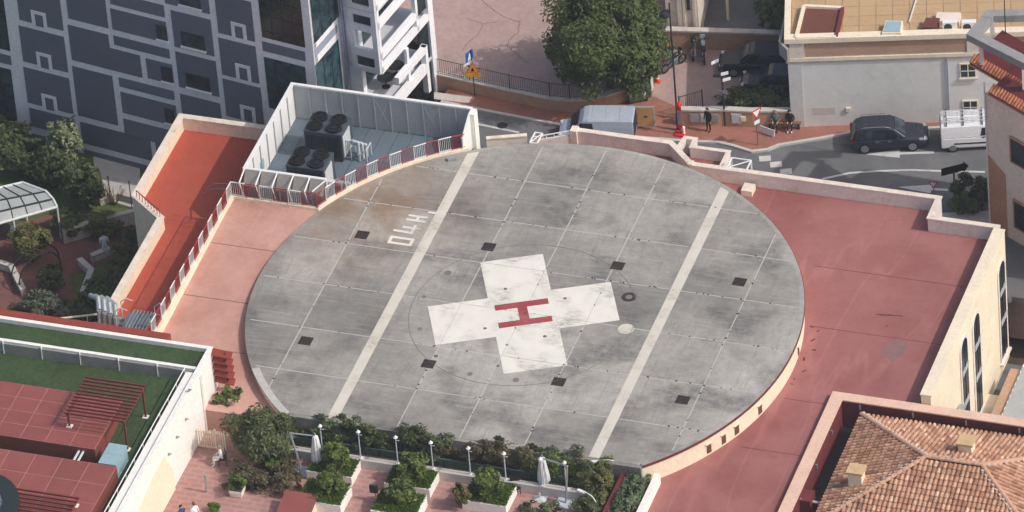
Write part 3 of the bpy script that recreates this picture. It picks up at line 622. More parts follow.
# east side wing: long facade with arched windows below the right parapet
ew = thing('east_wing', 'cream building wing with tall arched windows below the right parapet', 'building', (23.4,0,ZG))
MB().box(23.3,23.85,-1.75,13.64,ZG,-.47).build('wall', 'cream', ew); MB().box(23.24,23.91,-1.75,13.58,-.47,-.385).build('coping', 'cream', ew)
def arch_poly(y0, y1, z0, z1, n=10):
    r = (y1-y0)/2; c = (y0+y1)/2; return [(y0,z0),(y1,z0)]+[(c+r*math.cos(math.pi*i/n), z1-r+r*math.sin(math.pi*i/n)) for i in range(n+1)]
def arched_window(y, w, ztop, zbot):
    f = MB().face_poly((23.85,0), math.pi/2, [(y-w/2-.2,zbot-.2),(y+w/2+.2,zbot-.2)]+arch_poly(y-w/2-.2,y+w/2+.2,zbot,ztop+.2)[2:], 0, .07).build('window', 'pink_wall', ew)
    MB().face_poly((23.85,0), math.pi/2, arch_poly(y-w/2,y+w/2,zbot,ztop), .071, .085).build('pane', 'window_glass', f)
    h = (ztop-zbot)
    for fz in (.36,.68): b = MB(); b.face_poly((23.85,0), math.pi/2, [(y-w/2,zbot+h*fz),(y+w/2,zbot+h*fz),(y+w/2,zbot+h*fz+.34),(y-w/2,zbot+h*fz+.34)], .086, .12); b.build('spandrel', 'enc_panel', f)
    b = MB()
    b.face_poly((23.85,0), math.pi/2, [(y-.03,zbot),(y+.03,zbot),(y+.03,ztop-.02),(y-.03,ztop-.02)], .086, .11); b.build('mullion', 'frame_dark', f)
    MB().face_poly((23.85,0), math.pi/2, [(y-w/2-.3,zbot-.34),(y+w/2+.3,zbot-.34),(y+w/2+.3,zbot-.21),(y-w/2-.3,zbot-.21)], 0, .22).build('sill', 'pink_wall', f)
for pxt, pyt, pxb, pyb, w in ((1000.5,262,1004,362,1.15),(974.5,316,980,420,1.15),(962,341,968,440,1.15)):
    yt, zt_ = onplane(pxt,pyt,(23.85,0,0),math.pi/2); yb, zb_ = onplane(pxb,pyb,(23.85,0,0),math.pi/2); arched_window((yt+yb)/2, w, zt_, max(zb_,-8.4))
q = MB(); q.cbox((24.1,3.1,-5.0), (.35,.5,.2)); q.build('floodlight', 'galv', ew)
MB().box(23.86,24.6,-1.7,9.0,ZG,-8.6).build('ledge', 'cream', ew)

# ================================================================== apartment tower, top left
TA = R_(-9.4); TO = at(130,172,-10.0); ta = Vector((math.cos(TA),math.sin(TA),0)); tb = Vector((-math.sin(TA),math.cos(TA),0))
tw = thing('apartment_tower', 'tall apartment tower with slate blue panels, pale bands and white balconies', 'building', TO)
def z4(pts, dx=0, dy=0): return [((x+dx)/4,(y+dy)/4) for x, y in pts]
def rect4(pl, pts):
    q = [onplane(x,y,*pl) for x,y in pts]; s0 = (q[0][0]+q[3][0])/2; s1 = (q[1][0]+q[2][0])/2; za = (q[0][1]+q[1][1])/2; zb = (q[2][1]+q[3][1])/2; return s0, s1, zb, za
F0 = (TO, TA); s_c = onplane(309,10,*F0)[0]; s_l = -14.0; ZTOP = 16.0
MB().face_poly(TO, TA, [(s_l,ZG-.6),(s_c,ZG-.6),(s_c,ZTOP),(s_l,ZTOP)], -.4, 0).build('wall', 'tower_band', tw)
FR0 = 1024
panels = {
 'A': [[(68,-88),(238,-44),(248,-47+5),(70,-85)],[(66,-66),(240,-20),(252,118),(75,80)],[(75,100),(257,148),(272,285),(95,248)],[(95,268),(277,312),(293,452),(112,412)],[(117,430),(297,475),(306,548),(127,503)],[(130,532),(308,578),(318,635),(138,590)]],
 'B': [[(262,-80),(418,-40),(432,108),(270,75)],[(293,265),(452,303),(470,497),(310,462)],[(320,487),(602,557),(609,640),(333,573)],[(336,597),(600,663),(604,700),(342,636)],[(622,562),(760,596),(768,680),(630,645)]],
 'C': [[(438,-34),(655,22),(660,68),(441,15)],[(443,35),(662,85),(672,165),(450,122)],[(455,143),(675,195),(682,232),(458,180)],[(585,233),(690,258),(695,330),(592,318)],[(475,310),(695,362),(700,400),(480,345)],[(483,368),(703,420),(712,500),(492,455)],[(495,475),(715,528),(722,590),(500,540)]],
 'D': [[(650,-90),(830,-45),(840,55),(662,12)],[(683,40),(843,78),(858,222),(700,188)],[(703,205),(862,245),(880,388),(716,345)],[(720,375),(880,412),(897,560),(738,520)]],
 'E': [[(852,-125),(1000,-88),(1003,-15),(858,-52)],[(860,-30),(1005,10),(1020,165),(872,130)],[(875,150),(1022,185),(1038,335),(888,295)],[(893,315),(1042,350),(1058,500),(905,462)],[(910,485),(1060,520),(1075,660),(925,625)]]}
fr_a = [(125,38),(188,52),(190,110),(130,98)]
for kk, L in panels.items():
    for pts in L:
        s0, s1, z0, z1 = rect4(F0, z4(pts)); 
        if z1-z0 < .12: continue
        MB().face_poly(TO, TA, [(s0,z0),(s1,z0),(s1,z1),(s0,z1)], .002, .04).build('panel', 'slate', tw)
lp = [onplane(x,y,*F0) for x,y in z4([(272,98),(432,138),(440,190),(560,222),(570,308),(288,240)])]
zc = [lp[0][1],lp[1][1]]; sL = (lp[0][0]+lp[5][0])/2; sM = (lp[1][0]+lp[2][0])/2; sR = (lp[3][0]+lp[4][0])/2; zt = (lp[0][1]+lp[1][1])/2; zm = (lp[2][1]+lp[3][1])/2; zb = (lp[4][1]+lp[5][1])/2
MB().face_poly(TO, TA, [(sL,zb),(sR,zb),(sR,zm),(sM,zm),(sM,zt),(sL,zt)], .002, .04).build('panel', 'slate', tw)
# small square frames standing on the bands
for (x,y) in ((125,38),(146,205),(167,372),(924,84),(942,250),(961,416)):
    s0, s1, z0, z1 = rect4(F0, z4([(x,y),(x+60,y+14),(x+65,y+74),(x+6,y+60)])); m = MB(); w = .22
    for q in ((s0,s0+w,z0,z1),(s1-w,s1,z0,z1),(s0+w,s1-w,z1-w,z1)): m.face_poly(TO, TA, [(q[0],q[2]),(q[1],q[2]),(q[1],q[3]),(q[0],q[3])], .041, .075)
    o = m.build('vent_frame', 'tower_band', tw); MB().face_poly(TO, TA, [(s0+w,z0),(s1-w,z0),(s1-w,z1-w),(s0+w,z1-w)], .041, .048).build('vent_opening', 'slate', o)
# windows with sills
for pts in ([(625,95),(668,105),(672,162),(630,152)],[(645,262),(690,272),(694,330),(650,320)],[(658,430),(700,440),(705,497),(664,487)],[(715,-28),(802,-8),(804,34),(718,14)],[(723,122),(818,145),(824,202),(730,180)],[(743,288),(838,312),(844,366),(750,346)]):
    s0, s1, z0, z1 = rect4(F0, z4(pts)); f = MB(); w = .07
    for q in ((s0,s0+w,z0,z1),(s1-w,s1,z0,z1),(s0+w,s1-w,z1-w,z1),(s0+w,s1-w,z0,z0+w),((s0+s1)/2-.03,(s0+s1)/2+.03,z0+w,z1-w)): f.face_poly(TO, TA, [(q[0],q[2]),(q[1],q[2]),(q[1],q[3]),(q[0],q[3])], .041, .07)
    wo = f.build('window', 'frame_dark', tw); MB().face_poly(TO, TA, [(s0+w,z0+w),(s1-w,z0+w),(s1-w,z1-w),(s0+w,z1-w)], .041, .052).build('pane', 'window_glass', wo)
    MB().face_poly(TO, TA, [(s0-.05,z0-.12),(s1+.05,z0-.12),(s1+.05,z0-.002),(s0-.05,z0-.002)], .041, .16).build('sill', 'tower_band', wo)
# glazing left of the wide pilaster
for pts in ([(-200,-120),(10,-60),(38,200),(-180,150)],[(-180,168),(42,222),(47,258),(-176,205)],[(-170,225),(52,280),(72,560),(-150,505)]):
    s0, s1, z0, z1 = rect4(F0, z4(pts)); m_ = 'tower_glass' if z1-z0 > 1.2 else 'slate'
    wo = MB().face_poly(TO, TA, [(s0,z0),(s1,z0),(s1,z1),(s0,z1)], .002, .03).build('glazing' if m_ == 'tower_glass' else 'panel', m_, tw); m = MB()
    if m_ == 'tower_glass':
        n = 5
        for i in range(1,n): s = s0+(s1-s0)*i/n; m.face_poly(TO, TA, [(s-.03,z0),(s+.03,z0),(s+.03,z1),(s-.03,z1)], .031, .07)
        for z in np.arange(z0+1.0, z1, 1.0): m.face_poly(TO, TA, [(s0,z-.03),(s1,z-.03),(s1,z+.03),(s0,z+.03)], .071, .075)
        m.build('mullion', 'frame_dark', wo)
# base plinth
MB().face_poly(TO, TA, [(s_l,ZG-.6),(s_c,ZG-.6),(s_c,-9.75),(s_l,-9.75)], .002, .12).build('plinth', 'stone_cap', tw)
# glazed corner bay: front
for pts in ([(5,-120),(176,-80),(190,183),(18,150)],[(25,166),(195,205),(199,243),(28,204)],[(33,226),(200,270),(214,470),(52,430)]):
    p4 = [(256+x/4,y/4) for x,y in pts]; s0, s1, z0, z1 = rect4(F0, p4); gm = z1-z0 > 1.2
    wo = MB().face_poly(TO, TA, [(s0,z0),(s1,z0),(s1,z1),(s0,z1)], .002, .03).build('glazing' if gm else 'panel', 'tower_glass' if gm else 'spandrel_grey', tw)
    if gm:
        m = MB()
        for i in range(1,4): s = s0+(s1-s0)*i/4; m.face_poly(TO, TA, [(s-.025,z0),(s+.025,z0),(s+.025,z1),(s-.025,z1)], .031, .06)
        for z in np.arange(z1-1.0, z0, -1.1): m.face_poly(TO, TA, [(s0,z-.025),(s1,z-.025),(s1,z+.025),(s0,z+.025)], .061, .065)
        m.build('mullion', 'frame_dark', wo)
# bay: right-hand side
C1 = TO+ta*s_c; R1 = (C1, TA+math.pi/2); s_b = 3.15
MB().face_poly(C1, TA+math.pi/2, [(.001,ZG-.6),(s_b,ZG-.6),(s_b,ZTOP),(.001,ZTOP)], -.4, 0).build('wall', 'tower_white', tw)
for pts, m_ in (([(212,-60),(318,-160),(322,75),(230,175)],'tower_glass'),([(232,196),(322,102),(326,130),(236,224)],'spandrel'),([(240,250),(330,160),(352,420),(258,520)],'tower_glass')):
    p4 = [(256+x/4,y/4) for x,y in pts]; s0, s1, z0, z1 = rect4(R1, p4); wo = MB().face_poly(C1, TA+math.pi/2, [(s0,z0),(s1,z0),(s1,z1),(s0,z1)], .002, .03).build('glazing' if m_ == 'tower_glass' else 'panel', m_, tw)
    if m_ == 'tower_glass':
        m = MB()
        for f_ in (.33,.66): s = s0+(s1-s0)*f_; m.face_poly(C1, TA+math.pi/2, [(s-.025,z0),(s+.025,z0),(s+.025,z1),(s-.025,z1)], .031, .06)
        m.build('mullion', 'frame_dark', wo)
# recess behind the bay with drain pipe
C2 = C1+tb*s_b; MB().face_poly(C2, TA, [(0,ZG-.6),(1.2,ZG-.6),(1.2,ZTOP),(0,ZTOP)], -.4, 0).build('wall', 'tower_band', tw)
m = MB(); q = C2+ta*.28-tb*.1; m.tube((q.x,q.y,ZS),(q.x,q.y,ZTOP), .09); m.build('drain_pipe', 'spandrel', tw)
# balcony wing: white frame cage standing in front of the recess wall
pl2 = (C2-tb*.0, TA); s_w0 = onplane(256+372/4, 40/4, *pl2)[0]; s_w1 = onplane(256+492/4, 160/4, *pl2)[0]
C3 = C2+ta*s_w1; LW = 6.0
# floor slabs and beams: measured on the right-hand face
PR = (C3, TA+math.pi/2)
def on_r(x, y): return onplane(256+x/4, y/4, *PR)
zs = {n: on_r(500,y)[1] for n, y in (('a',100),('b',130),('c',180),('d',212),('e',238),('f',262),('g',292))}
zt0 = on_r(484,45)[1]; zb0 = on_r(505,292)[1]
# corner post and front frame
def fbox(name, pl, s0, s1, z0, z1, d0, d1, mat, par=tw): return MB().face_poly(pl[0], pl[1], [(s0,z0),(s1,z0),(s1,z1),(s0,z1)], d0, d1).build(name, mat, par)
wA, wB = s_w0, s_w1
H1 = zt0-zb0
bal = []
for zlo, zhi in ((zb0,zt0),(zt0+.05,zt0+H1)):
    # front (camera-left) frame with three openings
    n = 3; hh = (zhi-zlo)
    ops = [(.07,.24),(.37,.66),(.76,.92)]
    last = 0.
    for a_, b_ in ops+[(1.,1.)]:
        fbox('front_frame', pl2, wA, wB-.001, zlo+hh*last, zlo+hh*a_, .0, .22, 'tower_front'); 
        if a_ < 1:
            fbox('front_frame', pl2, wA, wA+.3, zlo+hh*a_, zlo+hh*b_, .0, .22, 'tower_front'); fbox('front_frame', pl2, wB-.32, wB-.001, zlo+hh*a_, zlo+hh*b_, .0, .22, 'tower_front')
            if b_-a_ < .25: fbox('glazing', pl2, wA+.301, wB-.321, zlo+hh*a_, zlo+hh*b_, .05, .08, 'tower_glass')
        last = b_
# right-hand face: white beams (slab edges and parapets) with open bands between
def rbeam(zlo, zhi, s0=0., s1=LW, name='beam', mat='tower_white', d0=-.25, d1=.02): return fbox(name, PR, s0, s1, zlo, zhi, d0, d1, mat)
for zlo, zhi, s0, s1 in ((on_r(512,290)[1], on_r(512,262)[1], .0, LW),(on_r(508,235)[1], on_r(508,205)[1], 0, 4.6),(on_r(500,110)[1], on_r(500,80)[1], 0, LW),(on_r(485,75)[1]+.55, on_r(485,38)[1]+.35, 0, 4.6)):
    rbeam(min(zlo,zhi), max(zlo,zhi), s0, s1)
rbeam(zb0, zt0+H1, 0, .2, 'corner_post'); rbeam(ZS-1, zt0+H1, LW-.25, LW+.3, 'corner_post', d1=.04); rbeam(zb0, zt0+H1, 4.35, 4.6, 'post')
# glazed wall behind the balconies, and floor slabs
MB().face_poly((C2+ta*(s_w1-2.2))[:], TA+math.pi/2, [(0,ZG),(LW,ZG),(LW,ZTOP),(0,ZTOP)], -.2, 0).build('inner_wall', 'spandrel_grey', tw)
for i, z in enumerate((zb0-2.9, zb0, zt0-.15, zt0+H1)):
    a = C2+ta*(s_w1-2.2); pts = [a, a+ta*(2.2 if i else 2.2), a+ta*2.2+tb*LW, a+tb*LW]; MB().prism([(p.x+ta.x*-.02-0, p.y) for p in pts], z, z+.16).build('floor_slab', 'tower_front', tw)
for k in range(4):
    for lv in (zb0+.3, zt0+.2, zb0-2.6):
        s0 = .35+k*1.4; MB().face_poly((C2+ta*(s_w1-2.2))[:], TA+math.pi/2, [(s0,lv),(s0+1.2,lv),(s0+1.2,lv+2.1),(s0,lv+2.1)], .002, .03).build('balcony_door', 'tower_glass', tw)
MB().face_poly(PR[0], PR[1], [(4.62,ZS-1),(LW-.26,ZS-1),(LW-.26,zb0-.05),(4.62,zb0-.05)], -.15, -.1).build('glazing', 'tower_glass', tw)
MB().face_poly(PR[0], PR[1], [(4.62,zb0+.8),(LW-.26,zb0+.8),(LW-.26,zt0+.6),(4.62,zt0+.6)], -.15, -.1).build('glazing', 'tower_glass', tw)
# lower balcony
C4 = C3+tb*1.9
for zlo, zhi, s0, s1 in ((zb0-1.55,zb0-1.1,1.2,4.7),(zb0-2.75,zb0-2.3,.4,4.7)): rbeam(zlo, zhi, s0, s1, d0=.05, d1=.35)
rbeam(zb0-4.4, zb0-1.1, 4.45, 4.75, 'post', d0=.0, d1=.36); rbeam(zb0-2.3, zb0-.02, 2.6, 2.85, 'post', d0=.02, d1=.2)
MB().face_poly((C3+tb*0)[:], TA, [(-.3,zb0-2.95),(.35,zb0-2.95),(.35,zb0-2.75),(-.3,zb0-2.75)], -4.6, -.2).build('floor_slab', 'tower_white', tw)
# furniture and planting on the balcony
for k, (x,y) in enumerate(((440,165),(470,330),(500,330))):
    q = C2+ta*(s_w1-1.1)+tb*(.8+k*1.3); z = (zt0-.15 if k == 0 else zb0-2.9)+.16
    t = thing('balcony_table', ['dark table with chairs seen through the frame of the upper balcony','dark round table on the lower balcony of the tower','dark chair group on the lower balcony beside the table'][k], 'table', (q.x,q.y,z)); m = MB(); m.ring((0,0),0,.5,.68,.73,n=16); m.build('table_top', 'plastic_dark', t, local=True); m = MB(); m.tube((0,0,0),(0,0,.68),.04); m.ring((0,0),0,.25,0,.03,n=12); m.build('leg', 'plastic_dark', t, local=True)
# bracket lamp on the facade
q = Vector(TO)+ta*onplane(75,115,*F0)[0]-tb*.04; zq = onplane(75,115,*F0)[1]; bl = thing('wall_lamp', 'dark bracket lamp on the slate tower facade above the trees', 'lamp', (q.x,q.y,zq)); m = MB(); m.tube((0,0,0),tuple(-tb*1.1+Vector((0,0,.25))), .035); m.build('bracket', 'steel_dark', bl, local=True); m = MB(); e = -tb*1.1; m.cbox((e.x,e.y,.25),(.3,.42,.14),TA); m.build('lamp_head', 'steel_dark', bl, local=True)

# ================================================================== street level
# asphalt carriageway
rd = MB(); RDP = [(-13.5,17.0),(-13.5,24.6),(-11,24.376),(-9.03,24.21),(-6,23.98),(-2,23.7),(2.08,24.09),(3.5,24.36),(4.5,24.24),(5.74,23.92),(6.67,24.32),(7.18,24.87),(8.17,25.4),(9.38,26.02),(10.92,26.96),(16,28.59),(26,31.5),(45,34),(45,14.2),(23.95,14.2),(23.8,14.0),(19.75,14.0),(19.75,15.9),(6.6,15.9),(6.6,18.2),(3.4,18.9),(3.0,17.5),(-5,16.6),(-7.4,15.8),(-7.4,17)]
rd.prism(RDP, ZRD-.35, ZRD); struct(rd, 'road', 'asphalt')
KL = [(-13.5,24.7),(-11,24.46),(-9.03,24.3),(-6,24.07),(-2,23.8),(2.08,24.18),(3.5,24.45),(4.5,24.33),(5.74,24.02),(6.6,24.4),(7.1,24.95),(8.1,25.5),(9.3,26.12),(10.87,27.06),(15.96,28.69),(26,31.6)]
sw = MB(); sw.prism([(x,y+.07) for x,y in KL]+[(45,34.2),(45,40),(-1.4,40),(-2.2,28.0),(-3.8,26.4),(-5.1,25.65),(-7,25.3),(-13.5,26.1)], ZS-.5, ZS); struct(sw, 'pavement', 'brick_paving')
kb2 = MB(); kb2.wall(KL, ZRD-.2, ZS+.004, .2); struct(kb2, 'road_kerb', 'kerb')
# near-side strip of pavement under the parapet is out of sight; the far side road line
def strip(pts, w, z, name, mat, mb=None):
    m = MB(); m.wall(pts, z, z+.004, w); return m
ln = strip([tuple(at(x,y,ZRD)[:2]) for x,y in ((822,179),(850,173),(880,171),(910,170),(940,171),(985,172))], .16, ZRD+.004, 0, 0); tag(ln.build('road_line', 'road_paint'), kind='structure')
def arrow(px0, px1, flip=False):
    a, b = at(*px0, ZRD), at(*px1, ZRD); d = (b-a); L = d.length; ang = math.atan2(d.y,d.x); m = MB(); co, si = math.cos(ang), math.sin(ang)
    pts = [(0,0),(1.95,.42),(1.95,.1),(L,.1),(L,-.1),(1.95,-.1),(1.95,-.42)]; m.prism([(a.x+x*co-y*si, a.y+x*si+y*co) for x,y in pts], ZRD+.004, ZRD+.008); return m
tag(arrow((866,154.5),(934,152.5)).build('road_arrow', 'road_paint'), kind='structure'); tag(arrow((898,187),(948,190)).build('road_arrow', 'road_paint'), kind='structure')
for px, py in ((765,158.5),(776,164.5),(786,171.5)):
    q = at(px,py,ZRD); m = MB(); m.cbox((q.x,q.y,ZRD+.006), (.68,.52,.004), .35); tag(m.build('crossing_block', 'road_paint'), kind='structure')
q = at(505,133,ZRD); m = MB(); m.cbox((q.x-1.0,q.y+.4,ZRD+.006), (3.6,.16,.004), -.1); tag(m.build('road_line', 'road_paint'), kind='structure')
q = at(492,122,ZRD); m = MB(); m.ring((q.x+.7,q.y-.2),0,.32,ZRD+.001,ZRD+.008,n=20); tag(m.build('manhole_cover', 'steel_dark'), kind='structure')
pv = MB(); pv.prism([tuple(at(x,y,ZS)[:2]) for x,y in ((434,92),(472,97),(469,103),(434,99))], ZS-.01, ZS+.005); tag(pv.build('white_paving_strip', 'stone_cap'), kind='structure')

# plaza with low wall and fence
PW = [tuple(at(x,y,ZP)[:2]) for x,y in ((415,68),(430,71),(470,80),(510,89),(550,97),(570,99),(588,98),(605,94.5),(622,89),(637,83.5),(647,78))]
PZ = MB(); PZ.prism([(x,y+.06) for x,y in PW]+[(-2.0,30),(-1.5,40),(-2,75),(-40,75),(-40,45),(-16,30)], ZS-.6, ZP-.03); struct(PZ, 'plaza', 'plaza')
pw = thing('plaza_wall', 'long curved tan retaining wall with stone coping along the plaza', 'wall', (PW[4][0],PW[4][1],ZS))
MB().wall(PW, ZS-.3, ZP-.06, .3).build('wall_run', 'tan_wall', pw)
for a, b in zip(PW[:-1], PW[1:]):
    d = Vector((b[0]-a[0],b[1]-a[1])); n = max(1,round(d.length/1.1))
    for i in range(n):
        p0 = Vector(a)+d*(i/n); p1 = Vector(a)+d*((i+1)/n); e = d.normalized()*.008; MB().wall([tuple(p0+e),tuple(p1-e)], ZP-.06, ZP+.03, .42).build('coping_stone', 'stone_cap', pw)
fe = thing('plaza_fence', 'dark green iron bar fence on top of the curved plaza wall', 'fence', (PW[4][0],PW[4][1],ZP)); fm = MB(); fpts = PW[:7]
for a, b in zip(fpts[:-1], fpts[1:]):
    A = Vector((*a,ZP+.03)); B = Vector((*b,ZP+.03)); up = Vector((0,0,1)); n = max(1,round((B-A).length/.14)); m = MB(); m.tube(A+up*.98,B+up*.98,.022,5); m.tube(A+up*.1,B+up*.1,.018,5); m.build('rail', 'iron_green', fe); m = MB()
    for i in range(n): q = A.lerp(B,i/n); m.tube(q,q+up*.98,.012,4)
    m.build('bars', 'iron_green', fe); m = MB(); m.tube(A,A+up*1.05,.035,6); m.build('post', 'iron_green', fe)
# long cracks in the plaza surface
ck = MB()
for pts in (((482,0),(491,8),(504,17),(520,22),(518,33),(509,40),(507,47)),((466,18),(483,24),(478,35),(466,44)),((483,24),(497,22)),((509,47),(520,57),(526,63)),((466,44),(463,50))):
    P_ = [at(x,y,ZP-.03) for x,y in pts]
    for a, b in zip(P_[:-1],P_[1:]):
        n = 4
        for i in range(n):
            p0 = a.lerp(b,i/n)+Vector((random.uniform(-.06,.06),random.uniform(-.06,.06),0)) if i else a; p1 = a.lerp(b,(i+1)/n); d = p1-p0; ck.cbox(((p0.x+p1.x)/2,(p0.y+p1.y)/2,ZP-.027), (d.length*1.08,.03,.01), math.atan2(d.y,d.x))
tag(ck.build('plaza_cracks', 'crack'), kind='structure')

# big tree on the plaza
q = at(611,86,ZP); tree('plaza_tree', 'large round dark green tree standing behind the plaza wall', 'tree', (q.x,q.y,ZP-.03), (3.6,3.6,3.2), 3.55, 52000, .13, 'leaf_plaza', 11, .26, 2.6, clumps=210, shell=.74, spread=.2)
# gate court walls and building fragments
CW = [tuple(at(x,y,ZS)[:2]) for x,y in ((681,126),(700,126.5),(722,126),(752,127.5),(792,127))]
lwl = thing('forecourt_wall', 'low tan wall with white coping and utility boxes behind the standing person', 'wall', (CW[2][0],CW[2][1],ZS)); MB().wall([(x,y+.15) for x,y in CW], ZS-.2, ZS+1.1, .28).build('wall_run', 'tan_wall', lwl); MB().wall([(x,y+.15) for x,y in CW], ZS+1.1, ZS+1.2, .4).build('coping', 'stone_cap', lwl)
for px, w, h, m_ in ((694,.55,.6,'galv'),(704,.5,.6,'ac_pale'),(713,.6,.55,'galv'),(736,.6,.7,'ac_pale'),(743,.3,.35,'cream')):
    q = at(px,121,ZS+.5); f_ = (px-681)/111; i = 0
    b_ = Vector(CW[0]).lerp(Vector(CW[-1]), f_); 
    for a, c in zip(CW[:-1],CW[1:]):
        if a[0] <= q.x <= c[0]: b_ = Vector(a).lerp(Vector(c), (q.x-a[0])/(c[0]-a[0]))
    m = MB(); m.cbox((b_.x,b_.y-.02,ZS+.62), (w,.07,h), .2); o = m.build('utility_box', m_, lwl); m = MB(); m.cbox((b_.x,b_.y-.065,ZS+.62), (w*.8,.02,h*.82), .2); m.build('box_door', m_, o)
cw0, cw1 = at(667,47,ZS), at(796,51,ZS); cwl = thing('court_wall', 'tan boundary wall with white coping behind the motorbikes', 'wall', (cw0.x,cw0.y,ZS)); MB().wall([cw0[:2],cw1[:2]], ZS-.2, ZS+1.25, .28).build('wall_run', 'tan_wall', cwl); MB().wall([cw0[:2],cw1[:2]], ZS+1.25, ZS+1.36, .42).build('coping', 'stone_cap', cwl)
ct = MB(); ct.prism([tuple(at(x,y,ZS)[:2]) for x,y in ((652,96),(690,112),(700,126),(793,126),(800,50),(664,46))], ZS-.1, ZS+.004); struct(ct, 'forecourt', 'plaza')
dr = MB(); dr.prism([tuple(at(x,y,ZS)[:2]) for x,y in ((660,44),(800,48),(815,-60),(660,-60))], ZS-.1, ZS+.012); struct(dr, 'back_drive', 'asphalt')
# cream house fragment beyond the court wall
q = at(672,30,ZS); hq = at(735,33,ZS)
ch = thing('cream_house', 'cream rendered house corner with a tall window beyond the court wall', 'building', (q.x,q.y+1,ZS))
A = at(668,41,ZS); B = at(700,42,ZS); dA = Vector((B.x-A.x,B.y-A.y)); an = math.atan2(dA.y,dA.x); MB().face_poly((A.x,A.y),an,[(0,ZS),(dA.length,ZS),(dA.length,ZS+7),(0,ZS+7)],-6,0).build('wall','cream_cap',ch)
for f0,f1,mt in ((.36,.5,'cream_cap'),(.53,.6,'cream'),(.84,.93,'cream_cap')): MB().face_poly((A.x,A.y),an,[(dA.length*f0,ZS),(dA.length*f1,ZS),(dA.length*f1,ZS+7),(dA.length*f0,ZS+7)],.001,.08).build('pilaster',mt,ch)
wv = MB().face_poly((A.x,A.y),an,[(dA.length*.64,ZS+2.2),(dA.length*.8,ZS+2.2),(dA.length*.8,ZS+5),(dA.length*.64,ZS+5)],.001,.05).build('window','stone_cap',ch); MB().face_poly((A.x,A.y),an,[(dA.length*.67,ZS+2.35),(dA.length*.77,ZS+2.35),(dA.length*.77,ZS+4.9),(dA.length*.67,ZS+4.9)],.051,.07).build('pane','window_glass',wv)
m = MB(); e0 = Vector((B.x,B.y)); e0 = e0+Vector((.15,2.2)); m.prism([tuple(e0),tuple(e0+Vector((.9,.2))),tuple(e0+Vector((1.0,3.0))),tuple(e0+Vector((0,3.0)))], [ZS+2.9,ZS+2.0,ZS+2.0,ZS+2.9], [ZS+3.0,ZS+2.1,ZS+2.1,ZS+3.0]); m.build('lean_to_roof','box_blue',ch)
for dx,dy in ((.85,.3),(.9,2.8)): m = MB(); m.tube((e0.x+dx,e0.y+dy,ZS),(e0.x+dx,e0.y+dy,ZS+2.05),.09); m.build('post','cream',ch)
def hedge(name, label, loc, rad, n, size, mat, seed, clumps=40, shell=.4, spread=.3, group=None, boxy=True, stemmat='bark', rz=0):
    t = thing(name, label, 'hedge' if 'hedge' in name else ('bush' if 'bush' in name else 'plant'), loc, rz, group); v = leaves(n, rad, size, seed, clumps, shell, spread, boxy=boxy)+np.array([0,0,rad[2]]); v[:,2] = np.maximum(v[:,2], .01); leaf_obj('foliage', v, mat, t); m = MB(); rr = random.Random(seed)
    for k in range(max(5,int(rad[0]*4))):
        x = rr.uniform(-.7,.7)*rad[0]; y = rr.uniform(-.5,.5)*rad[1]; m.tube((x,y,-.05),(x+rr.uniform(-.1,.1),y,rad[2]*1.3),.025,5,.01)
    m.build('stems', stemmat, t, local=True); return t
q = at(777,38,ZS); hedge('tall_hedge', 'tall dark clipped hedge at the top edge beyond the court wall', (q.x+.3,q.y+1.6,ZS), (1.1,2.6,1.6), 7000, .16, 'leaf_dark', 21, 70)
q = at(757,118,ZS); hedge('court_hedge', 'low dark hedge directly behind the tan wall with utility boxes', (q.x-.1,q.y+.55,ZS), (2.1,.75,.78), 6500, .13, 'leaf_dark', 22, 80, rz=.16)
# iron gate leaves
for nm, lab, p0, p1, h in (('iron_gate','dark iron gate leaf swung open beside the red sign',(680,116),(703,109),1.35),('iron_gate','dark iron gate leaf standing open beside the large tree',(650,97),(655,80),1.7)):
    a, b = at(*p0,ZS), at(*p1,ZS); t = thing(nm, lab, 'gate', (a.x,a.y,ZS)); up = Vector((0,0,1)); m = MB(); m.tube(a+up*h,b+up*h,.03,5); m.tube(a+up*.12,b+up*.12,.03,5); m.build('rail','iron_green',t)
    for e in (a,b): m = MB(); m.tube(e,e+up*(h+.08),.045,6); m.build('post','iron_green',t)
    m = MB(); n = round((b-a).length/.13)
    for i in range(1,n): q = a.lerp(b,i/n); m.tube(q+up*.12,q+up*h,.013,4)
    m.build('bars','iron_green',t)
q = at(642,92,ZP-.3); gp = thing('gate_pier', 'pale stone gate pier at the end of the plaza wall', 'pier', (PW[-1][0]+.05,PW[-1][1],ZS)); MB().box(-.25,.25,-.25,.25,0,1.5).build('pier_shaft','stone_cap',gp,local=True,bevel=.02); MB().box(-.31,.31,-.31,.31,1.501,1.62).build('pier_cap','stone_cap',gp,local=True,bevel=.02)

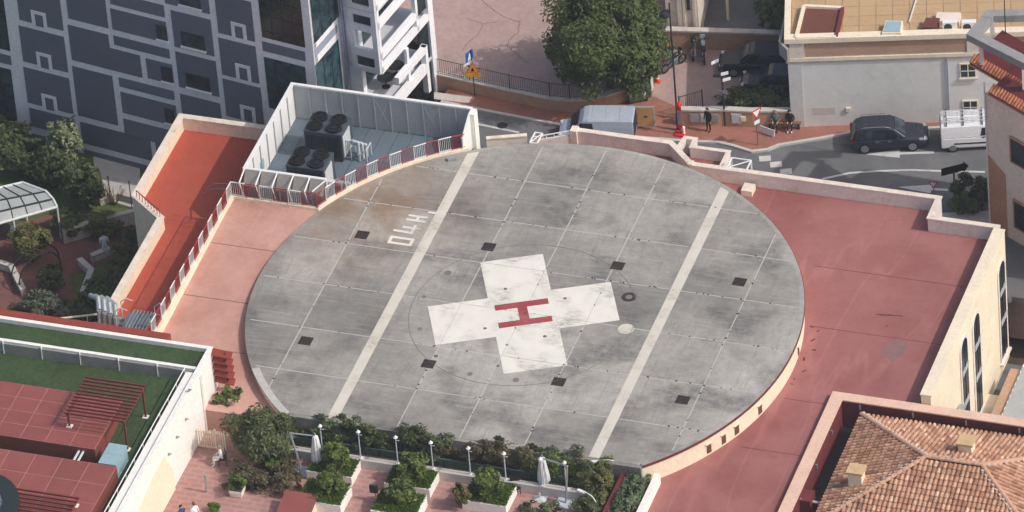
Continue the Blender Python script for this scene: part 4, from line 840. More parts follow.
# ================================================================== grey-walled building, top right
GA = at(792,127,ZS); GB = at(980,121,ZS); gd = Vector((GB.x-GA.x,GB.y-GA.y)); gan = math.atan2(gd.y,gd.x); GL = gd.length+4; GO = (GA.x,GA.y)
gb = thing('grey_building', 'flat-roofed building with a light grey street wall and tan roof', 'building', (GA.x,GA.y,ZS))
def gf(name, s0, s1, z0, z1, d0, d1, mat, par=gb): return MB().face_poly(GO, gan, [(s0,ZS+z0),(s1,ZS+z0),(s1,ZS+z1),(s0,ZS+z1)], d0, d1).build(name, mat, par)
gf('wall', 0, GL, -.2, 6.05, -14, 0, 'grey_wall'); gf('quoin', -.02, .75, -.2, 4.75, .001, .04, 'grey_wall2'); gf('cornice', -.12, GL, 4.75, 4.98, .001, .12, 'cream'); gf('cornice_drip', -.1, GL, 4.6, 4.75, .001, .05, 'stone_cap')
gf('frieze', 1.0, GL-4.6, 5.05, 6.0, .001, .05, 'tan_wall'); gf('pilaster', -.05, .98, 4.981, 6.1, .001, .1, 'cream_cap'); gf('pilaster', GL-4.58, GL-3.7, 4.981, 6.1, .001, .1, 'cream_cap'); gf('frieze', GL-3.68, GL, 5.05, 6.0, .001, .05, 'tan_wall')
gf('parapet', -.15, GL, 6.1, 6.42, -.35, .2, 'cream'); gf('parapet', -.15, .2, 6.1, 6.4, -14, -.351, 'cream')
# roof covering of wide tan sheets
for i in range(15):
    for j in range(14):
        s0 = .25+i*(GL-.3)/15; s1 = .25+(i+1)*(GL-.3)/15; d0 = -.4-j*.95; d1 = d0-.95; co, si = math.cos(gan), math.sin(gan); nx_, ny_ = si, -co
        pts = [(GO[0]+s*co+nx_*d, GO[1]+s*si+ny_*d) for s, d in ((s0+.012,d0-.012),(s1-.012,d0-.012),(s1-.012,d1+.012),(s0+.012,d1+.012))]; MB().prism(pts, ZS+6.0, ZS+6.12+random.uniform(0,.01)).build('roof_sheet','roof_tan',gb)
q = onplane(798,112,(*GO,0),gan); gf('wall_patch', 1.25, 2.55, .85, 1.35, .001, .012, 'grey_patch')
gf('meter_box', 3.2, 3.45, 1.05, 1.3, .001, .12, 'cream_cap')
gs = onplane(969,71,(GO[0],GO[1],0),gan)
for px0, px1, py0, py1 in ((961,975,64,76),(964,977,101,112)):
    s0 = onplane(px0,(py0+py1)/2,(*GO,0),gan)[0]; s1 = onplane(px1,(py0+py1)/2,(*GO,0),gan)[0]; zz1 = onplane((px0+px1)/2,py0,(*GO,0),gan)[1]-ZS; zz0 = onplane((px0+px1)/2,py1,(*GO,0),gan)[1]-ZS
    f = gf('window', s0-.08, s1+.08, zz0-.08, zz1+.08, .001, .06, 'cream'); gf('pane', s0, s1, zz0, zz1, .061, .072, 'window_glass', f); gf('mullion', (s0+s1)/2-.03, (s0+s1)/2+.03, zz0, zz1, .073, .09, 'cream', f); gf('glazing_bar', s0, s1, (zz0+zz1)/2-.03, (zz0+zz1)/2+.03, .091, .1, 'cream', f); gf('sill', s0-.15, s1+.15, zz0-.18, zz0-.081, .001, .16, 'stone_cap', f)
sp_ = onplane(948,80,(*GO,0),gan)[0]; m = MB(); co, si = math.cos(gan), math.sin(gan); m.tube((GO[0]+sp_*co+si*.08,GO[1]+sp_*si-co*.08,ZS),(GO[0]+sp_*co+si*.08,GO[1]+sp_*si-co*.08,ZS+4.6),.05); m.build('drain_pipe','spandrel',gb)
# sunken red skylight box on the roof, left
zr = ZS+6.13
def rbox(name, label, cat, pxs, z0, h, mat, rim=None, top=None):
    P4 = [at(x,y,z0+h) for x,y in pxs]; c = sum(P4, Vector())/4; t = thing(name, label, cat, (c.x,c.y,z0)); MB().prism([(p.x,p.y) for p in P4], z0-.01, z0+h).build('body', mat, t)
    if top: MB().prism([(c.x+(p.x-c.x)*.86,c.y+(p.y-c.y)*.86) for p in P4], z0+h+.001, z0+h+.03).build('lid', top, t)
    return t
P4 = [at(x,y,zr+.35) for x,y in ((804,5),(842.5,7),(836,36),(796,37))]; c = sum(P4,Vector())/4; t = thing('roof_light', 'dark red flat roof light with cream kerb on the tan roof', 'roof light', (c.x,c.y,zr)); MB().prism([(c.x+(p.x-c.x)*.92,c.y+(p.y-c.y)*.93) for p in P4], zr-.01, zr+.2).build('glazing','wood_door',t)
for i in range(4): a, b = P4[i], P4[(i+1)%4]; MB().wall([(a.x,a.y),(b.x,b.y)], zr-.012, zr+.35+.002*i, .2).build('kerb', 'maroon' if i == 1 else 'cream', t)
rbox('skylight', 'pale blue domed skylight on the tan roof', 'skylight', ((886,20.5),(903,21),(901,33),(882,33)), zr, .42, 'cream', top='box_blue')
rbox('roof_hatch', 'small maroon cabinet on the tan roof beside the fan units', 'cabinet', ((926,17.5),(940,18),(938,27),(922,27)), zr, .4, 'wood_door')
rbox('roof_panel', 'flat pale panel lying on the tan roof behind the fan units', 'panel', ((937,12),(961,12.5),(959,22),(935,21)), zr, .3, 'cream_cap')
for px, lab in ((953,'white outdoor fan unit on the tan roof, left of two'),(972,'white outdoor fan unit on the tan roof, right of two')):
    q = at(px-3,31,zr); t = thing('outdoor_unit', lab, 'fan unit', (q.x,q.y,zr), gan, 'white fan units on the tan roof'); MB().box(-.42,.42,-.17,.17,.08,.72).build('casing','white_metal',t,local=True,bevel=.02); f = MB(); f.add([(-.1+.24*math.cos(a),-.178,.4+.24*math.sin(a)) for a in np.linspace(0,2*math.pi,16)[:-1]],[tuple(range(15))]); f.build('fan_grille','steel_dark',t,local=True); MB().box(-.35,.35,-.1,.1,0,.079).build('feet','galv_dark',t,local=True)
m = MB(); a, b = at(909,23,zr), at(917,-3,zr); m.tube(a+Vector((0,0,.05)),b+Vector((0,0,.05)),.05); tag(m.build('roof_pipe','pale_metal'),'thin pale pipe running up the tan roof','pipe')
# grey side canopy at the left corner of that roof
m = MB(); P4 = [at(x,y,.5) for x,y in ((788,6),(796,6),(788,51),(780,43))]; cx = sum(P4,Vector())/4
cn = thing('side_canopy', 'narrow grey framed canopy at the left side of the grey building', 'canopy', (cx.x,cx.y,ZS)); MB().prism([(p.x,p.y) for p in P4], .2, .5).build('canopy_roof','frame_dark',cn); MB().wall([(P4[3].x,P4[3].y),(P4[0].x,P4[0].y)], .15, .62, .16).build('edge_beam','roof_grey',cn); MB().wall([(P4[2].x,P4[2].y),(P4[3].x,P4[3].y)], -.3, .62, .16).build('edge_beam','roof_grey',cn)


# ================================================================== right-edge house with clay eaves
RB = at(991,232,-6.0); rba = R_(-30)
rh = thing('corner_house', 'pinkish corner house with orange clay eaves and a grey roof frame at the right edge', 'building', (RB.x,RB.y,-9))
RO = (RB.x,RB.y)
def zof(px,py): return onplane(px,py,(*RO,0),rba)[1]
zE2 = zof(992,97); zMid = zof(985,150)
MB().face_poly(RO, rba, [(0,ZG-.6),(9,ZG-.6),(9,zE2),(0,zE2)], -2.6, 0).build('wall','wall_pinkgrey',rh)
MB().face_poly(RO, rba, [(-.05,ZG-.6),(1.4,ZG-.6),(1.4,zMid-.95),(-.05,zMid-.1)], .001, .05).build('base_course','wall_brown',rh)
def eave(p0, p1, z, n, name, drop=.32, out=.42):
    a, b = at(*p0,z), at(*p1,z); d = (b-a); d.z = 0; L = d.length; d.normalize(); nn = Vector((d.y,-d.x,0)); m = MB(); k = int(L/.22)
    for i in range(k):
        c0 = a+d*(i+.5)*.22; 
        for r_ in range(2):
            st = c0-nn*(out*(.5+.45*r_-.5))+Vector((0,0,drop*.5*r_)); e = c0-nn*(out*(.5+.5*r_))+Vector((0,0,drop*.5*(r_+1)+.02)); ring0 = []; ring1 = []
            for j in range(6):
                an_ = math.pi*j/5; o_ = d*math.cos(an_)*.1+Vector((0,0,math.sin(an_)*.09)); ring0.append(st+o_); ring1.append(e+o_*.85)
            m.loft([ring0,ring1])
    o = m.build(name,'eave_tile',rh); o['kind'] = 'stuff'; return a, b, d, nn, o
_nx, _ny = math.sin(rba), -math.cos(rba)
z1_ = onplane(985,72,(RO[0]-_nx*.6,RO[1]-_ny*.6,0),rba)[1]; z2_ = onplane(1000,100,(RO[0]+_nx*.45,RO[1]+_ny*.45,0),rba)[1]
e1 = eave((969,62),(1030,97),z1_,20,'eave_tiles'); e2 = eave((988,92),(1035,119),z2_,16,'eave_tiles')
MB().face_poly((RO[0]-_nx*1.3,RO[1]-_ny*1.3),rba,[(-.3,ZG-.6),(9,ZG-.6),(9,z1_-.25),(-.3,z1_-.25)],-2.4,0).build('wall','wall_pinkgrey',rh)
for (a,b,d,nn,o), dz in ((e1,0),(e2,0)):
    m = MB(); z = a.z; q = [a-nn*.05,b-nn*.05,b-nn*2.4,a-nn*2.4+d*.3]; m.add([(p.x,p.y,z+(-.02 if i < 2 else 1.1)) for i,p in enumerate(q)]+[(p.x,p.y,z-.14+(0 if i < 2 else 1.1)) for i,p in enumerate(q)], [(0,1,2,3),(7,6,5,4),(0,4,5,1),(1,5,6,2),(2,6,7,3),(3,7,4,0)]); m.build('roof_slope','maroon',rh)
    m = MB(); q = [a+nn*.0,b+nn*.0,b-nn*.25,a-nn*.25]; m.prism([(p.x,p.y) for p in q], z-.24, z-.145); m.build('fascia','wall_brown',rh)
# chamfered grey roof frame on posts
zF = z1_+2.0; print('FRAME', zF, z1_, z2_, [tuple(at(x,y,zF)) for x,y in ((1032,12),(990,13),(973,33),(1030,62))]); fr = [at(x,y,zF) for x,y in ((972,36),(990,12),(1030,13))]; fl_ = [at(x,y,zF) for x,y in ((972,36),(1030,66))]
for pl in ([at(x,y,zF) for x,y in ((1032,12),(990,13),(973,33),(1030,62))],):
    MB().wall([(p.x,p.y) for p in pl], zF-.45, zF, .62).build('roof_frame','roof_grey',rh)
m = MB()
for px, py in ((981,45),(1024,70),(992,22)):
    p = at(px,py,zF-.45); m.cbox((p.x,p.y,zF-1.1),(.25,.25,1.3),.3)
m.build('frame_post','pink_wall',rh); m = MB(); p = at(1005,20,zF); m.tube((p.x,p.y,zF-1.5),(p.x,p.y,zF+2.2),.03); m.build('aerial','steel_dark',rh)
for s0,s1,z0,z1 in ((2.0,3.4,zMid+.4,zMid+2.0),(2.1,3.6,zMid-4.2,zMid-2.4)):
    f = MB().face_poly(RO,rba,[(s0-.12,z0-.12),(s1+.12,z0-.12),(s1+.12,z1+.12),(s0-.12,z1+.12)],.06,.1).build('window','wall_brown',rh); MB().face_poly(RO,rba,[(s0,z0),(s1,z0),(s1,z1),(s0,z1)],.101,.112).build('pane','window_glass',f)
m = MB(); m.tube((RB.x-.02,RB.y-.06,-9),(RB.x-.02,RB.y-.06,zE2+.8),.05); m.build('corner_pipe','pink_wall',rh)
# yard east of the wing, annex with glazed lantern and awning
yd = MB(); yd.box(23.6,60,-60,13,ZG-.6,ZG); struct(yd,'yard','asphalt')
a_ = at(1008,297,-6.6); print('ANNEX',a_); an = thing('annex', 'tan annex with a glazed lantern beside the arched windows', 'building', (a_.x,a_.y,ZG)); AX, AY = a_.x, a_.y
MB().box(AX,AX+8,AY,AY+2.6,ZG,-6.6).build('wall','tan_wall',an); MB().box(AX-.08,AX+8.1,AY-.1,AY+2.7,-6.6,-6.48).build('coping','cream_cap',an); MB().box(AX+.3,AX+7.7,AY+.35,AY+2.3,-6.479,-6.40).build('roof_glass','tower_glass',an)
for x in (.15,1.9,3.7,5.5): MB().box(AX+x,AX+x+.14,AY+.2,AY+2.45,-6.479,-6.33).build('glazing_bar','cream',an)
a_ = at(1001,410,-7.6); b_ = at(1026,368,-7.6); aw = thing('awning', 'teal edged grey awning at the right edge below the arched windows', 'awning', (a_.x,a_.y,ZG)); x0 = (a_.x+b_.x)/2; m = MB(); m.prism([(x0,a_.y-1),(x0+5,a_.y-1),(x0+5,b_.y),(x0,b_.y)],[-7.65,-7.0,-7.0,-7.65],[-7.6,-6.95,-6.95,-7.6]); m.build('canopy','enc_panel',aw)
for i in range(24): m = MB(); m.cbox((x0-.02,a_.y-.9+i*.28,-7.7),(.06,.2,.2)); m.build('valance_flap','awning_teal' if i%2 else 'sign_white',aw)
MB().box(x0-.7,x0-.06,a_.y-1,b_.y,-7.9,-7.78).build('edge_beam','tan_wall',aw)
for y in (a_.y-.5,b_.y-.4): m = MB(); m.tube((x0+.1,y,ZG),(x0+.1,y,-7.66),.05); m.build('post','galv',aw)

# ================================================================== vehicles
def ring_sec(x, zb, zt, hb, ht, r=.12):
    """rounded section across the car at station x"""
    return [(x,-hb+r*.6,zb),(x,hb-r*.6,zb),(x,hb,zb+r),(x,hb*.5+ht*.5+.01,(zb+zt)*.5),(x,ht,zt-r),(x,ht-r,zt),(x,-ht+r,zt),(x,-ht,zt-r),(x,-hb*.5-ht*.5-.01,(zb+zt)*.5),(x,-hb,zb+r)]
def wheel(t, x, y, r, side):
    w = MB(); 
    for rr_, n in ((r,18),): w.tube((x,y-.1*side*-1,r),(x,y+.1*side*-1,r),rr_,n)
    o = w.build('wheel','tyre',t,local=True); m = MB(); m.tube((x,y,r),(x,y+.115*side,r),r*.66,16); 
    m.build('rim','alloy',o,local=True); h = MB()
    for k in range(5): a = 2*math.pi*k/5; h.cbox((x+math.cos(a)*r*.36,y+.122*side,r+math.sin(a)*r*.36),(.05,.02,.05))
    h.build('wheel_nuts','plastic_dark',o,local=True)
def vehicle(name, label, cat, loc, rz, paint, spec):
    L, W, Hh = spec['L'], spec['W'], spec['H']; t = thing(name, label, cat, loc, rz); hw = W/2
    MB().loft([ring_sec(x*L, zb, zt, hw*b, hw*c, .1) for x, zb, zt, b, c in spec['body']]).build('body', paint, t, local=True, smooth=False)
    cab = spec['cab']; MB().loft([[(x0*L,-hw*b,z0),(x0*L,hw*b,z0),(x1*L,hw*c,z1),(x1*L,-hw*c,z1)] if 0 else ring_sec(x0*L, z0-.06, z1, hw*b, hw*c, .09) for x0, z0, x1, z1, b, c in cab]).build('cabin', paint, t, local=True)
    for x in spec['wheels']:
        for s in (-1,1): wheel(t, x*L, s*(hw-.11), spec['wr'], s); a = MB(); a.ring((0,0),.0,.1,0,.1,n=4) if 0 else None
    return t, L, hw
def quadpart(t, pts, name, mat, th=.012, par=None):
    p = [Vector(q) for q in pts]; n = (p[1]-p[0]).cross(p[2]-p[0]).normalized()*th; k = len(p); m = MB(); m.add(p+[q+n for q in p], [tuple(range(k-1,-1,-1)),tuple(range(k,2*k))]+[(i,(i+1)%k,k+(i+1)%k,k+i) for i in range(k)]); return m.build(name, mat, par or t, local=True)
def car(name, label, cat, loc, rz, paint, L=4.6, W=1.82, H=1.68, suv=True, rails=True):
    z1 = H*.58; sp = dict(L=L,W=W,H=H,wr=.35 if suv else .32,wheels=(.175,.79),
      body=[(0,.42,z1*.9,.86,.8),(.03,.3,z1*1.0,.96,.92),(.2,.28,z1*1.03,1,.97),(.5,.27,z1*1.0,1,.97),(.7,.28,z1*.99,1,.96),(.88,.3,z1*.9,.98,.9),(.97,.36,z1*.78,.9,.8),(1.,.42,z1*.66,.78,.68)],
      cab=[(.03,z1,0,z1+.06,.88,.84),(.08,z1,0,H*.9,.93,.78),(.16,z1,0,H*.985,.94,.77),(.36,z1,0,H,.95,.77),(.5,z1,0,H*.985,.95,.77),(.57,z1,0,H*.93,.94,.77),(.70,z1,0,z1+.05,.9,.84)])
    t, L, hw = vehicle(name, label, cat, loc, rz, paint, sp); zr = H
    def side(s, xs, lo=.03, hi=.12):
        y0 = hw*.955*s; y1 = hw*.80*s; pts = [(xs[0]*L,y0,z1+lo+.03),(xs[1]*L,y0,z1+lo+.03),(xs[2]*L,y1,H-hi),(xs[3]*L,y1,H-hi)]
        return pts if s < 0 else pts[::-1]
    for s in (-1,1):
        for xs in ((.115,.28,.28,.15),(.29,.44,.44,.29),(.45,.62,.53,.45)): quadpart(t, side(s,xs), 'side_window', 'window_glass')
        m = MB(); m.cbox((.6*L,s*(hw+.06),z1+.1),(.12,.18,.13)); m.build('mirror', paint, t, local=True)
        m = MB(); m.cbox((.955*L,s*hw*.68,z1*.76),(.2,.26,.1),-.35*s); m.build('headlight','lamp_clear',t,local=True); m = MB(); m.cbox((.012*L,s*hw*.82,z1*.95),(.1,.2,.3)); m.build('tail_light','lamp_red',t,local=True)
        m = MB(); m.cbox((.48*L,s*(hw*.99),.42),(.5*L,.05,.16)); m.build('sill_trim','plastic_dark',t,local=True)
        for x in (.34,.5): m = MB(); m.cbox((x*L,s*(hw*.995),z1*.86),(.2,.04,.035)); m.build('door_handle','chrome' if suv else 'plastic_dark',t,local=True)
        if rails: m = MB(); m.path([(.14*L,s*hw*.72,H-.02),(.17*L,s*hw*.72,H+.06),(.45*L,s*hw*.72,H+.06),(.52*L,s*hw*.72,H-.04)],.022); m.build('roof_rail','chrome',t,local=True)
    quadpart(t, [(.565*L+.04,-hw*.66,H*.935),(.695*L+.03,-hw*.76,z1+.12),(.695*L+.03,hw*.76,z1+.12),(.565*L+.04,hw*.66,H*.935)][::1], 'windscreen','window_glass',.02)
    quadpart(t, [(.075*L-.02,hw*.66,H*.88),(.03*L-.02,hw*.74,z1+.12),(.03*L-.02,-hw*.74,z1+.12),(.075*L-.02,-hw*.66,H*.88)], 'rear_window','window_glass',.02)
    m = MB(); m.cbox((.995*L,0,z1*.62),(.06,hw*1.0,.14)); m.build('grille','plastic_dark',t,local=True); m = MB(); m.cbox((.985*L,0,.45),(.14,hw*1.7,.16)); m.build('front_bumper','plastic_dark' if suv else paint,t,local=True)
    m = MB(); m.cbox((1.01*L,0,.5),(.03,.5,.11)); m.build('number_plate','sign_white',t,local=True)
    return t
w0, w1 = at(865,153,ZRD), at(921,150,ZRD); an_ = math.atan2(w1.y-w0.y,w1.x-w0.x); d_ = Vector((math.cos(an_),math.sin(an_),0)); n_ = Vector((-d_.y,d_.x,0))
base = w0-d_*.175*4.5+n_*.8; car('parked_suv','dark grey SUV with chrome roof rails parked by the grey wall','car',(base.x,base.y,ZRD),an_,'paint_navy',4.5,1.82,1.62)
def panel_van(name, label, loc, rz, paint, L, W, H, rack=False, opendoor=False):
    sp = dict(L=L,W=W,H=H,wr=.32,wheels=(.15,.80), body=[(0,.34,1.0,.96,.96),(.01,.28,1.05,1,1),(.3,.27,1.05,1,1),(.62,.27,1.05,1,.99),(.8,.28,1.02,1,.97),(.93,.3,.92,.97,.9),(.985,.36,.8,.88,.8),(1.,.42,.7,.8,.7)],
      cab=[(.0,1.0,0,H*.96,.98,.86),(.012,1.0,0,H*.99,.99,.87),(.3,1.0,0,H,.99,.87),(.6,1.0,0,H,.98,.86),(.66,1.0,0,H*.97,.97,.84),(.72,1.0,0,H*.86,.95,.82),(.84,1.0,0,1.08,.9,.84)])
    t, L, hw = vehicle(name, label, 'van', loc, rz, paint, sp)
    for s in (-1,1):
        pts = [(.52*L,s*hw*.985,1.12),(.765*L,s*hw*.97,1.12),(.70*L,s*hw*.885,H-.2),(.54*L,s*hw*.895,H-.2)]; quadpart(t, pts if s < 0 else pts[::-1], 'side_window','window_glass')
        m = MB(); m.cbox((.74*L,s*(hw+.08),1.12),(.12,.2,.2)); m.build('mirror','plastic_dark',t,local=True); m = MB(); m.cbox((.45*L,s*(hw*.995),.62),(.56*L,.05,.09)); m.build('rub_strip','plastic_dark',t,local=True)
        m = MB(); m.cbox((.96*L,s*hw*.66,.78),(.26,.3,.16),-.35*s); m.build('headlight','lamp_clear',t,local=True); m = MB(); m.cbox((.0,s*hw*.9,1.05),(.05,.1,.4)); m.build('tail_light','lamp_red',t,local=True)
        m = MB(); m.cbox((.56*L,s*(hw*.99),1.0),(.18,.05,.04)); m.build('door_handle','plastic_dark',t,local=True)
    quadpart(t, [(.725*L+.02,-hw*.74,H*.87),(.835*L+.02,-hw*.78,1.12),(.835*L+.02,hw*.78,1.12),(.725*L+.02,hw*.74,H*.87)], 'windscreen','window_glass',.025)
    for x in (.18,.36,.54): m = MB(); m.cbox((x*L,0,H+.004),(.03,hw*1.5,.02)); m.build('roof_rib',paint,t,local=True)
    m = MB(); m.cbox((.99*L,0,.46),(.12,hw*1.6,.2)); m.build('front_bumper','plastic_dark',t,local=True)
    if rack:
        r = thing('roof_rack_load','pair of grey aluminium ladders on the white van roof','ladder',(loc[0],loc[1],loc[2]),rz)
        for s in (-.4,.4):
            m = MB(); y = s*hw
            for dy in (-.16,.16): m.cbox((.36*L,y+dy,H+.16),(.68*L,.035,.05))
            m.build('ladder_stile','pale_metal',r,local=True)
            for k in range(7): m = MB(); m.cbox((.06*L+k*.1*L,y,H+.16),(.035,.30,.03)); m.build('rung','pale_metal',r,local=True)
        m = MB()
        for x in (.08,.3,.55): m.cbox((x*L,0,H+.09),(.06,hw*1.7,.05)); [m.cbox((x*L,s*hw*.8,H+.03),(.05,.05,.1)) for s in (-1,1)]
        m.build('rack_bar','steel_dark',t,local=True)
    if opendoor:
        m = MB(); m.box(.05,.9,-hw*.86,hw*.86,.55,H*.93); 
        quadpart(t, [(-.005,hw*.86,H*.9),(-.005,hw*.86,.55),(-.005,-hw*.86,.55),(-.005,-hw*.86,H*.9)], 'load_opening','dark_hole',.012)
        o = MB(); o.cbox((-.56,-hw*.93,1.05),(1.05,.05,1.42)); dd = o.build('rear_door',paint,t,local=True); o = MB(); o.cbox((-.56,-hw*.93+.036,1.05),(.96,.02,1.3)); o.build('door_lining','ply',dd,local=True); o = MB(); o.cbox((-.55,-hw*.93+.052,1.05),(.2,.012,.1)); o.build('door_handle','plastic_dark',dd,local=True)
    else:
        quadpart(t, [(-.01,hw*.7,H*.9),(-.01,hw*.7,1.2),(-.01,-hw*.7,1.2),(-.01,-hw*.7,H*.9)], 'rear_window','window_glass',.012)
    return t
v0 = at(953,151,ZRD); vb = v0-d_*.15*4.4+n_*.75; panel_van('parked_van','white panel van with ladders on its roof parked ahead of the SUV',(vb.x,vb.y,ZRD),an_,'paint_white',4.4,1.82,1.8,rack=True)
# silver van on the pavement edge behind the deck, nose to the left
c0 = Vector((-1.2,23.75,0)); va = math.atan2(-.75,-4.3)
panel_van('parked_van','silver blue van with its tan-lined rear door open beside the bins',(c0.x,c0.y,ZRD),va+.04,'paint_silver',4.45,1.84,1.95,opendoor=True)
q = at(728,73,ZS); car('parked_car','black people carrier parked in the forecourt below the boundary wall','car',(q.x+3.6,q.y+1.2,ZS+.004),R_(182)+.17,'paint_black',4.3,1.78,1.6,suv=False,rails=False)
q = at(738,92,ZS); car('parked_car','dark blue hatchback in the forecourt right behind the hedge','car',(q.x+3.9,q.y+1.15,ZS+.004),R_(180)+.17,'paint_navy',3.9,1.7,1.45,suv=False,rails=False)

# motorbikes
def motorbike(label, px, py, rz, paint, seat='plastic_dark'):
    q = at(px,py,ZS); t = thing('motorbike', label, 'motorbike', (q.x,q.y,ZS+.004), rz, 'motorbikes parked in the forecourt')
    for x in (-.68,.68):
        m = MB(); 
        rings = []
        for i in range(18):
            a = 2*math.pi*i/18; rings.append([(x+(.27+.055*math.cos(b))*math.cos(a), .055*math.sin(b), .32+(.27+.055*math.cos(b))*math.sin(a)) for b in np.linspace(0,2*math.pi,7)[:-1]])
        m.loft(rings+[rings[0]],cap=False); o = m.build('wheel','tyre',t,local=True); m = MB()
        for k in range(5): a = math.pi*k/5; m.tube((x-.25*math.cos(a),0,.32-.25*math.sin(a)),(x+.25*math.cos(a),0,.32+.25*math.sin(a)),.012,4)
        m.tube((x,-.06,.32),(x,.06,.32),.05); m.build('spokes','alloy',o,local=True)
    MB().loft([[(x,w*c*1.,z+h*s) for c,s in ((1,0),(.7,.7),(0,1),(-.7,.7),(-1,0),(-.7,-.7),(0,-1),(.7,-.7))] for x,w,z,h in ((-.05,.05,.78,.06),(.1,.14,.84,.13),(.35,.15,.86,.13),(.5,.06,.84,.06))]).build('tank',paint,t,local=True,smooth=True)
    MB().loft([[(x,w*c,z+h*s) for c,s in ((1,0),(.7,.7),(0,1),(-.7,.7),(-1,0),(-.7,-.7),(0,-1),(.7,-.7))] for x,w,z,h in ((-.78,.06,.92,.04),(-.6,.13,.86,.07),(-.25,.13,.8,.07),(0,.09,.8,.05))]).build('seat',seat,t,local=True,smooth=True)
    m = MB(); m.cbox((.05,0,.45),(.5,.26,.42)); m.tube((-.1,.16,.3),(-.75,.18,.42),.06); m.build('engine','galv_dark',t,local=True,bevel=.05); m = MB()
    for s in (-1,1): m.tube((.68,s*.09,.32),(.46,s*.09,1.0),.03); m.tube((-.68,s*.09,.32),(-.2,s*.09,.5),.03)
    m.build('fork','chrome',t,local=True); m = MB(); m.path([(.3,-.38,1.08),(.44,-.2,1.04),(.44,.2,1.04),(.3,.38,1.08)],.02); m.build('handlebar','plastic_dark',t,local=True); m = MB(); m.tube((.5,0,.9),(.62,0,.9),.1,10); m.build('headlight','lamp_clear',t,local=True)
    m = MB(); m.cbox((-.82,0,.82),(.05,.14,.08)); m.build('tail_light','lamp_red',t,local=True); m = MB(); m.cbox((.55,0,1.12),(.03,.3,.24),0); m.build('windshield',paint,t,local=True)
    return t
motorbike('brown motorbike parked nearest the large tree', 665, 60, R_(75), 'wood'); motorbike('dark motorbike with red tail light beside the lamp post', 674, 68, R_(60), 'paint_navy'); motorbike('black motorbike parked left of the silver one below the boundary wall', 694, 54, R_(105), 'paint_black'); motorbike('silver blue motorbike parked nearest the black people carrier', 704, 57, R_(110), 'paint_silver')

# bins, cone, signs, lamp
q = at(636,103,ZS); t = thing('waste_container','dark grey four-wheeled waste container beside the silver van','bin',(q.x,q.y+.35,ZS),.55); MB().loft([[(-.55,-.4,.18),(.55,-.4,.18),(.55,.4,.18),(-.55,.4,.18)],[(-.68,-.5,1.02),(.68,-.5,1.02),(.68,.5,1.02),(-.68,.5,1.02)]]).build('body','bin_grey',t,local=True)
m = MB(); m.add([(-.72,-.54,1.03),(.72,-.54,1.03),(.72,.54,1.03),(-.72,.54,1.03),(-.68,-.3,1.2),(.68,-.3,1.2),(.68,.5,1.16),(-.68,.5,1.16)],[(3,2,1,0),(4,5,6,7),(0,1,5,4),(1,2,6,5),(2,3,7,6),(3,0,4,7)]); m.build('lid','bin_grey',t,local=True)
for x in (-.45,.45):
    for y in (-.3,.3): m = MB(); m.tube((x,y-.03,.09),(x,y+.03,.09),.09,10); m.build('wheel','tyre',t,local=True)
m = MB(); m.cbox((.3,-.475,.65),(.22,.02,.26)); m.build('sticker','sign_white',t,local=True)
q = at(658,82,ZS); t = thing('traffic_cone','small orange traffic cone near the gate','cone',(q.x,q.y,ZS+.004)); m = MB(); m.box(-.17,.17,-.17,.17,0,.03); m.build('base','cone_orange',t,local=True); m = MB(); m.tube((0,0,.03),(0,0,.5),.13,12,.03); m.build('body','cone_orange',t,local=True); m = MB(); m.tube((0,0,.24),(0,0,.33),.094,12,.075); m.build('band','sign_white',t,local=True)
# street lamp
q = at(678,130,ZS); t = thing('street_lamp','tall thin dark street lamp standing in front of the large tree','street lamp',(q.x,q.y,ZS)); m = MB(); m.tube((0,0,0),(0,0,1.2),.09); m.tube((0,0,1.2),(0,0,9.1),.06,8,.05); m.build('post','steel_dark',t,local=True); m = MB(); m.tube((0,0,8.4),(-.25,0,8.55),.03); m.loft([[(-.3+r_*math.cos(a),r_*math.sin(a),z) for a in np.linspace(0,2*math.pi,11)[:-1]] for r_,z in ((.1,8.5),(.3,8.42),(.34,8.2),(.2,8.05))]); m.build('lamp_head','steel_dark',t,local=True)
# red covered sign stand
q = at(678,131,ZS); t = thing('red_sign','red framed notice stand with a pale board at the gate','sign',(q.x+.25,q.y-.3,ZS)); MB().box(-.32,.32,-.25,.25,0,.12).build('base','sign_red',t,local=True,bevel=.03); m = MB(); m.box(-.13,.13,-.04,.04,.5,2.0); m.box(-.04,.04,-.03,.03,.12,.5); m.build('board_frame','sign_red',t,local=True); m = MB(); m.box(-.1,.1,-.056,-.041,.75,1.75); m.build('board','galv',t,local=True); m = MB(); m.loft([[(r_*math.cos(a),r_*math.sin(a),z) for a in np.linspace(0,2*math.pi,13)[:-1]] for r_,z in ((.08,2.0),(.15,2.08),(.16,2.2),(.09,2.32))]); m.build('hood','sign_red',t,local=True)
q = at(684,135,ZS); t = thing('bollard','short white bollard beside the red sign stand','bollard',(q.x,q.y,ZS)); m = MB(); m.tube((0,0,0),(0,0,.55),.09,10,.07); m.build('post','sign_white',t,local=True); m = MB(); m.tube((0,0,.551),(0,0,.62),.1,10,.05); m.build('cap','sign_white',t,local=True)
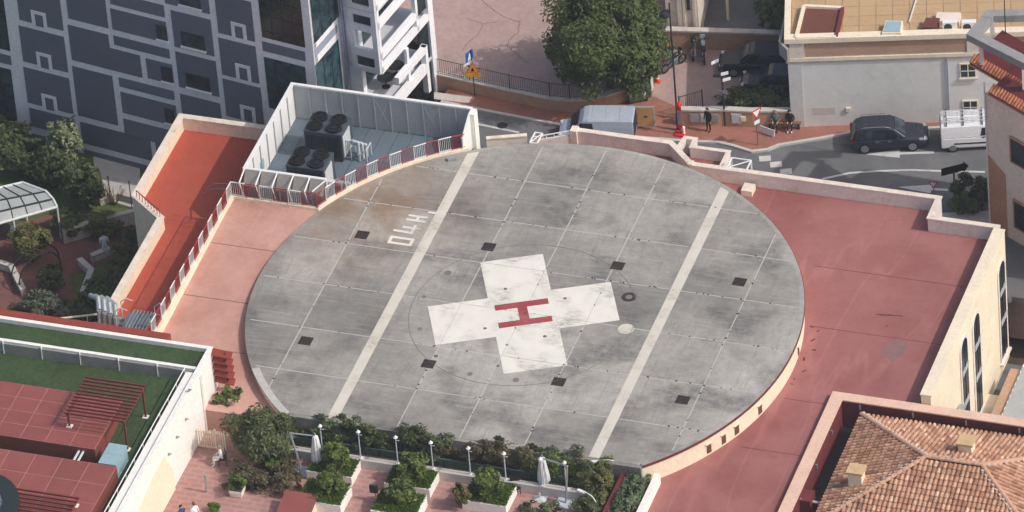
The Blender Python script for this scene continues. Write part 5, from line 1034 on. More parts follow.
# direction post with arrow boards
q = at(725,126,ZS); t = thing('direction_sign','dark post with small white direction boards in front of the hedge','sign',(q.x,q.y+.02,ZS)); m = MB(); m.tube((0,0,0),(0,0,4.9),.06); m.build('post','steel_dark',t,local=True)
for dx,dz,w,an2,m_ in ((-.35,4.6,.5,.9,'sign_white'),(.2,3.85,.45,.6,'sign_white'),(.3,3.45,.5,.7,'sign_white'),(-.05,2.5,.7,-.1,'galv'),(-.3,3.6,.4,.2,'plastic_dark')): m = MB(); m.cbox((dx,-.07,dz),(w,.03,.2),an2); m.build('board',m_,t,local=True)
def tri_sign(nm,label,px,py,z,h,sz,down,border,face,rz=0,extra=None):
    q = at(px,py,z); t = thing(nm,label,'sign',(q.x,q.y,z),rz); m = MB(); m.tube((0,0,0),(0,0,h),.03); m.build('post','galv_dark',t,local=True); s = -1 if down else 1; c = h-.1
    def tri(k,y0,y1,mat,name):
        pts = [(-sz*k,c-s*sz*.55*k),(sz*k,c-s*sz*.55*k),(0,c+s*sz*1.1*k)]; m = MB(); m.face_poly((0,0),0,pts,y0,y1); return m.build(name,mat,t,local=True)
    tri(1,.032,.05,border,'plate'); tri(.66,.051,.056,face,'plate_face'); return t,c
t,c = tri_sign('yield_sign','red and white yield sign in front of the seated people',758,145,ZS,2.45,.42,True,'sign_red','sign_white',1.0); m = MB(); m.face_poly((0,0),0,[(-.2,1.55),(.2,1.55),(.2,1.8),(-.2,1.8)],.032,.045); m.build('lower_plate','sign_white',t,local=True)
q = at(475,96,ZS); t = thing('crossing_sign','blue crossing sign above a yellow warning triangle on the brick pavement','sign',(q.x,q.y,ZS),.25); m = MB(); m.tube((0,0,0),(0,0,3.35),.03); m.build('post','steel_dark',t,local=True)
m = MB(); m.cbox((-.12,-.05,2.95),(.03,.66,.66),.95-math.pi/2); m.build('blue_plate','sign_blue',t,local=True); m = MB(); m.face_poly((-.12,-.05),.95-math.pi,[(-.2,2.7),(.2,2.7),(0,3.2)],.02,.03); m.face_poly((-.12,-.05),.95,[(-.2,2.7),(.2,2.7),(0,3.2)],.02,.03); m.build('white_triangle','sign_white',t,local=True); m = MB(); m.cbox((-.25,-.05,2.42),(.05,.62,.2),-.9); m.build('arrow_plate','sign_white',t,local=True)
m = MB(); m.face_poly((0,0),0,[(-.42,1.75),(.42,1.75),(0,2.45)],.035,.05); m.build('warning_triangle','sign_red',t,local=True); m = MB(); m.face_poly((0,0),0,[(-.34,1.79),(.34,1.79),(0,2.36)],.051,.056); m.face_poly((0,0),0,[(-.42,1.42),(.42,1.42),(.42,1.73),(-.42,1.73)],.035,.05); m.build('warning_face','sign_yellow',t,local=True); m = MB(); m.face_poly((0,0),0,[(-.09,1.83),(.09,1.83),(.07,1.98),(.0,2.12),(-.07,1.98)],.057,.06); m.build('pictogram','sign_black',t,local=True)
# black direction sign and no-entry style sign by the far kerb
q = at(955,200,ZRD); t = thing('road_sign','black backed arrow sign on a dark post beside the round bush','sign',(q.x,q.y,ZRD)); m = MB(); m.tube((0,0,0),(0,0,2.4),.05); m.build('post','sign_black',t,local=True); m = MB(); m.face_poly((0,0),.62,[(-.75,1.95),(.6,1.95),(.6,1.82),(.9,2.2),(.6,2.6),(.6,2.45),(-.75,2.45)],-.02,.03); m.build('arrow_board','sign_black',t,local=True)
t,c = tri_sign('yield_sign','small red triangular sign on the asphalt near the step of the parapet',934,196,ZRD,1.0,.3,True,'sign_red','sign_white',.1)
q = at(970,216,ZRD); tree('round_bush','round dark green bush beside the black arrow sign','bush',(q.x,q.y+.5,ZRD),(1.15,1.15,1.15),1.15,5200,.13,'leaf_dark',31,.08,.8,clumps=50,stem='stem',crown='foliage')
isl = MB(); P_ = [at(x,y,ZRD) for x,y in ((935,215),(1000,212),(1010,235),(940,232))]; isl.prism([(p.x,p.y) for p in P_], ZRD-.02, ZRD+.13); tag(isl.build('traffic_island','kerb'), kind='structure')

# ================================================================== people
def person(name, label, loc, rz, pose, cols, hair='hair_dark', group=None, scale=1.0):
    """one skinned figure; cols = materials for (skin, top, legs, shoes)"""
    V = []; Rd = []; E = []; B = []
    def v(x,y,z,r): V.append((x,y,z)); Rd.append(r); return len(V)-1
    def e(a,b,m): E.append((a,b)); B.append((a,b,m))
    sit = pose.startswith('sit'); hz = .46 if sit else .93
    pel = v(0,0,hz,.145); wa = v(.02,0,hz+.2,.13); chs = v(.03,0,hz+.42,.15); nk = v(.03,0,hz+.56,.06); hd0 = v(.05,0,hz+.64,.075); hd1 = v(.06,0,hz+.74,.098); hd2 = v(.05,0,hz+.82,.07); nose = v(.16,0,hz+.72,.018)
    e(pel,wa,1); e(wa,chs,1); e(chs,nk,1); e(nk,hd0,0); e(hd0,hd1,0); e(hd1,hd2,0); e(hd1,nose,0)
    for s in (-1,1):
        sh = v(.03,s*.19,hz+.46,.07); e(chs,sh,1)
        if pose == 'stand': el = v(0,s*.25,hz+.2,.047); wr = v(.1,s*.25,hz-.04,.036); fd = Vector((.25,0,-1)).normalized()
        elif pose == 'walk': el = v(-.05*s,s*.25,hz+.2,.047); wr = v(.12*s,s*.24,hz-.02,.036); fd = Vector((.3,0,-1)).normalized()
        else: el = v(.05,s*.25,hz+.22,.047); wr = v(.28,s*.14,hz+.15,.036); fd = Vector((1,-.2*s,-.15)).normalized()
        e(sh,el,1); e(el,wr,1 if 'long' in pose or cols[1] == 'cloth_black' else 0); W = Vector(V[wr]); pm = v(*(W+fd*.07),.034); e(wr,pm,0); sd_ = Vector((0,1,0)) if abs(fd.z) < .8 else Vector((1,0,0))
        for k, (of, ln_) in enumerate(((-.026,.065),(-.009,.078),(.009,.074),(.026,.058))):
            b0 = Vector(V[pm])+sd_*of+fd*.03; f0 = v(*b0,.009); f1 = v(*(b0+fd*ln_*.5),.0085); f2 = v(*(b0+fd*ln_+Vector((0,0,-.02 if abs(fd.z) < .8 else 0))+(Vector((.02,0,0)) if abs(fd.z) >= .8 else Vector())),.0075); e(pm,f0,0); e(f0,f1,0); e(f1,f2,0)
        th = W+fd*.03+sd_*.04; t0 = v(*th,.010); t1 = v(*(th+sd_*.02+fd*.035),.0085); e(wr,t0,0); e(t0,t1,0)
        hp_ = v(0,s*.1,hz-.03,.10); e(pel,hp_,2)
        if sit: kn = v(.44,s*.12,hz+.02,.068); an2 = v(.46,s*.11,.09,.043); toe = v(.62,s*.12,.035,.036)
        elif pose == 'walk': kn = v(.1*s,s*.1,.5,.066); an2 = v(.14*s-.06,s*.1,.09,.043); toe = v(.14*s+.1,s*.11,.035,.036)
        else: kn = v(.02,s*.11,.5,.066); an2 = v(0,s*.11,.09,.043); toe = v(.17,s*.13,.035,.036)
        e(hp_,kn,2); e(kn,an2,2); e(an2,toe,3)
    me = bpy.data.meshes.new('figure'); me.from_pydata(V,E,[]); ob = bpy.data.objects.new('figure_tmp',me); col.objects.link(ob); ob.modifiers.new('skin','SKIN'); sk = me.skin_vertices[0].data
    for i, r in enumerate(Rd): sk[i].radius = (r,r); sk[i].use_root = (i == 0)
    ob.modifiers.new('sub','SUBSURF').levels = 1; dg = bpy.context.evaluated_depsgraph_get(); m2 = bpy.data.meshes.new_from_object(ob.evaluated_get(dg)); bpy.data.objects.remove(ob)
    for c in cols: m2.materials.append(MATS[c])
    a = np.array([V[i] for i,_,_ in B]); d = np.array([V[j] for _,j,_ in B])-a; ll = (d*d).sum(1); rr_ = np.array([max(Rd[i],Rd[j]) for i,j,_ in B])
    for p in m2.polygons:
        c = np.array(p.center); tt = np.clip(((c-a)*d).sum(1)/ll,0,1); ds = np.linalg.norm(c-(a+d*tt[:,None]),axis=1)/rr_; p.material_index = B[int(ds.argmin())][2]; p.use_smooth = True
    t = thing(name,label,'person',loc,rz,group); o = bpy.data.objects.new('body',m2); col.objects.link(o); o.parent = t
    hm = MB(); cz = hz+.76; rings = []
    for i in range(6):
        ph = math.pi*.52*i/5; rings.append([(.04+.115*math.sin(ph)*math.cos(q)-(.02 if math.cos(q) > 0 else 0)*math.sin(ph), .105*math.sin(ph)*math.sin(q), cz+.115*math.cos(ph)-(.05*math.sin(ph) if math.cos(q) < 0.2 else -.03*math.sin(ph))) for q in np.linspace(0,2*math.pi,13)[:-1]])
    hm.loft(rings); hm.build('hair',hair,t,local=True,smooth=True); ey = MB()
    for s in (-1,1): ey.cbox((.148,s*.035,hz+.745),(.012,.02,.012))
    ey.build('eyes','hair_dark',t,local=True); t.scale = (scale,)*3; return t
q = at(709,131,ZS); person('person','person in dark clothes standing on the brick pavement by the tan wall',(q.x,q.y,ZS),R_(-110),'stand',('skin','cloth_black','cloth_black','cloth_black'),scale=.95)
# bench with two seated people and a white board
q = at(783,131,ZS); t = thing('bench','brown wooden bench at the tan wall under two seated people','bench',(q.x,q.y+.35,ZS),.2)
for i in range(3): MB().box(-1.0,1.0,-.22+i*.15,-.1+i*.15,.41,.45).build('seat_slat','wood',t,local=True)
for i in range(3): MB().box(-1.0,1.0,.24,.28,.52+i*.14,.63+i*.14).build('back_slat','wood',t,local=True)
for x in (-.85,.85): m = MB(); m.box(x-.04,x+.04,-.2,.29,0,.409); m.box(x-.04,x+.04,.285,.33,0,.95); m.build('leg','steel_dark',t,local=True)
co, si = math.cos(.2), math.sin(.2)
for dx, lab, c_, h_ in ((-.5,'person in dark clothes seated at the left end of the bench',('skin','cloth_grey','cloth_black','cloth_black'),'hair_grey'),(.35,'person in black seated in the middle of the bench',('skin','cloth_black','cloth_black','cloth_white'),'hair_dark')): person('person',lab,(q.x+dx*co-.02*si,q.y+.35+dx*si,ZS),R_(-80),'sit_long',c_,h_)
b0, b1 = at(760,132,ZS), at(775,137.5,ZS); t = thing('white_board','low white display board standing in front of the bench','board',((b0.x+b1.x)/2,(b0.y+b1.y)/2,ZS),math.atan2(b1.y-b0.y,b1.x-b0.x)); MB().box(-.5,.5,-.02,.02,.06,.5).build('panel','sign_white',t,local=True)
for x in (-.4,.4): MB().box(x-.03,x+.03,-.14,.14,0,.055).build('foot','galv',t,local=True)

# ================================================================== turf-roofed building, bottom left
M('cream_soft', lin(244,226,200), .8, .05, .5)
tbz = 2.3; tl = 1.35
bb = thing('turf_building', 'white building with artificial turf roof and red tiled roof boxes', 'building', (-20,-18,ZG))
MB().box(-40,-15.02,-40,-9.9,ZG,tl-.02).build('core','white_wall',bb)
MB().box(-15.0,-14.72,-40,-9.62,ZG,tbz).build('side_wall','white_wall',bb)
MB().box(-40,-15.001,-9.88,-9.62,ZG,tbz-.003).build('back_wall','white_wall',bb)
MB().box(-15.5,-15.021,-40,-11.9,tl,tbz-.12).build('parapet_top','white_wall',bb)
MB().box(-40,-15.03,-11.4,-9.881,tl-.02,2.0).build('turf_step','white_wall',bb); MB().box(-40,-15.04,-11.38,-9.89,2.001,2.04).build('upper_turf','turf',bb)
MB().box(-40,-15.0,-11.62,-11.401,tl-.02,2.2).build('step_coping','white_wall',bb)
for i in range(11): x = -40+i*2.27; MB().box(x+.02,x+2.25,-11.68,-11.621,tl+.01,2.05).build('step_panel','roof_grey',bb); MB().box(x-.02,x+.02,-11.72,-11.621,tl,2.2).build('step_bracket','white_metal',bb)
MB().box(-40,-15.52,-40,-11.7,tl-.019,tl+.02).build('lower_turf','turf',bb)
m = MB()
for x in (-16.6,-17.6): m.box(x,x+.03,-40,-12,tl+.021,tl+.03)
m.build('turf_seam','dark_hole',bb)
MB().box(-40,-17.4,-9.6,-9.1,1.5,2.34).build('red_fascia','slat_red',bb)
# parapet railing
rg = thing('roof_railing','thin white and dark railing along the turf roof edge','railing',(-15.6,-18,tl)); m = MB()
for z in (.55,1.0): m.tube((-15.6,-40,tl+z),(-15.6,-11.75,tl+z),.03,6)
m.build('rail','white_metal',rg)
for i in range(22): m = MB(); m.tube((-15.6,-40+i*1.34,tl),(-15.6,-40+i*1.34,tl+1.0),.025,5); m.build('post','white_metal',rg)
m = MB(); m.box(-15.64,-15.62,-40,-11.8,tl+.06,tl+.5); m.build('glass_strip','window_glass',rg)
# wall lights on the side wall, cream buttress
for px, py in ((188,390),(185,419),(176,437),(168,454)):
    q = onplane(px,py,(-14.72,0,0),math.pi/2); m = MB(); m.cbox((-14.66,q[0],q[1]),(.12,.1,.12)); m.cbox((-14.58,q[0],q[1]+.05),(.16,.06,.05)); m.build('wall_light','galv',bb)
cp = [onplane(x,y,(-14.72,0,0),math.pi/2) for x,y in ((163,456),(151,477),(136,512),(150,540),(176,520),(174,490),(172,470))]
MB().face_poly((-14.72,0),math.pi/2,cp,.001,.09).build('curved_buttress','cream_soft',bb)
q0 = onplane(201,384,(-14.72,0,0),math.pi/2); MB().face_poly((-14.72,0),math.pi/2,[(q0[0]-.12,ZT),(q0[0]+.12,ZT),(q0[0]+.12,q0[1]+.6),(q0[0]-.12,q0[1]+.6)],.001,.05).build('pilaster','pink_wall',bb)
# red tiled roof boxes, every tile its own piece
def tiled_box(label, x0, x1, y0, y1, z0, z1, nx, ny):
    t = thing('roof_box', label, 'roof box', ((x0+x1)/2,(y0+y1)/2,z0)); MB().box(x0,x1,y0,y1,z0,z1-.03).build('body','brick_red',t); MB().box(x0,x1,y0,y1,z1-.03,z1-.006).build('grout_bed','grout_pale',t)
    for i in range(nx):
        for j in range(ny): MB().box(x0+(x1-x0)*i/nx+.022,x0+(x1-x0)*(i+1)/nx-.022,y0+(y1-y0)*j/ny+.022,y0+(y1-y0)*(j+1)/ny-.022,z1-.02,z1+random.uniform(.0,.004)).build('tile','tile_maroon',t)
    return t
tiled_box('long red tiled roof box beside the pergola on the turf roof', -31.0, -17.95, -19.7, -15.25, tl, tl+1.06, 9, 4)
tiled_box('red tiled roof box at the bottom left corner in front of the long one', -30.2, -16.3, -29, -20.75, tl, tl+1.0, 9, 5)
m = MB(); m.tube((-18.9,-20.9,tl+.75),(-18.9,-19.5,tl+.75),.07); m.tube((-18.65,-20.9,tl+.75),(-18.65,-19.5,tl+.75),.07); tag(m.build('duct_pair','pale_metal'),'pair of shiny pipes bridging the gap between the red roof boxes','pipes')
# pergolas
def pergola(label, x0, x1, y0, y1, z, n, legs):
    t = thing('pergola', label, 'pergola', ((x0+x1)/2,(y0+y1)/2,tl))
    for i in range(n): y = y0+(y1-y0)*i/(n-1); MB().box(x0,x1,y-.035,y+.035,z,z+.1).build('slat','slat_maroon',t)
    for x in (x0+.12,x1-.12): MB().box(x-.05,x+.05,y0,y1,z-.13,z-.001).build('beam','slat_maroon',t)
    for x, y, zb in legs: MB().box(x-.05,x+.05,y-.05,y+.05,zb,z-.131).build('leg','slat_maroon',t); MB().box(x-.16,x+.16,y-.16,y+.16,zb,zb+.05).build('foot','white_wall',t)
    return t
M('slat_maroon', lin(120,60,54), .55, .1, 2)
pergola('red slatted pergola straddling the long roof box and the turf', -20.1, -16.6, -18.3, -15.1, 3.4, 12, ((-16.72,-18.15,tl+.02),(-16.72,-15.25,tl+.02),(-19.98,-18.15,tl+1.065)))
pergola('red slatted pergola at the bottom edge on the front roof box', -21.2, -17.1, -28.5, -24.3, 2.75, 14, ((-17.3,-24.45,tl+1.005),(-21.0,-24.45,tl+1.005)))
t = thing('roof_cabinet','pale blue metal cabinet between the red roof boxes and the railing','cabinet',(-16.85,-19.75,tl+.02)); MB().box(-.5,.5,-.95,.75,0,.98).build('body','box_blue',t,local=True,bevel=.02); MB().box(-.53,.53,-.98,-.12,.981,1.02).build('lid','box_blue',t,local=True); MB().box(-.53,.53,-.1,.78,.981,1.02).build('lid','box_blue',t,local=True)
# round roof light at the picture's lower left corner
q = at(-22,508,2.2); t = thing('round_rooflight','round glazed roof light with dark rim at the lower left corner','roof light',(q.x-.3,q.y-.6,tl+.9)); m = MB(); m.ring((0,0),1.9,2.8,0,.75,n=48); m.build('rim','iron_green',t,local=True); m = MB(); m.ring((0,0),1.72,1.88,.0,.6,n=48); m.build('inner_ring','pale_metal',t,local=True); m = MB(); m.ring((0,0),0,1.7,.1,.2,n=36); m.build('glazing','window_glass',t,local=True)
# red sun-shade fins beside the back corner
ff = thing('sun_louvre','stack of red sun-shade fins at the back corner of the white wall','louvre',(-14.2,-9.7,ZT))
for i in range(9):
    z = 2.1-i*.46
    if i == 5: continue
    m = MB(); m.add([(-14.7,-10.1,z),(-13.55,-10.1,z-.1),(-13.55,-9.75,z+.12),(-14.7,-9.75,z+.22),(-14.7,-10.1,z-.05),(-13.55,-10.1,z-.15),(-13.55,-9.75,z+.07),(-14.7,-9.75,z+.17)],[(0,1,2,3),(7,6,5,4),(0,4,5,1),(1,5,6,2),(2,6,7,3),(3,7,4,0)]); m.build('fin','slat_red',ff)
m = MB(); m.box(-14.0,-13.92,-9.95,-9.87,ZT,2.2); m.build('post','steel_dark',ff)
# silver duct group on the west roof behind the turf building
q = at(150,330,ZL); dg = thing('duct_group','bent silver ducts and grey tank at the near end of the orange-red roof','ducts',(-22,-6.5,ZL))
m = MB()
for i in range(4): x = -23.4+i*.32; m.path([(x,-6.6,ZL+.3),(x,-6.6,ZL+1.6-.1*i),(x-.25,-6.0,ZL+1.9-.1*i),(x-.9,-5.6,ZL+1.7)],.15,10)
m.path([(-23.2,-6.2,ZL+.5),(-21.8,-6.3,ZL+.5)],.16,10); m.path([(-23.0,-5.7,ZL+.35),(-21.8,-5.8,ZL+.35)],.16,10); m.build('duct','galv',dg,smooth=False)
MB().loft([[(-21.9,-7.4+.0,ZL+.05),(-21.9,-5.6,ZL+.05),(-21.9,-5.5,ZL+.8),(-21.9,-5.9,ZL+1.15),(-21.9,-6.9,ZL+1.15),(-21.9,-7.4,ZL+.8)],[(-20.4,-7.4,ZL+.05),(-20.4,-5.6,ZL+.05),(-20.4,-5.5,ZL+.8),(-20.4,-5.9,ZL+1.15),(-20.4,-6.9,ZL+1.15),(-20.4,-7.4,ZL+.8)]]).build('tank','galv_dark',dg)
m = MB()
for k in range(7): x = -21.7+k*.2; m.box(x,x+.05,-7.42,-5.58,ZL+.3,ZL+1.17)
m.build('tank_rib','galv',dg)
for x in (-22.3,-20.3): m = MB(); [m.path([(x,y,ZL+.0),(x,y,ZL+1.9),(x+.35,y,ZL+2.2),(x+.75,y,ZL+2.1)],.03,5) for y in (-6.9,-6.0)]; m.build('swan_neck','pale_metal',dg)
m = MB(); m.path([(-27.5,-6.8,ZL+.2),(-23.6,-5.4,ZL+.4)],.06); m.path([(-27.5,-6.8,ZL-.4),(-23.6,-5.4,ZL-.2)],.06)
for k in range(5): f_=k/4; m.tube((-27.5+3.9*f_,-6.8+1.4*f_,ZL-.4+.2*f_),(-27.5+3.9*f_,-6.8+1.4*f_,ZL+.2+.2*f_),.03,5)
m.build('guard_rail','cream',dg); dg.location = (-22,-4.9,ZL+.25)

# ================================================================== front garden terrace
tf = MB(); tf.box(-14.72,11.1,-40,CUT-.002,ZT-.5,ZT); struct(tf,'terrace','terrace_paving')
MB_ = MB(); MB_.box(-10.4,10.4,CUT-.25,CUT-.012,ZT,-.02); tag(MB_.build('deck_front_wall','deck_concrete'),'white retaining wall under the straight front edge of the deck','wall')
tr = thing('planter_trough','long low pale wall with green glass screen in front of the deck hedge','planter',(0,-12.3,ZT)); MB().box(-10.8,9.25,-13.15,-12.8,ZT,-1.2).build('trough_wall','kerb',tr); MB().box(-10.8,9.25,-12.799,CUT-.26,ZT,-1.45).build('trough_soil','soil',tr)
for i in range(16): x = -10.7+i*1.25; MB().box(x+.02,x+1.22,-12.36,-12.33,-1.44,-.98).build('glass_pane','glass_green',tr)
MB().box(-10.75,9.3,-12.39,-12.30,-.979,-.93).build('screen_rail','glass_green',tr)
# hedge and dry shrubs on the front edge of the deck
HP = ((305,441,1.0,.45,'leaf_dark'),(330,436,.8,.5,'leaf_ivy'),(357,438,.75,.5,'leaf_dark'),(400,440,1.2,.42,'leaf_dark'),(425,440,1.0,.55,'leaf_dark'),(455,443,1.0,.42,'leaf_dry'),(485,447,1.1,.42,'leaf_dry'),(520,448,1.0,.42,'leaf_brown'),(548,450,1.0,.5,'leaf_shrub'),(572,453,1.0,.5,'leaf_ivy'),(592,457,.8,.5,'leaf_shrub'))
wd = ['round dark shrub','small ivy shrub','dark clipped shrub','long dark low shrub','tall dark shrub','dry straw-coloured shrub','withered tan shrub','brownish twiggy shrub','bright leafy shrub','dense ivy shrub','light green shrub']
wh = ['left of the hanging parasol','above the hanging parasol','right of the hanging parasol','behind the second lamp pair','behind the planter row','left of the joint','in the middle of the row','before the deck joint','behind the standing parasol','left of the right white band','at the foot of the right white band']
for k, (px,py,rx,rz_,mt) in enumerate(HP):
    q = at(px,py+9,-.75); hedge('edge_shrub', '%s on the deck front edge, %s'%(wd[k],wh[k]), (q.x,-11.88+(.12 if k%2 else 0),-1.45), (rx*1.28,.5,.8+.9*(rz_-.42)+.12*((k*7)%5-2)/2), int(4600*rx), .10 if 'dry' not in mt else .08, mt, 50+k, 34, group='shrubs along the front edge of the deck')
# lamp posts
for k, px in enumerate((286,322,360,397,434,470,507,543,567)):
    u = (-9.45,-7.5,-5.3,-3.15,-1.13,1.02,3.05,5.13,6.5)[k]; t = thing('terrace_lamp','slim white lamp post on the low terrace wall, %s from the left of nine'%('first','second','third','fourth','fifth','sixth','seventh','eighth','ninth')[k],'lamp post',(u,-12.97,-1.2),0,'lamp posts in front of the deck'); m = MB(); m.tube((0,0,0),(0,0,1.75),.04,8,.03); m.build('post','pale_metal',t,local=True)
    m = MB(); m.loft([[(r_*math.cos(a),r_*math.sin(a),z) for a in np.linspace(0,2*math.pi,11)[:-1]] for r_,z in ((.04,1.75),(.12,1.79),(.13,1.83),(.05,1.92),(.015,1.98))]); m.build('lamp_head','white_metal',t,local=True); m = MB(); m.cbox((.0,0,.02),(.2,.2,.04)); m.build('foot_plate','white_metal',t,local=True); m = MB(); m.tube((0,0,1.6),(.22,-.05,1.68),.02,5); m.build('arm','white_metal',t,local=True)
# planters with clipped grass slope and round shrub
def planter(label, u, v, w, d, h, sh, seed):
    t = thing('planter', label, 'planter', (u,v,ZT), 0, 'white planters with round shrubs'); z = h
    for x0,x1,y0,y1 in ((-w/2,w/2,-d/2,-d/2+.1),(-w/2,w/2,d/2-.1,d/2),(-w/2,-w/2+.1,-d/2+.1,d/2-.1),(w/2-.1,w/2,-d/2+.1,d/2-.1)): MB().box(x0,x1,y0,y1,0,z).build('planter_side','white_wall',t,local=True)
    MB().box(-w/2+.1,w/2-.1,-d/2+.1,d/2-.1,0,z-.08).build('soil','soil',t,local=True); r = np.random.default_rng(seed); n = 3800
    pos = np.stack([r.uniform(-w/2+.05,w/2-.02,n), r.uniform(-d/2+.05,d/2-.02,n), np.zeros(n)],1); hh = .1+.34*np.clip(1-np.hypot(pos[:,0]/(w*.55),pos[:,1]/(d*.55)),0,1); pos[:,2] = z-.08+hh*r.uniform(.5,1.1,n); dirn = r.normal(size=(n,3))*.5+np.array([0,0,1.]); dirn /= np.linalg.norm(dirn,axis=1)[:,None]; sd = np.cross(dirn,r.normal(size=(n,3))); sd /= np.linalg.norm(sd,axis=1)[:,None]; l = .09+.07*r.random((n,1)); vv = np.stack([pos-sd*.035,pos+sd*.035,pos+dirn*l+sd*.012,pos+dirn*l-sd*.012],1).reshape(-1,3)
    g_ = leaf_obj('ground_cover',vv,'leaf_grass',t); g_['kind'] = 'stuff'
    sx, sy, sr = sh; trunk_mb(.5,.05,(sr,sr,sr),z+.2+sr*.9,seed,6).build('stem','bark',t,local=True); o = t.children[-1]; o.location = (sx,sy,0)
    leaf_obj('shrub', leaves(3600,(sr,sr,sr*.9),.12,seed,55,.6,.26)+np.array([sx,sy,z+.1+sr*.8]),'leaf_shrub',t)
    return t
planter('white planter with round shrub beside the hanging parasol', -6.55, -13.95, 2.6, 1.55, .6, (.2,.1,.82), 61); planter('white planter with round shrub, second from the left in the back row', -2.05, -13.95, 2.6, 1.6, .6, (.1,.1,.8), 62); planter('white planter with round shrub left of the standing parasol', 2.5, -14.25, 2.5, 1.9, .6, (-.1,.1,.78), 63)
planter('white planter with round shrub nearest the red cabinet', -6.25, -16.35, 2.5, 1.9, .7, (.35,.2,.72), 64); planter('white planter with round shrub at the bottom edge of the picture', -2.0, -16.3, 2.6, 1.9, .7, (.1,.2,.74), 65)
# free shrubs
q = at(463,508,ZT); tree('slender_shrub','loose yellow green shrub at the bottom edge between two planters','bush',(q.x,q.y,ZT),(.55,.55,.8),1.0,1500,.12,'leaf_yellow',71,.04,.7,clumps=24,stem='stem',crown='foliage')
q = at(541,512,ZT); hedge('low_bush','low dark clipped bush at the bottom edge by the standing parasol',(q.x,q.y-.3,ZT),(1.0,.5,.4),1800,.11,'leaf_ivy',72,26)
q = at(170+3,510,ZT); q = at(423-8,0,ZT)
q = at(299,488,ZT); hedge('grass_tuft','thin upright grass tuft beside the red cabinet',(q.x,q.y,ZT),(.16,.16,.42),260,.08,'leaf_yellow',73,14)
# conifer group on the left
q = at(250,462,ZT); tree('feathery_conifer','large feathery dark green conifer next to the seated person in white','tree',(q.x+.7,q.y+.3,ZT),(1.6,1.3,1.5),1.65,13000,.09,'leaf_cone',74,.13,1.4,clumps=42,shell=.45,spread=.4,asp=3.2)
q = at(222,418,ZT); tree('light_shrub','light green leafy shrub at the corner by the red fins','bush',(q.x+.4,q.y,ZT),(1.1,.7,.9),1.3,2600,.11,'leaf_shrub',75,.05,.9,clumps=30,stem='stem',crown='foliage')
q = at(262,487,ZT); hedge('brown_hedge','brownish rounded hedge mound below the feathery conifer',(q.x,q.y+.3,ZT),(1.75,1.0,.55),7000,.10,'leaf_brown',76,60,boxy=True)
q = at(238,494,ZT); tree('ball_bush','small bright green ball bush in a white pot','bush',(q.x,q.y,ZT+.35),(.5,.5,.48),.5,1500,.10,'leaf_grass',77,.04,.3,clumps=24,stem='stem',crown='foliage')
t = thing('plant_pot','white square pot under the small ball bush','pot',(q.x,q.y,ZT)); MB().loft([[(-.3,-.3,0),(.3,-.3,0),(.3,.3,0),(-.3,.3,0)],[(-.38,-.38,.42),(.38,-.38,.42),(.38,.38,.42),(-.38,.38,.42)]]).build('pot_body','white_wall',t,local=True); MB().box(-.34,.34,-.34,.34,.421,.43).build('soil','soil',t,local=True)
for px, py, s_, lab in ((272,474,.45,'bright green dome bush on the brown hedge mound'),(280,458,.55,'fresh green dome bush right of the conifer'),(172+42,512-0,.3,'tiny round bush at the bottom left of the terrace')):
    q = at(px,py,ZT); tree('dome_bush',lab,'bush',(q.x,q.y,ZT),(s_*1.2,s_*1.1,s_),.75 if s_ > .4 else .3,1300,.10,'leaf_grass',int(px),.04,.4,clumps=22,stem='stem',crown='foliage')
# gate fence
t = thing('terrace_gate','pale cream picket gate against the white wall','gate',(-14.6,-13.4,ZT)); m = MB()
for z in (.12,1.15): m.box(-14.7,-13.1,-13.44,-13.40,ZT+z,ZT+z+.06)
m.build('rail','cream',t)
for i in range(12): MB().box(-14.68+i*.135,-14.63+i*.135,-13.40,-13.37,ZT+.05,ZT+1.3).build('picket','cream',t)
for x in (-13.6,-13.05): MB().box(x,x+.09,-13.46,-13.36,ZT,ZT+1.45).build('post','cream',t)
# seated person on a chair
q = at(223,461,ZT); t = thing('garden_chair','dark garden chair under the person in white','chair',(q.x+.05,q.y-.25,ZT),R_(-150)); MB().box(-.24,.24,-.24,.24,.4,.44).build('seat','steel_dark',t,local=True); MB().box(-.27,-.23,-.24,.24,.44,.9).build('backrest','steel_dark',t,local=True)
for x in (-.21,.21):
    for y in (-.21,.21): m = MB(); m.tube((x,y,0),(x,y,.4),.02,5); m.build('leg','steel_dark',t,local=True)
person('person','person in white clothes seated on a chair beside the conifer',(q.x+.05,q.y-.25,ZT),R_(-150),'sit_long',('skin','cloth_white','cloth_white','cloth_white'),'hair_grey')
q = at(183,530,ZT); person('person','person in navy top walking at the bottom left edge, left of two',(q.x,q.y,ZT),R_(-30),'walk',('skin','cloth_blue','cloth_blue','cloth_black'),'hair_dark'); q = at(197,528,ZT); person('person','person in white top with reddish hair at the bottom edge',(q.x,q.y,ZT),R_(150),'walk',('skin','cloth_white','cloth_white','cloth_white'),'hair_red')
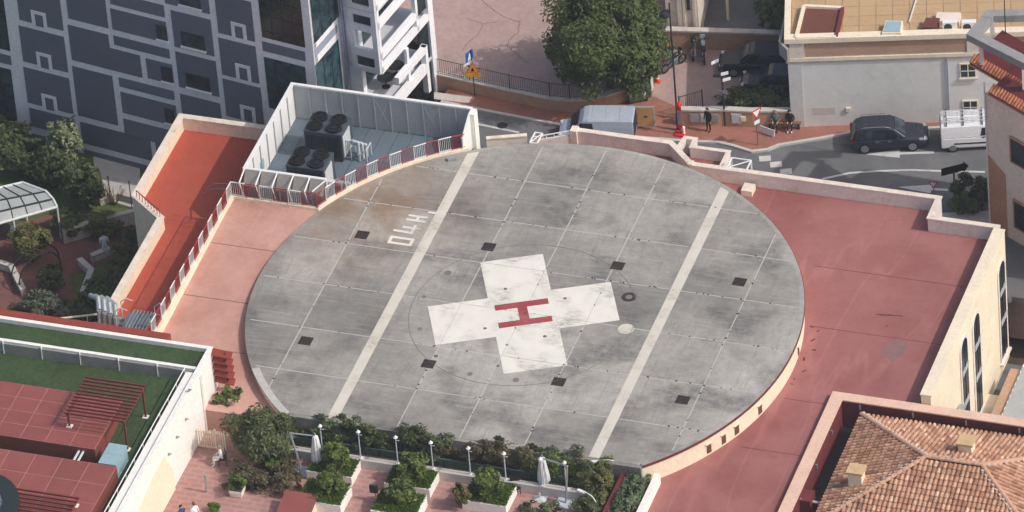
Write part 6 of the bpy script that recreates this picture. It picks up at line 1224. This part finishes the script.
# cantilever parasols, folded
def parasol(label, base_px, post_top_px, can_px, h, seed):
    q = at(*base_px,ZT); t = thing('folded_parasol',label,'parasol',(q.x,q.y,ZT),0,'folded cantilever parasols'); MB().box(-.55,.55,-.45,.45,0,.09).build('base_slab','pale_metal',t,local=True,bevel=.02); hz_ = h
    p = at(*post_top_px,ZT+h); e = at(*can_px,ZT+h-.12); a = Vector((0,0,.09)); b_ = Vector((p.x-q.x,p.y-q.y,h)); c_ = Vector((e.x-q.x,e.y-q.y,h-.12)); m = MB(); m.tube(a,b_,.06); m.build('post','galv',t,local=True); m = MB(); m.tube(b_,c_,.045); m.build('arm','galv',t,local=True); rings = []; n = 16
    for f_, r_ in ((0,.05),(.05,.14),(.3,.2),(.62,.27),(.88,.3),(1,.2)): rings.append([(c_.x+(r_*(1+.22*math.cos(8*an)))*math.cos(an+.3*f_), c_.y+(r_*(1+.22*math.cos(8*an)))*math.sin(an+.3*f_), c_.z+.05-f_*(h-.55)) for an in np.linspace(0,2*math.pi,n*2+1)[:-1]])
    MB().loft(rings).build('canopy','canvas',t,local=True,smooth=True); m = MB(); m.tube((c_.x,c_.y,c_.z+.05),(c_.x,c_.y,c_.z+.22),.04); m.build('finial','galv',t,local=True); return t
parasol('white folded parasol hanging from a leaning post beside the conifer', (302,472), (290,433), (315,436), 2.55, 1); parasol('white folded parasol hanging from a post near the right shrub bed', (566,504), (567,466), (542,458), 2.35, 2)
t = thing('parasol_foot','small pale parasol foot under the folded canopy at right','stand',tuple(at(540,499,ZT))); MB().loft([[(-.35,-.3,0),(.35,-.3,0),(.35,.3,0),(-.35,.3,0)],[(-.12,-.12,.12),(.12,-.12,.12),(.12,.12,.12),(-.12,.12,.12)]]).build('foot','pale_metal',t,local=True); m = MB(); m.tube((0,0,.12),(0,0,.4),.05); m.build('sleeve','pale_metal',t,local=True)
for (px,py,lab) in ((516,492,'dark wicker chair beside the right parasol'),(508,484,'dark wicker chair next to the planter, farther from the parasol')):
    q = at(px,py,ZT); t = thing('garden_chair',lab,'chair',(q.x,q.y,ZT),.4); MB().box(-.26,.26,-.26,.26,.36,.42).build('seat','plastic_dark',t,local=True); MB().box(-.27,.27,.22,.27,.42,.86).build('backrest','plastic_dark',t,local=True)
    for x in (-.23,.23):
        for y in (-.23,.23): m = MB(); m.tube((x,y,0),(x,y,.36),.022,5); m.build('leg','plastic_dark',t,local=True)
q = at(376,500,ZT); t = thing('litter_bin','small dark litter bin on a post between the planters','bin',(q.x,q.y,ZT)); m = MB(); m.tube((0,0,0),(0,0,1.1),.035); m.build('post','galv',t,local=True); MB().box(-.26,.2,-.18,.0,.6,1.1).build('bin_body','plastic_dark',t,local=True,bevel=.02)
q = at(207,492,ZT); t = thing('post','short grey post at the edge of the planted bed','post',(q.x,q.y,ZT)); m = MB(); m.tube((0,0,0),(0,0,1.2),.06); m.build('shaft','galv',t,local=True); m = MB(); m.tube((0,0,1.201),(0,0,1.26),.075,8,.03); m.build('cap','galv',t,local=True)
q = at(300,512,ZT); t = thing('red_cabinet','low red-brown lidded cabinet with cream sides at the bottom edge','cabinet',(q.x,q.y-.2,ZT)); MB().box(-.9,.9,-.9,.75,0,.62).build('body','cream',t,local=True); m = MB(); m.add([(-.95,-.95,.62),(.95,-.95,.62),(.95,.8,.9),(-.95,.8,.9),(-.95,-.95,.57),(.95,-.95,.57),(.95,.8,.85),(-.95,.8,.85)],[(0,1,2,3),(7,6,5,4),(0,4,5,1),(1,5,6,2),(2,6,7,3),(3,7,4,0)]); m.build('lid','tile_maroon',t,local=True)
# right-hand shrub bed with coping walls
rb = thing('bed_wall','white bed wall with maroon coping at the right end of the terrace','wall',(9.4,-14,ZT)); MB().box(9.3,9.5,-30,-11.75,ZT,-.62).build('wall_run','white_wall',rb); MB().box(9.26,9.54,-30,-11.7,-.62,-.56).build('coping','maroon',rb)
rb2 = thing('bed_wall','white outer bed wall against the dusty red roof','wall',(11.2,-14,ZT)); MB().box(11.0,11.3,-30,-11.2,ZT,-.72).build('wall_run','white_wall',rb2); MB().box(10.99,11.31,-30,-11.2,-.72,-.68).build('coping','white_wall',rb2)
MB_ = MB(); MB_.box(9.51,10.98,-30,-11.51,ZT,-1.0); tag(MB_.build('bed_soil','soil'), kind='structure')
q = at(632,492,-.8); hedge('ivy_hedge','dense blue green ivy hedge between the white bed walls',(10.3,-14.4,-1.0),(.5,2.7,.42),6500,.13,'leaf_ivy',81,80); 
for k,(px,py,rx,ry,rz_,mt,lab) in enumerate(((606,476,.6,.8,.8,'leaf_yellow','wispy yellow green shrub before the ivy hedge'),(590,502,.7,.9,.6,'leaf_cone','wispy dark shrub at the bottom edge beside the small paved slab'),(608,500,.45,.8,.6,'leaf_yellow','wispy green shrub against the maroon coping'),(604,463,.9,.5,1.0,'leaf_yellow','tall wispy yellow green shrub at the deck corner'))):
    q = at(px,py,ZT+.6); hedge('wispy_shrub',lab,(min(q.x,8.55),min(q.y,-12.2),ZT),(rx,ry,rz_),2600,.08,mt,90+k,60,spread=.3)
m = MB(); P_ = [at(x,y,ZT) for x,y in ((562,504),(572,497),(579,503),(568,512))]
# arched bed lamps
for k,(bx,by,tx,ty,h) in enumerate(((622,478,594,462,1.9),(605,492,588,470,1.6),(597,510,580,491,1.5))):
    a = at(bx,by+8,ZT); a = Vector((min(a.x,9.15),a.y,ZT)); e = at(tx,ty,ZT+h*.95); t = thing('arched_lamp','curved white garden lamp in the shrub bed, %s of three'%('rearmost and tallest','middle','front')[k],'lamp',(a.x,a.y,ZT)); d = Vector((e.x-a.x,e.y-a.y,0)); pts = [(0,0,0),(0,0,h*.7)]+[(d.x*(1-math.cos(an))*.6,d.y*(1-math.cos(an))*.6,h*.7+h*.3*math.sin(an)) for an in np.linspace(.3,1.57,5)]+[(d.x*.8,d.y*.8,h*.99)]; m = MB(); m.path(pts,.03); m.build('arm','white_metal',t,local=True); m = MB(); m.cbox((d.x*.92,d.y*.92,h*.96),(.5,.18,.08),math.atan2(d.y,d.x)); m.build('lamp_head','white_metal',t,local=True)

# ================================================================== tiled hip roof, bottom right
X0, Y0 = 18.35, -1.85; zc_ = -1.0
hb = thing('tiled_house','house with a clay tiled hip roof behind a peach parapet','building',(26,-10,ZG))
MB().box(X0,X0+.6,-30,Y0,ZG,zc_-.08).build('parapet_wall','maroon',hb); MB().box(X0+.601,45,Y0-.55,Y0,ZG,zc_-.08).build('parapet_wall','maroon',hb)
MB().box(X0-.06,X0+.66,-30,Y0+.05,zc_-.08,zc_).build('coping','peach_cap',hb); MB().box(X0+.661,45,Y0-.6,Y0+.05,zc_-.08,zc_-.001).build('coping','peach_cap',hb)
MB().box(X0+.602,45,-30,Y0-.551,ZG,-2.95).build('gutter_floor','steel_dark',hb)
ze, zr_ = -1.5, .3; EL, EB = 20.2, -2.85   # eaves left / back
RA = at(926,457,zr_); RB_ = at(981,463,zr_); ra = Vector((RA.x,RA.y,zr_)); rb_ = Vector((RA.x+3.1,RA.y,zr_))
EF_ = RA.y-(EB-RA.y); ER = rb_.x+(ra.x-EL)
MB().loft([[(EL+.25,EF_,-2.94),(ER-.25,EF_,-2.94),(ER-.25,EB-.25,-2.94),(EL+.25,EB-.25,-2.94)],[(EL+.25,EF_,ze-.02),(ER-.25,EF_,ze-.02),(ER-.25,EB-.25,ze-.02),(EL+.25,EB-.25,ze-.02)]]).build('wall','cream',hb)
cs4 = {'back':[Vector((ER,EB,ze)),Vector((EL,EB,ze)),ra,rb_],'left':[Vector((EL,EB,ze)),Vector((EL,EF_,ze)),ra],'front':[Vector((EL,EF_,ze)),Vector((ER,EF_,ze)),rb_,ra],'right':[Vector((ER,EF_,ze)),Vector((ER,EB,ze)),rb_]}
for nm, poly in cs4.items():
    m = MB(); m.add([p-Vector((0,0,.03)) for p in poly],[tuple(range(len(poly)))]); dk = m.build('roof_slope','soil',hb)
    a, b = poly[0], poly[1]; d = (b-a).normalized(); nrm = (b-a).cross(poly[2]-a).normalized(); up = nrm.cross(d).normalized()
    if nrm.z < 0: nrm = -nrm
    def inside(pt):
        s_ = None
        for i in range(len(poly)):
            e_ = poly[(i+1)%len(poly)]-poly[i]; c_ = e_.cross(pt-poly[i]).dot(nrm)
            if abs(c_) < 1e-6: continue
            if s_ is None: s_ = c_ > 0
            elif (c_ > 0) != s_: return False
        return True
    W_ = (b-a).length; Hs = max((p-a).dot(up) for p in poly); pw_, pl_ = .265, .36; tm = MB(); rr = random.Random(len(nm))
    for i in range(int(W_/pw_)+1):
        for j in range(int(Hs/pl_)+1):
            cpt = a+d*((i+.5)*pw_)+up*((j+.45)*pl_)
            if not inside(cpt): continue
            s0 = cpt-up*pl_*.56+nrm*.035; s1 = cpt+up*pl_*.5+nrm*.0; r0, r1 = pw_*.40, pw_*.33; rg0 = []; rg1 = []; jit = rr.uniform(-.012,.012)
            for k in range(5): an = math.pi*k/4; rg0.append(s0+d*(math.cos(an)*r0+jit)+nrm*math.sin(an)*r0*.95); rg1.append(s1+d*(math.cos(an)*r1+jit)+nrm*math.sin(an)*r1*.95)
            tm.loft([rg0,rg1])
            p0 = cpt+d*pw_*.5; tm.add([p0-up*pl_*.55-d*.06+nrm*.02,p0-up*pl_*.55+d*.06+nrm*.02,p0+up*pl_*.5+d*.05+nrm*.004,p0+up*pl_*.5-d*.05+nrm*.004],[(0,1,2,3)])
    o = tm.build('clay_tiles','clay_tile',dk); o['kind'] = 'stuff'
# ridge and hip caps: one by one
capm = {}
for p0, p1 in ((ra,rb_),(Vector((EL,EB,ze)),ra),(Vector((EL,EF_,ze)),ra),(Vector((ER,EB,ze)),rb_),(Vector((ER,EF_,ze)),rb_)):
    d = (p1-p0); L = d.length; d.normalize(); n = int(L/.36); sdv = d.cross(Vector((0,0,1))).normalized(); upv = sdv.cross(d)
    for i in range(n):
        if p0.y < -14 and i < n*.35: continue
        m = MB(); s0 = p0+d*(L*i/n); s1 = p0+d*(L*(i+1.12)/n); m.loft([[s0+sdv*math.cos(an)*.15+upv*(.05+math.sin(an)*.13) for an in np.linspace(0,math.pi,6)],[s1+sdv*math.cos(an)*.12+upv*(.045+math.sin(an)*.1) for an in np.linspace(0,math.pi,6)]]); m.build('ridge_cap','clay_tile',hb)
        if i%1 == 0: m = MB(); q = s0+sdv*-.17+upv*.06; m.cbox((q.x,q.y,q.z),(.16,.12,.05),math.atan2(d.y,d.x)); m.build('mortar_bed','stone_cap',hb)
# chimneys, roof window, wall fittings
def chimney(label, px, py, z, w, d, h):
    q = at(px,py,z); t = thing('chimney',label,'chimney',(q.x,q.y,z-.8)); MB().box(-w/2,w/2,-d/2,d/2,0,.8+h).build('shaft','cream',t,local=True); MB().box(-w/2-.09,w/2+.09,-d/2-.09,d/2+.09,.8+h,.8+h+.12).build('cap','chimney_cap',t,local=True)
    m = MB(); m.box(-w/2-.05,w/2+.05,-d/2-.03,-d/2-.001,.6,.95); m.build('flashing','galv',t,local=True); return t
M('chimney_cap', lin(206,176,132), .85, .15, 2)
chimney('cream chimney with flat cap on the back slope of the tiled roof', 967, 455, -.55, .75, .75, .95); chimney('cream chimney with flat cap on the left slope of the tiled roof', 857, 484, -1.0, .75, .7, .95)
q = at(956,468,.0); t = thing('roof_window','small dark roof window near the ridge of the tiled roof','roof window',(q.x,q.y,-.02)); sl = math.atan2(zr_-ze, RA.y-EF_); m = MB(); c_, s_ = math.cos(sl), math.sin(sl)
def tilt(x,y,z): return (x, y*c_-z*s_, y*s_+z*c_)
m.loft([[tilt(*p) for p in ((-.32,-.3,.0),(.32,-.3,.0),(.32,.3,.0),(-.32,.3,.0))],[tilt(*p) for p in ((-.32,-.3,.2),(.32,-.3,.2),(.32,.3,.2),(-.32,.3,.2))]]); m.build('frame','galv_dark',t,local=True)
for x0,x1 in ((-.27,-.02),(.02,.27)): m = MB(); m.loft([[tilt(*p) for p in ((x0,-.25,.201),(x1,-.25,.201),(x1,.25,.201),(x0,.25,.201))],[tilt(*p) for p in ((x0,-.25,.21),(x1,-.25,.21),(x1,.25,.21),(x0,.25,.21))]]); m.build('pane','window_glass',t,local=True)
for k in range(4): x = 20+k*3.0; m = MB(); m.cbox((x,Y0-.6,-1.35),(.08,.1,.3)); m.build('wall_fitting','galv',hb)
for k in range(3): y = -4.6-k*3.0; m = MB(); m.cbox((X0+.66,y,-1.6),(.1,.08,.3)); m.build('wall_fitting','galv',hb)
m = MB(); q = at(801,500,-1.9); m.box(X0+.601,X0+1.2,q.y-.5,q.y+.5,-2.9,-1.5); m.build('rain_box','maroon',hb); m = MB(); m.tube((X0+1.1,q.y,-1.9),(X0+2.2,q.y,-1.9),.08); m.build('rain_pipe','pale_metal',hb)

# ================================================================== garden on the left, far below
gl = MB(); gl.prism([(-60,30),(-60,-9.6),(-23.6,-9.6),(-23.6,5.0),(-25.77,6.7),(-25.77,17),(-26,22)], ZG-.6, ZG); struct(gl,'garden_ground','lawn')
def gpoly(px, z0, z1, name, mat): m = MB(); P_ = [at(x,y,z1) for x,y in px]; m.prism([(p.x,p.y) for p in P_], z0, z1); return struct(m,name,mat)
gpoly(((93,150),(140,166),(140,210),(96,196)), ZG-.1, ZG+.008, 'garden_path', 'kerb'); gpoly(((0,228),(60,212),(66,240),(140,222),(140,248),(70,275),(75,300),(0,320)), ZG-.1, ZG+.012, 'garden_path', 'garden_paving')
def gwall(label, pxs, h, t=.25):
    P_ = [at(x,y,ZG) for x,y in pxs]; o = thing('garden_wall',label,'wall',(P_[0].x,P_[0].y,ZG)); MB().wall([(p.x,p.y) for p in P_], ZG-.1, ZG+h, t).build('wall_run','stone_cap',o); MB().wall([(p.x,p.y) for p in P_], ZG+h, ZG+h+.07, t+.1).build('coping','stone_cap',o)
gwall('pale garden wall running from the gazebo to the cream parapet', ((64,243),(100,232),(140,222)), .9); gwall('low angled white garden wall below the person in white', ((66,330),(83,318),(84,284),(92,298),(80,262)), .5) if 0 else None
gwall('low angled white wall in the dark lower garden', ((80,265),(92,276),(83,300)), .45); gwall('low white wall at the left edge of the garden', ((0,268),(12,272),(24,296)), .45); gwall('low white kerb wall joining the person in white', ((92,262),(110,254)), .45); gwall('white kerb wall near the bare shrub', ((100,205),(118,198),(140,204)), .4)
# gazebo
zg = ZG+2.3; c0 = at(20,222,ZG); gz = thing('gazebo','glass-roofed garden gazebo with a white front edge and green bars at the left edge','gazebo',(c0.x,c0.y,ZG))
RW = [([(-45,236),(57,207)],0.),([(-45,222),(53,199)],.42),([(-45,209),(46,191.5)],.6),([(-45,198),(22,182.5)],.5)]; rows_ = [[at(*pa,zg+dz).lerp(at(*pb,zg+dz),k/7) for k in range(8)] for (pa,pb),dz in RW]
for r0, r1 in zip(rows_[:-1],rows_[1:]):
    for k in range(7):
        q4 = [r0[k],r0[k+1],r1[k+1],r1[k]]; cc_ = sum(q4,Vector())/4; q4 = [p.lerp(cc_,.02) for p in q4]; dn = Vector((0,0,-.03)); m = MB(); m.add(q4+[p+dn for p in q4],[(0,1,2,3),(7,6,5,4),(0,4,5,1),(1,5,6,2),(2,6,7,3),(3,7,4,0)]); m.build('roof_panel','polycarb',gz)
for i, r in enumerate(rows_): m = MB(); m.tube(r[0],r[-1],.08 if i in (0,3) else .06); m.build('edge_beam' if i in (0,3) else 'purlin','white_metal' if i in (0,3) else 'iron_green',gz)
for k in range(8): m = MB(); m.path([r[k]+Vector((0,0,.03)) for r in rows_],.03 if k < 7 else .07); m.build('rafter','white_metal' if k == 7 else 'iron_green',gz)
for p in (rows_[0][-1],rows_[0][4],rows_[0][1],rows_[3][-1],rows_[3][3]): m = MB(); m.tube((p.x,p.y,ZG),(p.x,p.y,p.z),.06); m.build('post','white_metal',gz)
# trees and bushes of the garden
GT = ((70,168,1.05,1.05,1.75,2.6,'leaf_pale',4200,.15,'tall pale green tree in front of the slate facade','tree'),(88,196,1.2,1.2,1.5,1.7,'leaf_dark',4200,.15,'dark green tree to the right of the pale one','tree'),(22,163,2.3,1.3,1.1,1.3,'leaf_dark',5600,.16,'broad dark tree behind the gazebo','tree'),(58,175,1.5,1.3,1.3,1.4,'leaf_dark',3600,.15,'dark bush at the foot of the pale tree','bush'),(5,150,2.2,1.6,1.3,1.6,'leaf_cone',5000,.15,'shadowy conifer at the left edge below the tower','tree'),(33,250,1.35,1.2,1.0,1.6,'leaf_yellow',3000,.13,'yellowish thin tree in front of the gazebo','tree'),(45,318,1.9,1.5,1.1,1.3,'leaf_olive',5200,.13,'grey green olive bush at the lower left of the garden','bush'),(52,282,.8,.8,.9,1.1,'leaf_dark',2000,.13,'dark cypress bush on the brick path','bush'),(128,262,1.0,.9,1.0,1.1,'leaf_yellow',3200,.13,'olive yellow bush against the cream parapet','bush'),(115,300,1.4,1.6,1.3,1.4,'leaf_dark',4200,.15,'dark bush in the shadow under the parapet','bush'),(95,312,1.2,1.2,1.0,1.1,'leaf_dark',2600,.14,'dark low bush above the red fascia','bush'),(8,322,1.5,.9,.6,.7,'leaf_yellow',2200,.12,'yellow green bush at the left edge above the turf roof','bush'),(104,222,1.6,.9,.6,.7,'leaf_yellow',2600,.12,'low yellow green shrub strip above the garden wall','bush'),(70,222,1.3,1.0,.7,.8,'leaf_dark',2400,.13,'dark shrub beside the gazebo corner','bush'),(132,235,.6,.5,.6,.7,'leaf_cone',900,.11,'small shrub at the corner of the garden wall','bush'))
for k,(px,py,rx,ry,rz_,cz,mt,n,sz,lab,ct_) in enumerate(GT):
    q = at(px,py+12,ZG); tree('garden_tree' if ct_ == 'tree' else 'garden_bush',lab,ct_,(q.x,q.y,ZG),(rx,ry,rz_),cz+.1,n,sz,mt,200+k,.1,cz*.7,clumps=50,stem='trunk' if ct_ == 'tree' else 'stem',crown='crown' if ct_ == 'tree' else 'foliage')
# bare shrub, pipes, bench, hoses
q = at(115,205,ZG); t = thing('bare_shrub','leafless twiggy shrub by the white kerb wall','shrub',(q.x,q.y,ZG)); m = MB(); rr = random.Random(8)
for k in range(16):
    e = Vector((rr.uniform(-.9,.9),rr.uniform(-.6,.6),rr.uniform(.8,1.7))); m.tube((0,0,0),e*.5,.025,4,.018); m.tube(e*.5,e,.018,4,.008)
    for j in range(4): m.tube(e*rr.uniform(.5,.95),e*rr.uniform(.7,1.1)+Vector((rr.uniform(-.3,.3),rr.uniform(-.3,.3),rr.uniform(0,.3))),.009,3,.004)
m.build('branches','twig',t,local=True)
for px, py, lab in ((111,203,'thin dark pole by the bare shrub, left of two'),(132,208,'thin dark pole by the bare shrub, right of two')): q = at(px,py,ZG); t = thing('garden_pole',lab,'pole',(q.x,q.y,ZG)); m = MB(); m.tube((0,0,0),(0,0,1.9),.03); m.build('shaft','steel_dark',t,local=True); m = MB(); m.tube((0,0,1.9),(0,0,1.96),.045); m.build('cap','steel_dark',t,local=True)
q = at(20,238,ZG); t = thing('garden_table','small white table beside the yellowish tree','table',(q.x,q.y,ZG),.4); MB().box(-.5,.5,-.35,.35,.68,.74).build('table_top','white_metal',t,local=True)
for x in (-.4,.4):
    for y in (-.27,.27): m = MB(); m.tube((x,y,0),(x,y,.68),.03,5); m.build('leg','white_metal',t,local=True)
q = at(106,257,ZG); person('person','person in white standing in the lower garden by the olive bush',(q.x,q.y,ZG),R_(120),'stand',('skin','cloth_white','cloth_white','cloth_white'),'hair_dark')
ar = thing('garden_arch','dark green curved trellis hoops over the brick garden path','trellis',tuple(at(40,282,ZG)))
for k,(p0,p1,h) in enumerate((((12,285),(60,262),1.9),((20,292),(62,270),1.9))):
    a, b = at(*p0,ZG), at(*p1,ZG); m = MB(); pts = [a.lerp(b,.5-.5*math.cos(an))+Vector((0,0,h*math.sin(an)**.7 if math.sin(an) > 0 else 0)) for an in np.linspace(0,math.pi,12)]; m.path(pts,.05); m.build('hoop','iron_green',ar)

# ================================================================== summer air between the hillside and the roofs
b = NB('haze_air'); b.N.remove(b.p); pv_ = b.N.new('ShaderNodeVolumePrincipled'); pv_.inputs['Color'].default_value = (.86,.92,1,1); pv_.inputs['Density'].default_value = 0.00014; pv_.inputs['Anisotropy'].default_value = .2
b.L.new(pv_.outputs[0], b.N['Material Output'].inputs['Volume'])
m = MB(); m.box(-410,410,-410,410,ZG-2.4,278); hz = m.build('haze','haze_air'); tag(hz, kind='stuff')
